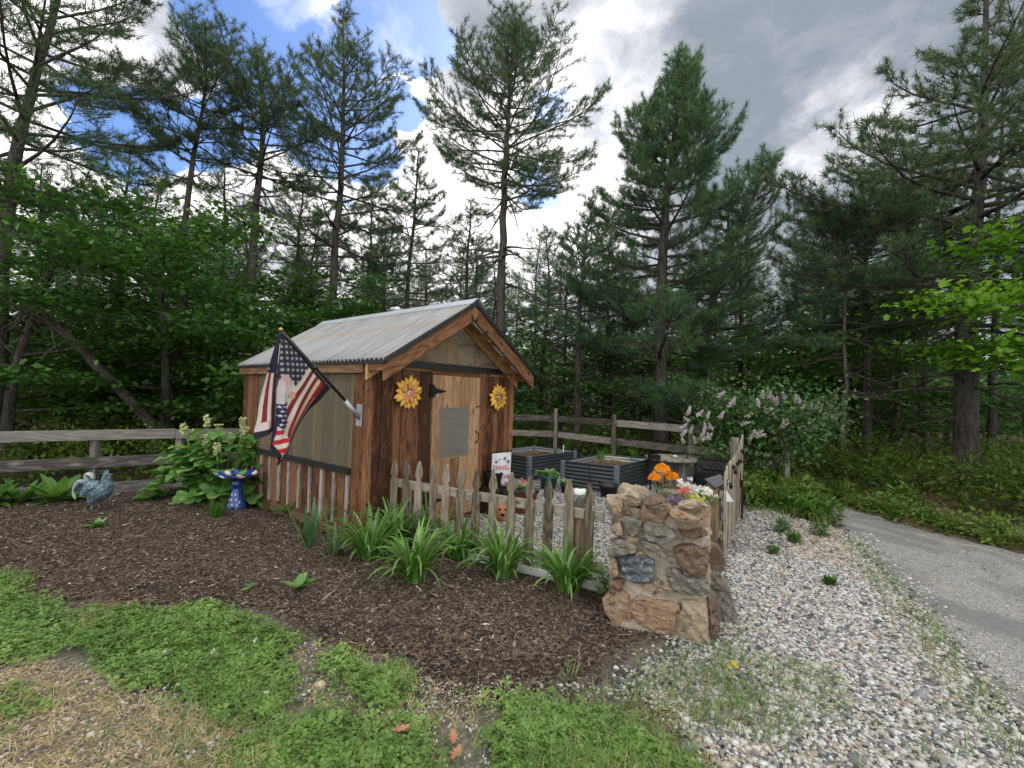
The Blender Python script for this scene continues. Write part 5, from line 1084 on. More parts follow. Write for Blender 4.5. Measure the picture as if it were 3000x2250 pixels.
for x, z in ((-.075, .685), (.045, .725), (.095, .68), (-.115, .575), (.105, .47), (-.11, .50)):
    for k in range(10): a = 2*pi*k/10; fp.lathe([(.009, 0), (0, .0006)], (x+.013*math.cos(a), 0, 0), 8); Vc = fp.v[-1]; fp.v[-1] = np.column_stack([Vc[:,0], -.014-Vc[:,2], Vc[:,1]+z+.013*math.sin(a)+.05*x])
for x, z in ((-.03, .715), (-.11, .63), (.10, .585), (-.12, .45), (.06, .40), (-.05, .41)):
    for k in range(5): a = 2*pi*k/5+.3; fc.lathe([(.007, 0), (0, .0006)], (x+.009*math.cos(a), 0, 0), 6); Vc = fc.v[-1]; fc.v[-1] = np.column_stack([Vc[:,0], -.014-Vc[:,2], Vc[:,1]+z+.009*math.sin(a)+.05*x])
fp.build('flower_print', m_pur, clo); fc.build('flower_print', m_cor, clo)
# ---------------------------------------------------------------- small plants
lf_day = leafmat('daylily_leaf', [(.30, .24, .09), (.068, .15, .026), (.085, .19, .034), (.11, .24, .045), (.14, .28, .06), (.17, .32, .075), (.21, .36, .10), (.27, .40, .14)], .3, .38, .45)
lf_iris = leafmat('iris_leaf', [(.06, .13, .045), (.11, .21, .085), (.17, .28, .13)], .25, .45, .35)
lf_dark = leafmat('dark_grass_leaf', [(.03, .09, .012), (.06, .16, .02), (.12, .24, .05)], .3, .4, .4)
lf_rhub = leafmat('rhubarb_leaf', [(.045, .13, .022), (.09, .23, .042), (.15, .32, .07), (.24, .42, .12)], .35, .38, .45)
lf_broad = leafmat('broad_leaf', [(.06, .15, .03), (.11, .25, .05), (.18, .33, .08)], .35, .45, .35)
lf_clov = leafmat('clover_leaf', [(.085, .155, .03), (.135, .235, .048), (.19, .305, .07), (.25, .365, .11)], .3, .5, .35)
lf_grass = leafmat('grass_blade', [(.08, .16, .03), (.13, .24, .055), (.20, .30, .09), (.36, .35, .17)], .3, .55, .3)
m_stem = plain('green_stem', (.12, .22, .06), .6, var=.3); m_cream = leafmat('cream_blossom', [(.42, .46, .20), (.55, .58, .30), (.66, .66, .42)], .3, .8)
def ground_z(x, y):
    P = A([[x, y]]); ins = inpoly(P, mp)[0]; return float(mz(P, pdist(P, mp))[0]) if ins else .004
def clump(name, label, cat, x, y, n, L, wd, mat, th=(55, 88), curl=(.6, 1.9), R=.07, group=None, K=8, cut=.85, vee=.25, pw=1.5):
    a = rng.uniform(0, 2*pi, n); r_ = R*np.sqrt(rng.random(n)); B = np.column_stack([r_*np.cos(a), r_*np.sin(a), np.zeros(n)]); az = a+rng.normal(0, .5, n); bend = np.where(rng.random(n) < .14, rng.uniform(.5, 1.3, n), 0)
    V, F, r, t_ = strap(B, az, L*rng.uniform(.55, 1.1, n), wd*rng.uniform(.7, 1.15, n), np.radians(rng.uniform(*th, n)), rng.uniform(*curl, n)+bend*(curl[1] > 1.2), K, vee, pw, cut)
    o = mk(name, V, F, mat, smooth=True, r=np.clip(r*.85+t_*.15, 0, 1)); o.location = (x, y, ground_z(x, y)-.005); return tag(o, label, cat, group)
DL = [(1085, 1650, 58, .56, 'daylily clump with long arching leaves by the shed corner post'), (1040, 1560, 40, .62, 'tall daylily clump growing right against the shed wall corner'), (1215, 1718, 64, .50, 'low spreading daylily clump furthest forward on the bark mulch'),
      (1160, 1610, 46, .55, 'daylily clump behind the low spreading one, against the left pickets'), (1343, 1640, 44, .56, 'upright daylily clump between the shed door and the middle pickets'), (1472, 1700, 54, .52, 'daylily clump with a dry white stalk at the middle of the picket fence'), (1662, 1745, 66, .52, 'full daylily clump at the right end of the picket fence'), (1250, 1585, 30, .5, 'daylily tuft half hidden among the left pickets')]
for px_, py_, n, L, lb in DL:
    p = G(px_, py_); clump('daylily', lb, 'daylily', p[0], p[1], int(n*rng.uniform(1.6, 2.2)), L*rng.uniform(.95, 1.15), .040, lf_day, (58, 92), (.7, 2.4), .085, 'daylilies along the picket fence', K=9, cut=.9)
p = G(905, 1612); clump('iris', 'fan of broad blue-green iris blades left of the daylilies', 'iris', p[0], p[1], 17, .50, .062, lf_iris, (62, 92), (.0, .25), .05, 'irises', 6, 1., .06)
p = G(978, 1640); clump('iris', 'slimmer grey-green iris fan touching the daylilies', 'iris', p[0], p[1], 14, .48, .045, lf_iris, (58, 88), (.0, .4), .06, 'irises', 6, 1., .06)
p = G(632, 1525); clump('ornamental_grass', 'short dark green grass tuft in front of the bird bath', 'grass tuft', p[0], p[1], 130, .24, .010, lf_dark, (50, 92), (.1, .9), .065, None, 5, 1., .2)
q = MB(); s_ = G(1512, 1690); q.tube([s_+A([0, 0, 0]), s_+A([-.01, 0, .15]), s_+A([.015, 0, .30])], .004, 5); s_ = G(1470, 1695); q.tube([s_+A([.0, -.03, .0]), s_+A([-.03, -.05, .12])], .005, 5); tag(q.build('dry_stalk', plain('bleached_stalk', (.5, .47, .38), .8), smooth=True), 'bleached dry flower stalks beside the middle daylily clump', 'dry stalk')

def leafgrid(L, w, lob=0., wav=0., K=12, M_=8, droop=.25, tip=1.0):
    V=[]; 
    for i in range(K+1):
        s = i/K; ww = w/2*(math.sin(pi*(s**.72)*.97+.05))**(.75)*(1+lob*abs(math.sin(s*pi*3.5)))
        for j in range(M_+1):
            v = -1+2*j/M_; V.append((s*L, v*ww, -droop*L*s*s+wav*math.sin(s*14+v*3)*abs(v)+.18*w*abs(v)*(1-.5*s)))
    F = [(i*(M_+1)+j, i*(M_+1)+j+1, (i+1)*(M_+1)+j+1, (i+1)*(M_+1)+j) for i in range(K) for j in range(M_)]
    return A(V), A(F)
def rosette(name, label, cat, x, y, n, L, w, mat, el=(15, 70), R=.04, group=None, **k):
    tv, tf = leafgrid(1., w/L, **k); az = rng.uniform(0, 2*pi, n)+np.arange(n)*2.4; e = np.radians(rng.uniform(*el, n))
    d = np.column_stack([np.cos(az)*np.cos(e), np.sin(az)*np.cos(e), np.sin(e)]); R_ = frames(d, A([0, 0, 1.])); P = np.column_stack([R*np.cos(az), R*np.sin(az), np.full(n, .01)])
    V, F, r = scat(tv, [tf], R_, P, L*rng.uniform(.6, 1.1, n)); o = mk(name, V, F, mat, smooth=True, r=r); o.location = (x, y, ground_z(x, y)); return tag(o, label, cat, group)
for px_, py_, n, L, lb in ((165, 1478, 30, .42, 'large rosette of broad grey-green leaves left of the rooster'), (60, 1480, 20, .30, 'smaller broad-leaved rosette next to the large one, beside the kick board'), (-20, 1490, 16, .36, 'broad-leaved plant cut off by the left edge of the picture'), (436, 1444, 9, .14, 'tiny leafy rosette at the foot of the kick board')):
    p = G(px_, py_); rosette('broadleaf_plant', lb, 'plant', p[0], p[1], n, L, L*.36, lf_broad, (12, 75), .04, 'broad-leaved plants along the kick board', droop=.25, wav=.01)
p = G(855, 1515); rosette('broadleaf_plant', 'small wide-leaved plant between the iris and the shed base', 'plant', p[0], p[1], 8, .26, .10, lf_broad, (20, 75), .02, None, droop=.2)
for px_, py_, n, L, lb in ((868, 1735, 9, .13, 'leafy green seedling standing alone in the mulch'), (740, 1733, 4, .07, 'tiny bright seedling left of the leafy one'), (285, 1555, 14, .11, 'low green weed in the mulch below the rooster')):
    p = G(px_, py_); rosette('seedling', lb, 'seedling', p[0], p[1], n, L, L*.62, lf_rhub, (10, 60), .015, 'seedlings in the mulch', droop=.15, wav=.01)
# rhubarb gone to flower
rb = G(545, 1488); rh = thing('rhubarb', 'big rhubarb plant with lobed leaves and cream flower spikes at the shed corner', 'rhubarb', (rb[0]+.16, rb[1]+.50, .02)); rh.scale = (1.22, 1.1, 1.02)
tv, tf = leafgrid(1., .95, lob=.22, wav=.07, K=14, M_=12, droop=.35)
n = 150; az = rng.uniform(0, 2*pi, n); hgt = np.abs(rng.beta(1.2, 1.4, n))*.95; out = .55*np.sqrt(rng.random(n))*(1-.62*hgt/.92)+.05
P = np.column_stack([out*np.cos(az)*1.25, out*np.sin(az)*.85, hgt*.95+.03]); d = np.column_stack([np.cos(az), np.sin(az), rng.uniform(-.25, .55, n)]); d[:, 1] -= .25
V, F, r = scat(tv, [tf], frames(nrm(d), A([0, 0, 1.])), P, .30*(1-.45*hgt)*rng.uniform(.6, 1.15, n)); mk('foliage', V, F, lf_rhub, rh, True, r=r)
stm = MB()
for i in range(0, n, 2): stm.tube([(P[i,0]*.2, P[i,1]*.2, 0), (P[i,0]*.6, P[i,1]*.6, P[i,2]*.6), P[i]], [.010, .008, .006], 5)
heads = []
for k in range(15):
    a = 2*pi*k/15+random.random(); r0 = random.uniform(.03, .42); h = random.uniform(.74, 1.20)*(1-.35*r0); top = A([r0*1.3*math.cos(a)+.06, r0*.8*math.sin(a), h]); stm.tube([(top[0]*.3, top[1]*.3, 0), (top[0]*.8, top[1]*.8, h*.6), top], [.013, .010, .006], 6); heads.append(top)
stm.build('stems', m_stem, rh, smooth=True)
for tp_ in heads:
    m_ = 70; q = np.clip(rng.normal(0, 1, (m_, 3)), -1.6, 1.6)*A([.019, .019, .045])+tp_-A([0, 0, .03]); 
    V, F, r = scat(ICO, [TRI], randrot(m_), q, rng.uniform(.009, .018, m_)); mk('flower_spike', V, F, m_cream, rh, True, r=r)

# hosta, pot plants, planter flowers
def potplant(name, label, cat, loc, n, L, w, mat, el=(10, 65), R=.05, h=0., group=None):
    tv, tf = leafgrid(1., w/L, K=8, M_=4, droop=.3, wav=.01); az = rng.uniform(0, 2*pi, n); e = np.radians(rng.uniform(*el, n)); d = np.column_stack([np.cos(az)*np.cos(e), np.sin(az)*np.cos(e), np.sin(e)])
    P = np.column_stack([R*np.cos(az)*rng.random(n), R*np.sin(az)*rng.random(n), h*rng.random(n)]); V, F, r = scat(tv, [tf], frames(d, A([0, 0, 1.])), P, L*rng.uniform(.6, 1.1, n)); o = mk(name, V, F, mat, smooth=True, r=r); o.location = tuple(loc); return tag(o, label, cat, group)
lf_hosta = leafmat('hosta_leaf', [(.10, .19, .07), (.20, .32, .13), (.34, .45, .24)], .3, .5)
potplant('hosta', 'pale variegated hosta filling the teal pot', 'hosta', p_teal+A([0, 0, .20]), 70, .15, .105, lf_hosta, (5, 50), .11, .07)
potplant('seedling', 'leafy seedling in the small dark pot', 'seedling', p_sm+A([0, 0, .12]), 16, .13, .06, lf_hosta, (5, 60), .03, .06)
potplant('tomato_plant', 'young green plant in the straw of the right raised bed', 'plant', (1.66, 8.15, .42), 26, .13, .05, lf_broad, (0, 75), .05, .2)
potplant('tomato_plant', 'small green plant at the far side of the right raised bed', 'plant', (2.28, 8.3, .40), 16, .12, .05, lf_broad, (10, 80), .04, .2)
potplant('tomato_plant', 'small seedling in the soil of the left raised bed', 'plant', (.95, 9.35, .36), 10, .09, .04, lf_broad, (10, 80), .03, .12)
lf_plum = leafmat('plum_leaf', [(.05, .03, .035), (.08, .07, .04), (.10, .14, .05)], .2, .5)
potplant('bedding_plant', 'dark leafy plant at the left of the red planter box', 'plant', (-.02, 5.95, .30), 34, .10, .045, lf_broad, (5, 75), .10, .04)
potplant('bedding_plant', 'green and cream plant at the right of the red planter box', 'plant', (.22, 6.02, .30), 34, .11, .045, lf_hosta, (5, 75), .10, .05)
def blossoms(mb_pts, size, mat, parent, nm, pet=5, dome=.3, up=None):
    V=[]; F=[]; 
    tv = [(0, 0, -.15)]; tf=[]
    for k in range(pet):
        a = 2*pi*k/pet; w_ = pi/pet*.95; b_ = len(tv); tv += [(.55*math.cos(a-w_*.8), .55*math.sin(a-w_*.8), dome*.4), (1.0*math.cos(a-w_*.45), 1.0*math.sin(a-w_*.45), dome), (1.02*math.cos(a+w_*.45), 1.02*math.sin(a+w_*.45), dome), (.55*math.cos(a+w_*.8), .55*math.sin(a+w_*.8), dome*.4)]; tf.append((0, b_, b_+1, b_+2, b_+3))
    P = A(mb_pts, float); n = len(P); nv = nrm(rng.normal(0, .45, (n, 3))+A([-.15, -.55, .75]) if up is None else up)
    R_ = frames(np.cross(nv, A([.3, 1., .1])), nv); V, F, r = scat(A(tv), [A(tf)], R_, P, size*rng.uniform(.8, 1.15, n)); return mk(nm, V, F, mat, parent, False, r=r)
fm_or = leafmat('orange_petal', [(.68, .20, .008), (.80, .29, .014), (.84, .40, .03)], .2, .6); fm_co = leafmat('coral_petal', [(.60, .10, .06), (.70, .16, .09), (.74, .26, .17)], .25, .6)
fm_wh = leafmat('white_petal', [(.62, .60, .60), (.74, .73, .72), (.80, .78, .76)], .25, .6); fm_pu = leafmat('purple_petal', [(.12, .07, .17), (.22, .14, .28), (.36, .27, .40)], .2, .6); fm_ye = leafmat('lime_leaf', [(.36, .42, .05), (.50, .52, .07), (.58, .56, .12)], .3, .5); fm_pk = leafmat('pink_petal', [(.55, .10, .16), (.68, .22, .26), (.74, .42, .42)], .25, .6)
lf_fine = leafmat('ferny_leaf', [(.05, .11, .025), (.10, .20, .05), (.16, .28, .08)], .3, .6)
def cloudleaf(n, c, rad3, L, mat, parent, nm='foliage', w=.3, gp=1.0):
    q = nrm(rng.normal(size=(n, 3)))*(rng.random(n)**(1/2.2))[:, None]*A(rad3); d = nrm(q/A(rad3)+rng.normal(0, .6, (n, 3))+A([0, 0, .35]))
    tv = A([(0, 0, 0), (.35, w/2, .03), (1, 0, -.06), (.35, -w/2, .03)]); V, F, r = scat(tv, [A([[0, 1, 2, 3]])], frames(d, A([.2, .1, 1.])), q+A(c), L*rng.uniform(.6, 1.2, n)); return mk(nm, V, F, mat, parent, r=r)
def at_pl(px_, py_, y): return Yd(px_, py_, y)
mg = thing('marigold', 'marigold plant with three big orange blooms in the stone planter', 'marigold', at_pl(1950, 1470, 3.56)); O_ = A(mg.location)
cloudleaf(520, (0, 0, -.02), (.13, .11, .14), .05, lf_fine, mg)
sm = MB()
for px_, py_, R_ in ((1941, 1376, .052), (1919, 1401, .038), (1968, 1398, .042)):
    p = at_pl(px_, py_, 3.56)-O_; sm.tube([(p[0]*.3, 0, -.10), (p[0]*.8, p[1], p[2]*.5), p-A([0, 0, .01])], .004, 6)
    m_ = 120; a = rng.uniform(0, 2*pi, m_); r_ = R_*np.sqrt(rng.random(m_)); q = np.column_stack([r_*np.cos(a), r_*np.sin(a)*.8, R_*(.75*np.sqrt(np.maximum(0, 1-(r_/R_)**2))-.28+.16*rng.normal(size=m_))])+p+rng.normal(0, .003, (m_, 3))
    blossoms(q, .016, fm_or, mg, 'bloom', 5, .5, up=nrm(np.column_stack([np.cos(a)*r_/R_, np.sin(a)*r_/R_-.5, np.full(m_, .55)])+rng.normal(0, .35, (m_, 3))))
sm.build('stems', m_stem, mg, smooth=True)
pt = thing('petunia', 'coral petunia plant with open round blooms in the middle of the stone planter', 'petunia', at_pl(1985, 1465, 3.44)); O_ = A(pt.location)
cloudleaf(420, (0, 0, -.03), (.16, .10, .08), .05, lf_fine, pt)
for px_, py_ in ((1952, 1422), (1973, 1432), (1995, 1438), (2012, 1435), (2002, 1441)): blossoms([at_pl(px_, py_, 3.38)-O_], .028, fm_co, pt, 'bloom', 6, .25)
wp = thing('white_phlox', 'white flowering phlox at the right side of the stone planter', 'phlox', at_pl(2030, 1455, 3.55)); O_ = A(wp.location)
cloudleaf(500, (0.02, 0, -.03), (.17, .10, .08), .045, lf_fine, wp)
for px_, py_, m_ in ((1992, 1410, 16), (2000, 1423, 20), (2022, 1426, 26), (2042, 1432, 34), (2058, 1430, 20), (2075, 1437, 26), (2080, 1446, 22), (2038, 1441, 22), (2020, 1437, 20), (2060, 1444, 16)):
    p = at_pl(px_, py_, 3.5)-O_; blossoms(p+rng.normal(0, 1, (m_, 3))*A([.018, .018, .012]), .011, fm_wh, wp, 'bloom', 5, .2)
al = thing('purple_alyssum', 'mound of tiny purple alyssum flowers at the front of the stone planter', 'alyssum', at_pl(1985, 1472, 3.30)); O_ = A(al.location)
cloudleaf(420, (0, 0, -.03), (.13, .07, .05), .025, lf_dark, al, w=.35); blossoms(nrm(rng.normal(size=(260, 3))+A([0, -.3, .5]))*A([.13, .07, .055])+A([0, 0, -.02]), .008, fm_pu, al, 'bloom', 5, .2)
ly = thing('creeping_jenny', 'lime yellow trailing plant at the right front of the stone planter', 'plant', at_pl(2038, 1470, 3.26)); cloudleaf(90, (0, 0, .0), (.08, .05, .035), .045, fm_ye, ly, w=.7)
for q_, lb, mt in (((.0, 5.9, .36), 'magenta flower in the dark red planter box', leafmat('magenta_petal', [(.30, .02, .10), (.42, .05, .16)], .2)), ((.17, 5.95, .44), 'pink and white lily bloom in the dark red planter box', fm_pk)):
    o = blossoms(rng.normal(0, .02, (7, 3)), .032, mt, None, 'flower', 6, .5); o.location = q_; tag(o, lb, 'flower')
cj = thing('woolly_thyme', 'small fine-leaved green herb between the picket fence end and stone planter', 'herb', (.80, 3.58, .03)); cloudleaf(700, (0, 0, .07), (.11, .09, .10), .022, lf_fine, cj, w=.5)

# ---------------------------------------------------------------- lawn: clover, grass, straw, weeds
def reg(L): return A([G(*q)[:2] for q in L])
CL = [(reg([(-200, 1700), (60, 1720), (180, 1790), (300, 1775), (290, 1850), (210, 1900), (60, 1960), (-200, 1990)]), 2300), (reg([(330, 1790), (560, 1775), (720, 1790), (830, 1850), (870, 1900), (800, 1940), (700, 1990), (560, 2010), (400, 2010), (250, 1960), (240, 1870)]), 5600),
      (reg([(520, 1990), (700, 1960), (870, 1950), (900, 2010), (860, 2060), (760, 2140), (640, 2100), (500, 2060)]), 900), (reg([(960, 1900), (1060, 1910), (1040, 1970), (1080, 2010), (1060, 2040), (950, 1990), (930, 1950)]), 500), (reg([(1060, 2010), (1160, 1960), (1200, 2010), (1180, 2050), (1080, 2070)]), 500),
      (reg([(700, 2180), (900, 2110), (1100, 2085), (1280, 2080), (1310, 2150), (1400, 2250), (1500, 2330), (600, 2330)]), 2500), (reg([(1340, 2110), (1470, 2040), (1600, 2050), (1720, 2090), (1900, 2130), (2050, 2230), (2150, 2330), (1420, 2330)]), 4300), (reg([(-200, 1690), (-100, 1640), (80, 1690), (0, 1780), (-200, 1820)]), 500), (reg([(-100, 2040), (80, 2030), (130, 2100), (-100, 2130)]), 260)]
tv=[(0, 0, 0)]; tf=[]
for k in range(3):
    a = 2*pi*k/3; b_ = len(tv)
    for r_, da, z in ((.5, -.62, .08), (.92, -.50, .12), (.98, 0., .05), (.92, .50, .12), (.5, .62, .08)): tv.append((r_*math.cos(a+da), r_*math.sin(a+da), z))
    tf += [(0, b_, b_+1, b_+2), (0, b_+2, b_+3, b_+4)]
Pc = []
for pg, n in CL:
    q = rand_in(pg, int(n*2.0)); dd_ = pdist(q, pg)+fnoise(q, 4, 9)*.13; q = q+rng.normal(0, .05, q.shape); q = q[(dd_ > -.02) & (rng.random(len(q)) < (.25+dd_*6)*smooth01((1.15 if q[:, 1].mean() > 2.3 else .9)+1.3*fnoise(q, 1.7, 31)))]; Pc.append(q)
Pc = np.concatenate(Pc); n = len(Pc); hz = (.010+.030*smooth01(.5+.9*fnoise(Pc, 3.5, 12)))*rng.uniform(.35, 1.1, n)
nv = nrm(np.column_stack([rng.normal(0, .30, (n, 2)), np.ones(n)])); az = rng.uniform(0, 2*pi, n); R_ = frames(np.cross(nv, np.column_stack([np.cos(az), np.sin(az), np.zeros(n)])), nv)
V, F, r = scat(A(tv), [A(tf)], R_, np.column_stack([Pc, hz]), .0195*np.exp(rng.normal(0, .25, n)), r=np.clip(.5+.22*rng.normal(size=n)+.35*fnoise(Pc, 2.5, 4), 0, 1))
tag(mk('clover', V, F, lf_clov, r=r), 'dense low clover patches in the foreground lawn', 'clover', kind='stuff')
for k, (px_, py_) in enumerate(((480, 1947), (747, 1907), (622, 1942))):
    p = G(px_, py_); m_ = 40; q = nrm(rng.normal(size=(m_, 3))+A([0, 0, .4]))*.012; V, F, r = scat(A([(0, 0, 0), (.5, .15, 0), (1, 0, 0), (.5, -.15, 0)]), [A([[0, 1, 2, 3]])], frames(nrm(q), A([.1, .2, 1])), q*.2, np.full(m_, .014)); o = mk('clover_blossom', V, F, fm_wh, r=r); o.location = (p[0], p[1], .065); tag(o, 'round white clover blossom in the big clover patch', 'clover blossom', 'white clover blossoms')
def grass(name, label, regs, L=.10, wd=.0045, mat=lf_grass, th=(35, 88), curl=(.2, 1.6), z=0.):
    B = np.concatenate([rand_in(pg, n) for pg, n in regs]); n = len(B); B = B[rng.random(n) < .45+.55*(fnoise(B, 3, 21) > -.1)]; n = len(B)
    V, F, r, t_ = strap(np.column_stack([B, np.full(n, z)]), rng.uniform(0, 2*pi, n), L*rng.uniform(.4, 1.3, n), wd*rng.uniform(.6, 1.2, n), np.radians(rng.uniform(*th, n)), rng.uniform(*curl, n), 4, .2, 1.4); return tag(mk(name, V, F, mat, r=r), label, 'grass', kind='stuff')
grass('lawn_grass', 'sparse green and dry grass blades over the foreground lawn and gravel edge', [(reg([(1500, 2050), (1800, 2020), (2050, 1960), (2250, 2050), (2120, 2130), (2050, 2200), (2150, 2330), (1500, 2330)]), 3000), (reg([(1850, 1950), (2080, 1890), (2450, 1980), (2500, 2100), (2250, 2200), (2000, 2100)]), 1900), (reg([(500, 1960), (900, 2020), (1450, 2050), (1500, 2330), (400, 2330)]), 1300), (reg([(-200, 1660), (120, 1690), (60, 1760), (-200, 1760)]), 420), (reg([(0, 2000), (700, 2050), (700, 2300), (-200, 2330)]), 350), (reg([(2150, 2060), (2800, 2060), (2900, 2300), (2300, 2300)]), 260), (reg([(2090, 1860), (2170, 1850), (2200, 1960), (2060, 1980)]), 190)])
grass('clover_grass', 'upright grass tufts among the clover', [(reg([(1130, 1980), (1200, 1960), (1210, 2030), (1120, 2040)]), 120), (reg([(-60, 1660), (60, 1680), (50, 1720), (-60, 1720)]), 160), (reg([(1200, 1600), (1330, 1640), (1300, 1720), (1180, 1720)]), 20), (reg([(1640, 1970), (1680, 1950), (1690, 1990), (1650, 2010)]), 50), (reg([(1095, 1690), (1130, 1680), (1140, 1720), (1090, 1725)]), 40)], L=.12)
grass('verge_grass', 'rough grass strip along the driveway edge and below the lilac', [(A([[2.9, 2.85], [3.35, 3.7], [4.0, 5.1], [3.85, 5.2], [3.2, 3.9], [2.75, 3.0]]), 700), (A([[2.1, 1.3], [2.6, 2.3], [2.95, 3.0], [2.75, 3.05], [2.4, 2.4], [1.95, 1.4]]), 500), (A([[3.5, 6.1], [4.3, 5.75], [4.75, 6.7], [5.0, 8.0], [3.7, 7.4]]), 2600)], L=.15, th=(30, 88))
m_deadgrass = leafmat('dead_grass', [(.12, .10, .075), (.22, .19, .145), (.33, .295, .235), (.46, .43, .36)], .15, .85)
def strawreg(nm, lb, regs, L=.075, mat=m_deadgrass):
    B = np.concatenate([rand_in(pg, n) for pg, n in regs]); straw_pile(B, L, np.full(len(B), .008)+.014*rng.random(len(B)), nm, lb, 'straw', .12)
strawreg('dry_straw', 'dry straw and dead grass littering the lower left lawn', [(reg([(-200, 1960), (120, 1940), (320, 1980), (560, 2080), (800, 2150), (950, 2330), (-200, 2330)]), 4600), (reg([(210, 1800), (330, 1760), (420, 1770), (300, 1850), (220, 1880)]), 260), (reg([(870, 1900), (1060, 1880), (1250, 1990), (1500, 2060), (1400, 2130), (1000, 2120), (880, 2060)]), 700), (reg([(1850, 2060), (2050, 1960), (2250, 2100), (2200, 2330), (1600, 2330)]), 900)])
m_needle = leafmat('dead_needle', [(.16, .085, .04), (.28, .16, .08), (.42, .27, .15)], .1, .9)
strawreg('fallen_needles', 'brown fallen pine needles along the gravel and driveway edges', [(A([[3.4, 4.2], [3.9, 5.2], [4.2, 5.7], [3.7, 5.9], [2.9, 4.6]]), 2000), (A([[2.5, 4.9], [3.4, 6.2], [3.6, 7.2], [3.3, 6.9]]), 350), (A([[5.5, 5.5], [6.6, 3.9], [8, 3], [9, 4], [6.5, 7], [5.6, 8]]), 3500), (A([[2.6, 2.5], [3.3, 3.8], [3.1, 3.9], [2.4, 2.6]]), 350)], .10, m_needle)
strawreg('mulch_litter', 'pale twigs and straw bits lying on the bark mulch', [(mp, 260)], .10)
# weeds and flowers in the gravel
for px_, py_, R_, lb, mt in ((2290, 1560, .10, 'blue-green weed in the gravel right of the side fence', lf_iris), (2325, 1590, .07, 'grey-green low weed in front of the blue-green one', lf_dark), (2402, 1570, .10, 'bushy yellow-green weed near the driveway edge', lf_fine), (2190, 1460, .12, 'yellow-green spurge by the far end of the side fence', fm_ye), (2265, 1625, .05, 'little weed in the open gravel', lf_fine), (2430, 1715, .04, 'tiny dark weed in the middle of the gravel', lf_dark)):
    p = G(px_, py_); o = thing('weed', lb, 'weed', (p[0], p[1], 0)); cloudleaf(int(2600*R_), (0, 0, R_*.7), (R_, R_, R_*.8), .055, mt, o, w=.4)
bc = thing('buttercup', 'buttercup with three yellow flowers in the grass in front of the stone planter', 'buttercup', G(2155, 1985)); O_ = A(bc.location); sm = MB()
for px_, py_ in ((2149, 1941), (2158, 1955), (2134, 1953)):
    p = onplane(px_, py_, O_+A([0, .02, 0]), A([0, -1., 0]))-O_; sm.tube([(0, 0, 0), p*A([.6, .6, .5]), p], .002, 5); blossoms([p], .014, leafmat('yellow_petal', [(.70, .48, .01), (.75, .55, .02)], .2), bc, 'bloom', 5, .3)
sm.build('stems', m_stem, bc)
lfv = [(0, 0), (.18, .12), (.22, .05), (.38, .26), (.45, .10), (.62, .24), (.68, .09), (.85, .12), (1, 0)]; oakP = lfv+[(a, -b_) for a, b_ in lfv[-2:0:-1]]
m_oak = plain('dead_oak_leaf', (.32, .15, .085), .7, var=.3, scale=30)
for px_, py_, an_, lb in ((1328, 2205, 1.7, 'curled brown oak leaf at the bottom of the lawn, upper of two'), (1322, 2252, 1.2, 'brown oak leaf cut by the bottom edge of the picture'), (1145, 2165, .4, 'pale dry leaf lying in the clover left of the oak leaves')):
    p = G(px_, py_); o = MB(); o.add([(a*.09, b_*.11, .012+.03*(a-.5)**2+abs(b_)*.03) for a, b_ in oakP], [A([list(range(len(oakP)))])]); q = o.build('oak_leaf', m_oak, solid=.001); q.location = (p[0], p[1], .02); q.rotation_euler = (0, 0, an_); tag(q, lb, 'leaf')
for px_, py_, s_, c_, lb in ((938, 2010, .026, (.52, .42, .30), 'tan pebble on the bare lawn patch'), (915, 1965, .018, (.25, .26, .28), 'small grey pebble above the tan one'), (780, 2035, .02, (.5, .45, .36), 'pale pebble at the edge of the lower clover')):
    p = G(px_, py_); o = mk('stone', ICO*A([s_*1.3, s_, s_*.6])+rng.normal(0, s_*.08, (12, 3)), [TRI], plain('pebble', c_, .85), smooth=True); o.location = (p[0], p[1], s_*.4); tag(o, lb, 'stone')
tag(pebbles('grit_stones', np.concatenate([rand_in(reg([(-200, 1900), (330, 1950), (900, 2120), (1100, 2330), (-200, 2330)]), 2600), rand_in(reg([(880, 1880), (1250, 1990), (1450, 2060), (1100, 2110), (860, 2050)]), 700), rand_in(reg([(1200, 2000), (1900, 2000), (1900, 2250), (1300, 2330)]), 700)]), .006, .004, m_peb), 'small stones and grit pressed into the bare soil of the lawn', 'stones')
# roadside boulders and white rock
for k, (px_, py_, s_, lb) in enumerate(((2965, 1575, .17, 'mossy grey boulder on the far roadside'), (2660, 1510, .10, 'small dark stone at the foot of the roadside shrubs'), (2900, 1550, .09, 'half buried stone left of the mossy boulder'))):
    p = G(px_, py_); q = rng.normal(0, .1, (12, 3)); V0 = ICO*A([1.2, 1, .75])+q; o = mk('boulder', V0*s_, [TRI], K_gr, smooth=True); md = o.modifiers.new('s', 'SUBSURF'); md.levels = 2; md.render_levels = 2; o.location = (p[0], p[1], s_*.35); tag(o, lb, 'boulder')
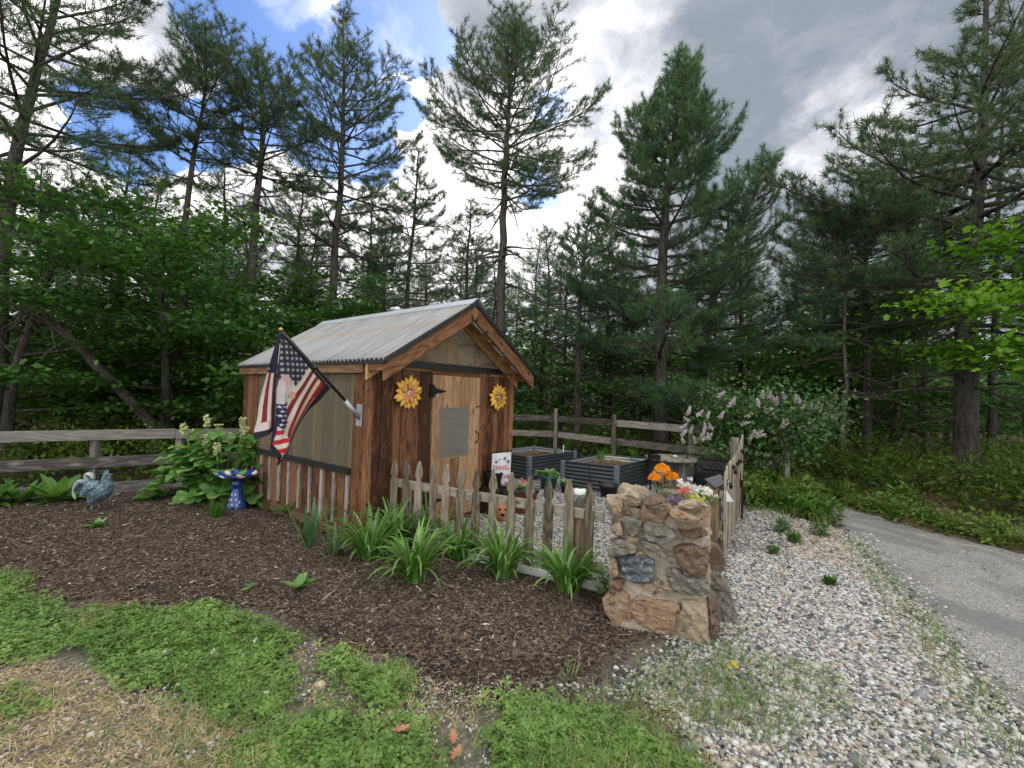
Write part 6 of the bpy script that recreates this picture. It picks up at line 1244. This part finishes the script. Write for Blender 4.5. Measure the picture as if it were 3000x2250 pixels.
# ---------------------------------------------------------------- trees
m_bark = bark('pine_bark', [(.028, .025, .022), (.085, .075, .067), (.17, .155, .14)])
m_bark2 = bark('grey_bark', [(.05, .045, .04), (.13, .115, .10), (.23, .21, .185)], 1.2)
lf_pine = leafmat('pine_needle', [(.032, .066, .034), (.058, .105, .052), (.090, .145, .070), (.14, .19, .085)], .3, .5, .35)
lf_pine2 = leafmat('white_pine_needle', [(.034, .082, .044), (.060, .125, .064), (.098, .175, .080), (.155, .235, .095)], .3, .5, .35)
lf_map = leafmat('maple_leaf', [(.028, .075, .016), (.050, .125, .024), (.082, .185, .036), (.13, .25, .05)], .35, .45, .35)
lf_lime = leafmat('lime_maple_leaf', [(.07, .19, .015), (.13, .29, .025), (.20, .38, .04), (.28, .46, .07)], .45, .45, .3)
def sticks(P0, P1, r0, r1):
    P0 = A(P0); P1 = A(P1); n = len(P0); R_ = frames(P1-P0, A([.3, .2, 1.])); y = R_[:, :, 1]; z = R_[:, :, 2]; V = np.zeros((n, 6, 3))
    for k in range(3):
        a = 2*pi*k/3; o = y*math.cos(a)+z*math.sin(a); V[:, k] = P0+o*A(r0)[:, None]; V[:, 3+k] = P1+o*A(r1)[:, None]
    off = (np.arange(n)*6)[:, None, None]; F = (A([(0,1,4,3),(1,2,5,4),(2,0,3,5)])[None]+off).reshape(-1, 4); return V.reshape(-1, 3), F
def tufts(P, D, L, nn, r, wd=.011, spread=.8):
    n = len(P); D = nrm(D); d = nrm(D[:, None, :]*rng.uniform(.35, 1.0, (n, nn, 1))+rng.normal(0, spread*.75, (n, nn, 3))); b_ = P[:, None, :]-D[:, None, :]*rng.uniform(0, .10, (n, nn, 1))
    ln = L*rng.uniform(.65, 1.15, (n, nn, 1)); sd = nrm(np.cross(d, rng.normal(size=(n, nn, 3))))*wd
    V = np.stack([b_-sd*.6, b_+sd*.6, b_+d*ln], 2).reshape(-1, 3); return V, np.arange(len(V)).reshape(-1, 3), np.repeat(np.clip(r[:, None]+rng.normal(0, .06, (n, nn)), 0, 1).ravel(), 3)
def pathpos(path, f):
    q = np.linspace(0, 1, len(path)); return A([np.interp(f, q, path[:, i]) for i in range(3)])
def pine(name, label, path, r0, cb, Rm, nb, prof='open', mat=None, L=.17, nn=17, dead=14, dens=1., up=(0., .75), group=None, barkm=None, sub=.17, twig=.072, topround=.0, cat='pine tree'):
    path = A(path, float); base = path[0].copy(); path = path-base; H = path[-1][2]
    # smooth the trunk
    q = np.linspace(0, 1, len(path)); qq = np.linspace(0, 1, 22); Pt = np.stack([np.interp(qq, q, path[:, i]) for i in range(3)], 1)
    for _ in range(2): Pt[1:-1] = (Pt[:-2]+2*Pt[1:-1]+Pt[2:])/4
    Pt += np.column_stack([rng.normal(0, .015, (22, 2)), np.zeros(22)])
    root = thing(name, label, cat, base, group=group); tm = MB()
    rr_ = r0*(1-.86*qq**.9); rr_[0] *= 1.25; tm.tube(Pt, rr_, 12)
    sp0, sp1, sr0, sr1 = [], [], [], []; TP, TD, TR = [], [], []; ga = rng.uniform(0, 6)
    for i in range(nb+dead):
        isd = i >= nb; f = (cb+(1-cb)*((i+.5)/nb)**.92) if not isd else rng.uniform(cb*.35, cb*1.15); f = min(f+rng.normal(0, .008), .992)
        g_ = max(0., (f-cb)/(1-cb)); ga += 2.4+rng.normal(0, .35)
        if prof == 'open': R = Rm*(.62+.5*math.sin(pi*min(1, max(0, g_*1.05+.12)))-.52*g_**1.5-(.22*g_ if g_ > .8 else 0))
        elif prof == 'cone': R = Rm*(1.02-.86*g_**1.15)
        elif prof == 'top': R = Rm*(.45+.75*math.sin(pi*min(1, g_*.85+.1))-.35*g_**2)
        R *= rng.uniform(.5, 1.28); vig = rng.uniform(.6, 1.45); el = up[0]+(up[1]-up[0])*max(0, g_)+rng.normal(0, .12)
        if isd: R = Rm*rng.uniform(.25, .75); el = rng.uniform(-.25, .25)
        R = max(R, .25); p = pathpos(Pt, f); K = 6; t_ = np.linspace(0, 1, K); az = ga+.35*rng.normal()*t_
        e = el-.22*np.sin(pi*t_)+.55*t_**2*(1 if not isd else -.4); st = R/(K-1); B = [p]
        for k in range(1, K): B.append(B[-1]+st*A([math.cos(az[k])*math.cos(e[k]), math.sin(az[k])*math.cos(e[k]), math.sin(e[k])]))
        B = A(B); br = max(.010, min(r0*.34*(1-.7*f), .012+.016*R)); tm.tube(B, np.linspace(br, .006, K), 5, cap=False)
        ns = max(2, int(R/sub*dens)) if not isd else int(R/.3)
        for j in range(ns):
            u_ = .18+.82*(j+.5)/ns if not isd else .3+.7*rng.random(); b_ = pathpos(B, u_); ax = nrm(pathpos(B, min(1, u_+.08))-pathpos(B, u_-.08)); sgn = 1 if j % 2 else -1
            sd = nrm(np.cross(ax, A([0, 0, 1.])))*sgn; l_ = (.22+.38*R*(1-u_)**.8*.8+.12)*rng.uniform(.6, 1.15); d = nrm(ax*rng.uniform(.5, .9)+sd*rng.uniform(.5, .95)+A([0, 0, rng.uniform(-.1, .45)])); e_ = b_+d*l_
            sp0.append(b_); sp1.append(e_); sr0.append(.0075); sr1.append(.003)
            if isd: continue
            m_ = max(1, int(l_*.8/twig*vig*(.55+.75*u_))); cr = rng.uniform(.15, .75)
            for k in range(m_):
                w_ = 1-.78*((k+.3)/m_)**1.25; TP.append(b_+d*l_*w_+rng.normal(0, .025, 3)); TD.append(d+A([0, 0, .35])+rng.normal(0, .3, 3)); TR.append(cr+.22*(w_-.5)+.1*rng.normal())
        if not isd:
            for k in range(3): TP.append(B[-1]+rng.normal(0, .03, 3)); TD.append(nrm(B[-1]-B[-2])+A([0, 0, .3])); TR.append(rng.uniform(.4, .9))
    V, F = sticks(sp0, sp1, sr0, sr1); tm.add(V, [F]); tm.build('trunk', barkm or m_bark, root, smooth=True)
    V, F, r = tufts(A(TP), A(TD), L, nn, A(TR), .0085 if L < .2 else .010); mk('crown', V, [F], mat or lf_pine, root, r=r); return root
def trunkpx(pts, y, lean=0., base_y=None):
    P = [Yd(a, b_, y+lean*i) for i, (a, b_) in enumerate(pts)]; p0 = P[0]; P = [A([p0[0]+(p0[0]-P[1][0])*.0, p0[1], -.08])]+[p for p in P if p[2] > .3]; return P
GP = 'tall pines behind the garden'
pine('pine_tree', 'tall dark pine cut by the left picture edge, its crown leaning right', trunkpx([(-8, 1250), (0, 900), (28, 520), (95, 250), (170, 0), (250, -320)], 8.6), .19, .42, 3.1, 74, 'open', L=.19, dens=1.1, dead=10, group=GP, nn=14)
pine('pine_tree', 'crooked pine with a forked bending trunk, second in from the left', trunkpx([(505, 1280), (522, 1000), (530, 800), (548, 560), (578, 400), (600, 290), (605, 165)], 11), .13, .60, 1.75, 52, 'top', dead=16, up=(.25, .95), group=GP, dens=1.05)
pine('pine_tree', 'slim pine left of the shed roof with bare lower trunk and broken stub', trunkpx([(728, 1250), (733, 850), (745, 640), (768, 450), (772, 300), (748, 150)], 11.8), .17, .55, 1.9, 54, 'open', dead=26, up=(.1, .95), group=GP)
pine('pine_tree', 'thick-trunked full-crowned pine rising behind the shed roof, left of its ridge', trunkpx([(985, 1250), (976, 800), (1000, 500), (1010, 300), (1004, 30)], 12.6), .17, .40, 2.45, 86, 'open', dead=24, up=(.0, .95), group=GP, dens=1.1)
pine('pine_tree', 'shorter bushy pine between the two tallest pines behind the shed', trunkpx([(1185, 1250), (1190, 900), (1212, 650), (1226, 440)], 15.5), .15, .42, 2.2, 54, 'open', dead=12, group=GP)
pine('pine_tree', 'lone straight pine behind the shed gable with long bare side limbs', trunkpx([(1462, 1300), (1470, 800), (1478, 500), (1490, 300), (1503, 80)], 13), .16, .42, 2.75, 84, 'open', dead=22, up=(-.02, 1.05), group=GP, dens=1.1)
pine('pine_tree', 'thin young pine with a bare straight trunk behind the raised beds', trunkpx([(1692, 1320), (1694, 1000), (1706, 800), (1722, 640)], 12.5), .12, .38, 1.9, 46, 'open', lf_pine2, dead=22, group=GP, L=.15)
pine('white_pine', 'broad dense white pine with foliage to the ground right of the shed', trunkpx([(1935, 1330), (1935, 900), (1950, 600), (1975, 400), (2004, 195)], 12.2), .20, .10, 3.1, 128, 'cone', lf_pine2, dead=10, up=(-.08, .9), group=GP, dens=1.5, L=.18, nn=19)
pine('white_pine', 'leaning white pine with two spindly tops right of the dense one', trunkpx([(2050, 1330), (2062, 1000), (2110, 800), (2190, 600), (2262, 480)], 13), .17, .20, 2.5, 80, 'cone', lf_pine2, dead=8, up=(0, .9), group=GP, dens=1.1)
pine('pine_tree', 'straight dark pine beyond the driveway bend with a rounded top', trunkpx([(2540, 1420), (2539, 970), (2537, 750), (2550, 555)], 10.6), .115, .36, 2.1, 62, 'open', lf_pine2, dead=26, group=GP, dens=.9)
pine('pine_tree', 'thin pale-barked pine left of the straight dark roadside pine', trunkpx([(2468, 1420), (2476, 1080), (2474, 800), (2440, 640)], 10.0), .06, .40, 1.4, 34, 'open', lf_pine2, dead=20, group=GP, barkm=m_bark2)
pine('pine_tree', 'dark low-branched pine between the straight roadside pine and the thick one', trunkpx([(2620, 1400), (2628, 1180), (2640, 900), (2650, 760)], 11.6), .095, .34, 1.8, 42, 'open', dead=24, group=GP)
pine('pine_tree', 'huge thick-trunked pine at the right rising out of the picture', trunkpx([(2836, 1420), (2826, 1020), (2848, 720), (2872, 520), (2885, 270), (2890, -150)], 8.8), .215, .30, 3.5, 84, 'open', dead=30, up=(-.05, .5), group=GP, L=.20, nn=18, dens=.95)
pine('pine_tree', 'second pine trunk close behind the huge one at the right', trunkpx([(2900, 1400), (2914, 920), (2930, 500), (2940, 150)], 11.2), .105, .34, 1.8, 46, 'open', dead=20, group=GP)

# broad-leaved trees
LEAF = [(0, 0, 0), (.30, .34, .04), (.46, .24, .02), (.66, .46, .05), (.72, .20, .0), (1.0, 0, -.08), (.72, -.20, .0), (.66, -.46, .05), (.46, -.24, .02), (.30, -.34, .04)]
LEAFF = [A([[0, 1, 2, 3, 4, 5]]), A([[0, 5, 6, 7, 8, 9]])]
def leafy(name, label, base, H, r0, cb, Rm, nl, nleaf, mat, lsz=.10, lean=(0, 0), group=None, cat='tree', flat=.16, barkm=None, sq=(1, 1), dirs=None, spr=.55):
    root = thing(name, label, cat, base, group=group); tm = MB(); q = np.linspace(0, 1, 14); Pt = np.column_stack([lean[0]*q**1.4+.10*np.sin(q*7+rng.random()*6)*q, lean[1]*q**1.4+.10*np.cos(q*6+rng.random()*6)*q, H*q]); tm.tube(Pt, r0*(1-.88*q), 9)
    C = []; s0, s1 = [], []
    for i in range(nl):
        f = cb+(1-cb)*(i+.5)/nl*.97; az = 2.4*i+rng.normal(0, .4) if dirs is None else rng.uniform(*dirs); R = Rm*(.5+.6*math.sin(pi*min(1, .25+.75*(f-cb)/(1-cb))))*rng.uniform(.7, 1.15); p = pathpos(Pt, f); el = rng.uniform(.05, .35)+.5*max(0, f-.6); K = 5; B = [p]
        for k in range(1, K): B.append(B[-1]+R/(K-1)*A([math.cos(az)*math.cos(el)*sq[0], math.sin(az)*math.cos(el)*sq[1], math.sin(el)*(1-.35*k/K)]))
        B = A(B); tm.tube(B, np.linspace(max(.012, r0*.35*(1-f*.6)), .006, K), 5, cap=False)
        for u_ in np.linspace(.3, 1, max(3, int(R/.32))):
            c = pathpos(B, u_)
            for s_ in (-1, 1): a2 = az+s_*rng.uniform(.5, 1.1); l_ = rng.uniform(.25, .6)*(1.1-.5*u_)*Rm*.45+.15; e_ = c+l_*A([math.cos(a2), math.sin(a2), rng.uniform(-.1, .2)]); s0.append(c); s1.append(e_); C.append(e_)
            C.append(c)
    V, F = sticks(s0, s1, np.full(len(s0), .007), np.full(len(s0), .003)); tm.add(V, [F]); tm.build('trunk', barkm or m_bark, root, smooth=True)
    C = A(C); k = rng.integers(0, len(C), nleaf); n = nleaf; off = rng.normal(0, 1, (n, 3))*A([spr*.5, spr*.5, flat*.5]); P = C[k]+off; nv = nrm(rng.normal(0, .42, (n, 3))+A([0, 0, 1.])); az = rng.uniform(0, 2*pi, n)
    R_ = frames(np.cross(nv, np.column_stack([np.cos(az), np.sin(az), np.zeros(n)])), nv); cl = rng.random(len(C)); V, F, r = scat(A(LEAF)*A([1, .95, 1]), LEAFF, R_, P, lsz*rng.uniform(.6, 1.2, n), r=np.clip(.15+.6*cl[k]+rng.normal(0, .14, n), 0, 1)); mk('crown', V, F, mat, root, r=r); return root
ML = [((-9.3, 8.2), 6.6, .11, .22, 2.6, 17, 9000, 'dark leafy maple nearest the left picture edge'), ((-7.4, 9.6), 7.4, .12, .20, 2.6, 18, 9500, 'dense green maple behind the left plank fence'), ((-5.4, 9.2), 4.9, .08, .28, 2.0, 13, 6500, 'low spreading maple sapling above the left fence near the shed'),
      ((-10.6, 11.5), 8.6, .14, .22, 3.0, 18, 9000, 'taller maple at the back of the left woods'), ((-5.0, 11.4), 6.0, .10, .25, 2.3, 14, 6500, 'maple with layered branches behind the crooked pine'), ((-13.0, 9.5), 7.5, .12, .18, 2.8, 15, 7000, 'maple outside the left corner of the fence')]
for (x, y), H, r0, cb, R, nl, nf, lb in ML: leafy('maple_tree', lb, (x, y, -.1), H*.70, r0, cb, R, nl, nf, lf_map, .125, group='maples in the left woods', lean=(rng.normal(0, .3), rng.normal(0, .3)))
leafy('maple_tree', 'bright lime-green maple reaching in from the right picture edge', (9.75, 6.3, -.1), 5.0, .14, .34, 2.7, 20, 9000, lf_lime, .125, cat='tree', dirs=(1.9, 4.4), flat=.18, spr=.6)
# leaning dead trunk
dt = thing('dead_tree', 'fallen dead trunk leaning diagonally across the left woods', 'dead tree', Yd(486, 1290, 8.9)*A([1, 1, 0])); O_ = A(dt.location); o = MB()
P = [Yd(490, 1300, 8.9)-O_, Yd(440, 1235, 8.75), Yd(330, 1120, 8.5), Yd(200, 985, 8.2), Yd(90, 900, 7.95), Yd(-10, 825, 7.7), Yd(-120, 740, 7.5)]; P = A([P[0]]+[p-O_ for p in P[1:]]); P[0][2] = 0
o.tube(P, [.10, .095, .085, .075, .07, .06, .045], 10); o.build('trunk', m_bark, dt, smooth=True); o = MB()
for k in range(46):
    b_ = Yd(95+rng.normal(0, 14), 910+rng.normal(0, 12), 7.95)-O_; d = nrm(rng.normal(size=3)+A([0, -.3, -.4])); l_ = rng.uniform(.15, .55); o.tube([b_, b_+d*l_*.5+rng.normal(0, .04, 3), b_+d*l_+rng.normal(0, .07, 3)], [.012, .008, .003], 4, cap=False)
for px_, py_, dx, dz in ((40, 865, -.5, -.3), (150, 960, .3, -.5), (250, 1040, -.2, .4), (190, 1000, -.35, -.45)):
    b_ = Yd(px_, py_, 8.1)-O_; o.tube([b_, b_+A([dx*.5, -.1, dz*.4]), b_+A([dx, -.15, dz])], [.02, .013, .005], 5)
o.build('dead_branches', m_bark2, dt, smooth=True)

# background forest: copies of a few pines and saplings
lib = []
for k, (H, r0, cb, R, nb, pf, mt) in enumerate(((11.5, .15, .45, 2.0, 46, 'open', lf_pine), (13.5, .18, .40, 2.4, 54, 'open', lf_pine), (9.0, .11, .30, 1.9, 50, 'cone', lf_pine2), (12.5, .14, .55, 1.8, 38, 'top', lf_pine))):
    lib.append(pine('pine_tree', 'pine standing deeper in the woods', [(0, 0, -.1), (.1*k, .1, H*.4), (.15, -.1*k, H*.75), (.2, .1, H)], r0, cb, R, nb, pf, mt, L=.24, nn=11, dead=16, dens=1., group='pines deeper in the woods', twig=.095, sub=.22))
sap = leafy('sapling', 'leafy green sapling in the understory of the woods', (0, 0, 0), 4.2, .045, .18, 1.5, 13, 3000, lf_map, .14, group='saplings in the understory')
spots = []
cand = np.column_stack([rng.uniform(-34, 34, 900), rng.uniform(13.5, 44, 900)])
for x, y in cand:
    if abs(x) > y*1.25+2 or len(spots) >= 78: continue
    dm = 1.7+.05*y
    if all((x-a)**2+(y-b_)**2 > dm*dm for a, b_ in spots): spots.append((x, y))
FILL = [(330, 430, 13.5, 0), (420, 520, 15, 2), (640, 470, 14.5, 1), (850, 520, 15.5, 0), (905, 640, 14, 2), (1085, 560, 15, 2), (1120, 690, 13.6, 2), (1350, 600, 15, 0), (1395, 720, 14, 2), (1585, 690, 15.5, 2), (1640, 760, 13.8, 2), (1790, 640, 15, 2), (2150, 640, 15, 2), (2330, 700, 14, 2), (2390, 620, 15.5, 0), (200, 560, 14, 2), (90, 480, 15.5, 0), (2700, 560, 14.5, 1), (560, 640, 13.6, 2), (700, 620, 15.2, 2)]
for px_, yt, d_, k in FILL:
    p = Yd(px_, 1150, d_); o = copy_tree(lib[k]); s_ = (Yd(px_, yt, d_)[2]+.2)/(11.5, 13.5, 9., 12.5)[k]; o.location = (p[0], d_, -.2); o.rotation_euler = (0, 0, rng.uniform(0, 6.28)); o.scale = (s_*1.05, s_*1.05, s_); o['label'] = 'mid-height bushy pine filling the gap between taller pines'; o['group'] = 'mid-height pines between the tall ones'
for i, (x, y) in enumerate(spots):
    k = i % 4; o = lib[k] if i < 4 else copy_tree(lib[k]); o.location = (x, y, -.2); o.rotation_euler = (rng.normal(0, .025), rng.normal(0, .025), rng.uniform(0, 6.28)); Hk = (11.5, 13.5, 9., 12.5)[k]; s_ = min(1.15, (1.7+.40*y*(1 if abs(x) > .45*y else .86)*rng.uniform(.72, 1.08))/Hk); o.scale = (s_, s_, s_)
    o['label'] = 'slender pine standing deeper in the woods behind the nearer tall pines'
sspots = []
for x, y in np.column_stack([rng.uniform(-26, 30, 2200), rng.uniform(10.8, 27, 2200)]):
    if abs(x) > y*1.25+1 or len(sspots) >= 150: continue
    if -2.5 < x < 3.2 and y < 12.9: continue
    if 3.0 < x < 7.2 and y < 12.5: continue
    if all((x-a)**2+(y-b_)**2 > 1.5 for a, b_ in sspots): sspots.append((x, y))
for i, (x, y) in enumerate(sspots):
    o = sap if i == 0 else copy_tree(sap); o.location = (x, y, -.15); o.rotation_euler = (0, 0, rng.uniform(0, 6.28)); s_ = rng.uniform(.45, 1.05)*1.05; o.scale = (s_*1.15, s_*1.15, s_)
    o['label'] = 'leafy green sapling in the understory beneath the pines'
# undergrowth masses
def bushmass(name, label, P, hgt, n, mat, lsz, cat):
    k = rng.integers(0, len(P), n); c = P[k]; h_ = hgt[k]; q = nrm(rng.normal(size=(n, 3)))*rng.uniform(.55, 1., n)[:, None]**.5; q[:, 2] = np.abs(q[:, 2]); V0 = np.column_stack([c[:, 0]+q[:, 0]*h_*.75, c[:, 1]+q[:, 1]*h_*.75, q[:, 2]*h_])
    nv = nrm(rng.normal(0, .55, (n, 3))+A([0, 0, 1.])); az = rng.uniform(0, 2*pi, n); R_ = frames(np.cross(nv, np.column_stack([np.cos(az), np.sin(az), np.zeros(n)])), nv); tv = A([(0, 0, 0), (.5, .24, .05), (1, 0, -.05), (.5, -.24, .05)])
    cl = rng.random(len(P)); V, F, r = scat(tv, [A([[0, 1, 2, 3]])], R_, V0, lsz*np.exp(rng.normal(-.05, .38, n)), r=np.clip(.1+.65*cl[k]+rng.normal(0, .13, n), 0, 1)); return tag(mk(name, V, F, mat, r=r), label, cat, kind='stuff')
lf_und = leafmat('undergrowth_leaf', [(.065, .115, .018), (.11, .19, .03), (.165, .26, .045), (.24, .33, .07)], .35, .5)
c1 = rand_in(A([[5.75, 7.6], [6.0, 6.3], [7.2, 4.6], [9.2, 3.4], [16, 3.0], [16, 12], [6.5, 13]]), 210); bushmass('roadside_shrubs', 'low green huckleberry shrubs massed along the far roadside under the pines', c1, rng.uniform(.45, 1.05, 210)*np.clip(.6+.2*(c1[:, 0]-5.5), .5, 1.15), 90000, leafmat('shrub_leaf', [(.05, .088, .015), (.085, .145, .024), (.125, .20, .036), (.19, .26, .06)], .35, .5), .07, 'shrubs')
cr_ = np.concatenate([A([np.linspace(a[0], b_[0], 40), np.linspace(a[1], b_[1], 40)]).T for a, b_ in zip(ROADR[1:-3], ROADR[2:-2])]); cr_ = cr_[rng.random(len(cr_)) < .55]+A([.55, .12])+rng.normal(0, .14, (1, 2)); cr_ = cr_+rng.normal(0, .13, cr_.shape); bushmass('verge_plants', 'low leafy plants and weeds fringing the far edge of the driveway', cr_, rng.uniform(.10, .38, len(cr_)), 16000, lf_und, .05, 'plants')
c2 = np.concatenate([rand_in(A([[-18, 5.2], [-9.5, 4.6], [-7.2, 6.0], [-4.6, 8.0], [-2.8, 9.0], [-2.6, 12.3], [-3, 20], [-24, 20]]), 330), rand_in(A([[-2.6, 12.3], [1.3, 12.4], [5.5, 8.6], [7.5, 12], [8, 18], [-6, 18]]), 130)]); bushmass('woodland_undergrowth', 'leafy undergrowth covering the woodland floor behind the plank fences', c2, rng.uniform(.3, 1.05, len(c2)), 120000, lf_und, .075, 'undergrowth')
c3 = np.column_stack([rng.uniform(-75, 75, 620), rng.uniform(36, 60, 620)]); c3h = rng.uniform(3, 10.5, 620); bushmass('distant_woods', 'distant green woods closing off the view behind the trunks', c3, c3h, 130000, lf_map, .45, 'woods')
tv_ = A([[3.6, 6.6], [4.4, 6.2], [4.9, 7.0], [5.0, 8.3], [4.2, 8.6], [3.7, 7.6]])
bushmass('lilac_ground_cover', 'mixed leafy plants growing thickly below the lilac', rand_in(tv_, 60), rng.uniform(.2, .55, 60), 9000, lf_und, .07, 'undergrowth')
# lilies at the driveway corner
for px_, py_, n, L, lb in ((2330, 1500, 26, .42, 'broad-leaved lily-like plant at the driveway corner below the lilac'), (2270, 1475, 18, .36, 'broad-leaved plant left of the driveway corner, against the side fence'), (2395, 1510, 20, .36, 'narrow-leaved plant overhanging the driveway edge'), (2230, 1440, 16, .34, 'leafy plant at the back end of the side picket fence')):
    p = G(px_, py_); rosette('broadleaf_plant', lb, 'plant', p[0], p[1], n, L, L*.28, lf_broad, (15, 80), .08, 'plants at the driveway corner', droop=.3)
# lilac
lc = A([4.62, 8.15, 0]); li = thing('lilac_bush', 'flowering lilac bush with pale purple blossoms beyond the side picket fence', 'lilac', lc); tm = MB(); C = []
for k in range(15):
    a = 2*pi*k/15+rng.normal(0, .3); R = rng.uniform(.5, 1.35); h = rng.uniform(1.0, 1.75); e_ = A([R*math.cos(a)*1.05, R*math.sin(a)*.8, h]); tm.tube([A([.10*math.cos(a), .10*math.sin(a), 0]), e_*A([.25, .25, .45]), e_*A([.62, .62, .78]), e_], [.045, .035, .024, .010], 7)
    for u_ in (.5, .65, .8, .92, 1.): C.append(e_*A([u_, u_, .25+.75*u_])); 
C = A(C+[(rng.uniform(-1.2, 1.35), rng.uniform(-.8, .7), rng.uniform(.55, 1.75)) for _ in range(50)]); C = C[(C[:, 0]/1.5)**2+((C[:, 2]-.9)/.98)**2 < 1.05]
tm.build('stems', m_bark2, li, smooth=True); n = 7200; k = rng.integers(0, len(C), n); P = C[k]+rng.normal(0, 1, (n, 3))*A([.19, .19, .13]); nv = nrm(rng.normal(0, .5, (n, 3))+A([0, -.35, .9])); az = rng.uniform(0, 2*pi, n); R_ = frames(np.cross(nv, np.column_stack([np.cos(az), np.sin(az), np.zeros(n)])), nv)
V, F, r = scat(A([(0, 0, 0), (.25, .32, .06), (.6, .26, .03), (1, 0, -.10), (.6, -.26, .03), (.25, -.32, .06)]), [A([[0, 1, 2, 3]]), A([[0, 3, 4, 5]])], R_, P, .085*rng.uniform(.6, 1.2, n)); mk('foliage', V, F, leafmat('lilac_leaf', [(.028, .075, .018), (.05, .12, .028), (.085, .17, .045), (.13, .22, .07)], .3, .4, .4), li, r=r)
fm_li = leafmat('lilac_petal', [(.44, .34, .44), (.58, .49, .56), (.70, .63, .67), (.78, .73, .74)], .3, .7)
LB = [(213,105),(243,130),(120,150),(250,125),(335,105),(355,108),(365,118),(375,122),(395,108),(430,118),(435,117),(440,120),(320,128),(118,155),(152,160),(175,165),(110,178),(102,200),(125,210),(165,200),(180,198),(160,222),(175,228),(180,228),(165,235),(105,218),(100,240),(135,238),(215,165),(285,190),(298,165),(355,150),(395,190),(400,195),(305,218),(325,218),(315,222),(330,225),(300,228),(455,140),(475,138),(495,138),(505,145),(498,158),(510,165),(515,175),(530,145),(525,170),(540,168),(552,172),(510,190),(485,202)]
for x, y in LB:
    px_, py_ = 1900+x*1.0*1.0, 1050+y*1.0
    dx = (px_-2218)/225.; yy_ = 8.15-.78*math.sqrt(max(.05, 1-dx*dx*.85)); p = Yd(px_, py_, yy_)-lc; m_ = 95; d = nrm(A([rng.normal(0, .5), -.35, rng.uniform(.3, .9)])); s_ = rng.random(m_); q = p+d*((s_-.5)*.13)[:, None]+nrm(rng.normal(size=(m_, 3)))*(.034*(1-.72*s_))[:, None]
    V, F, r = scat(ICO, [TRI], randrot(m_), q, rng.uniform(.007, .012, m_)); mk('blossom', V, F, fm_li, li, True, r=r)
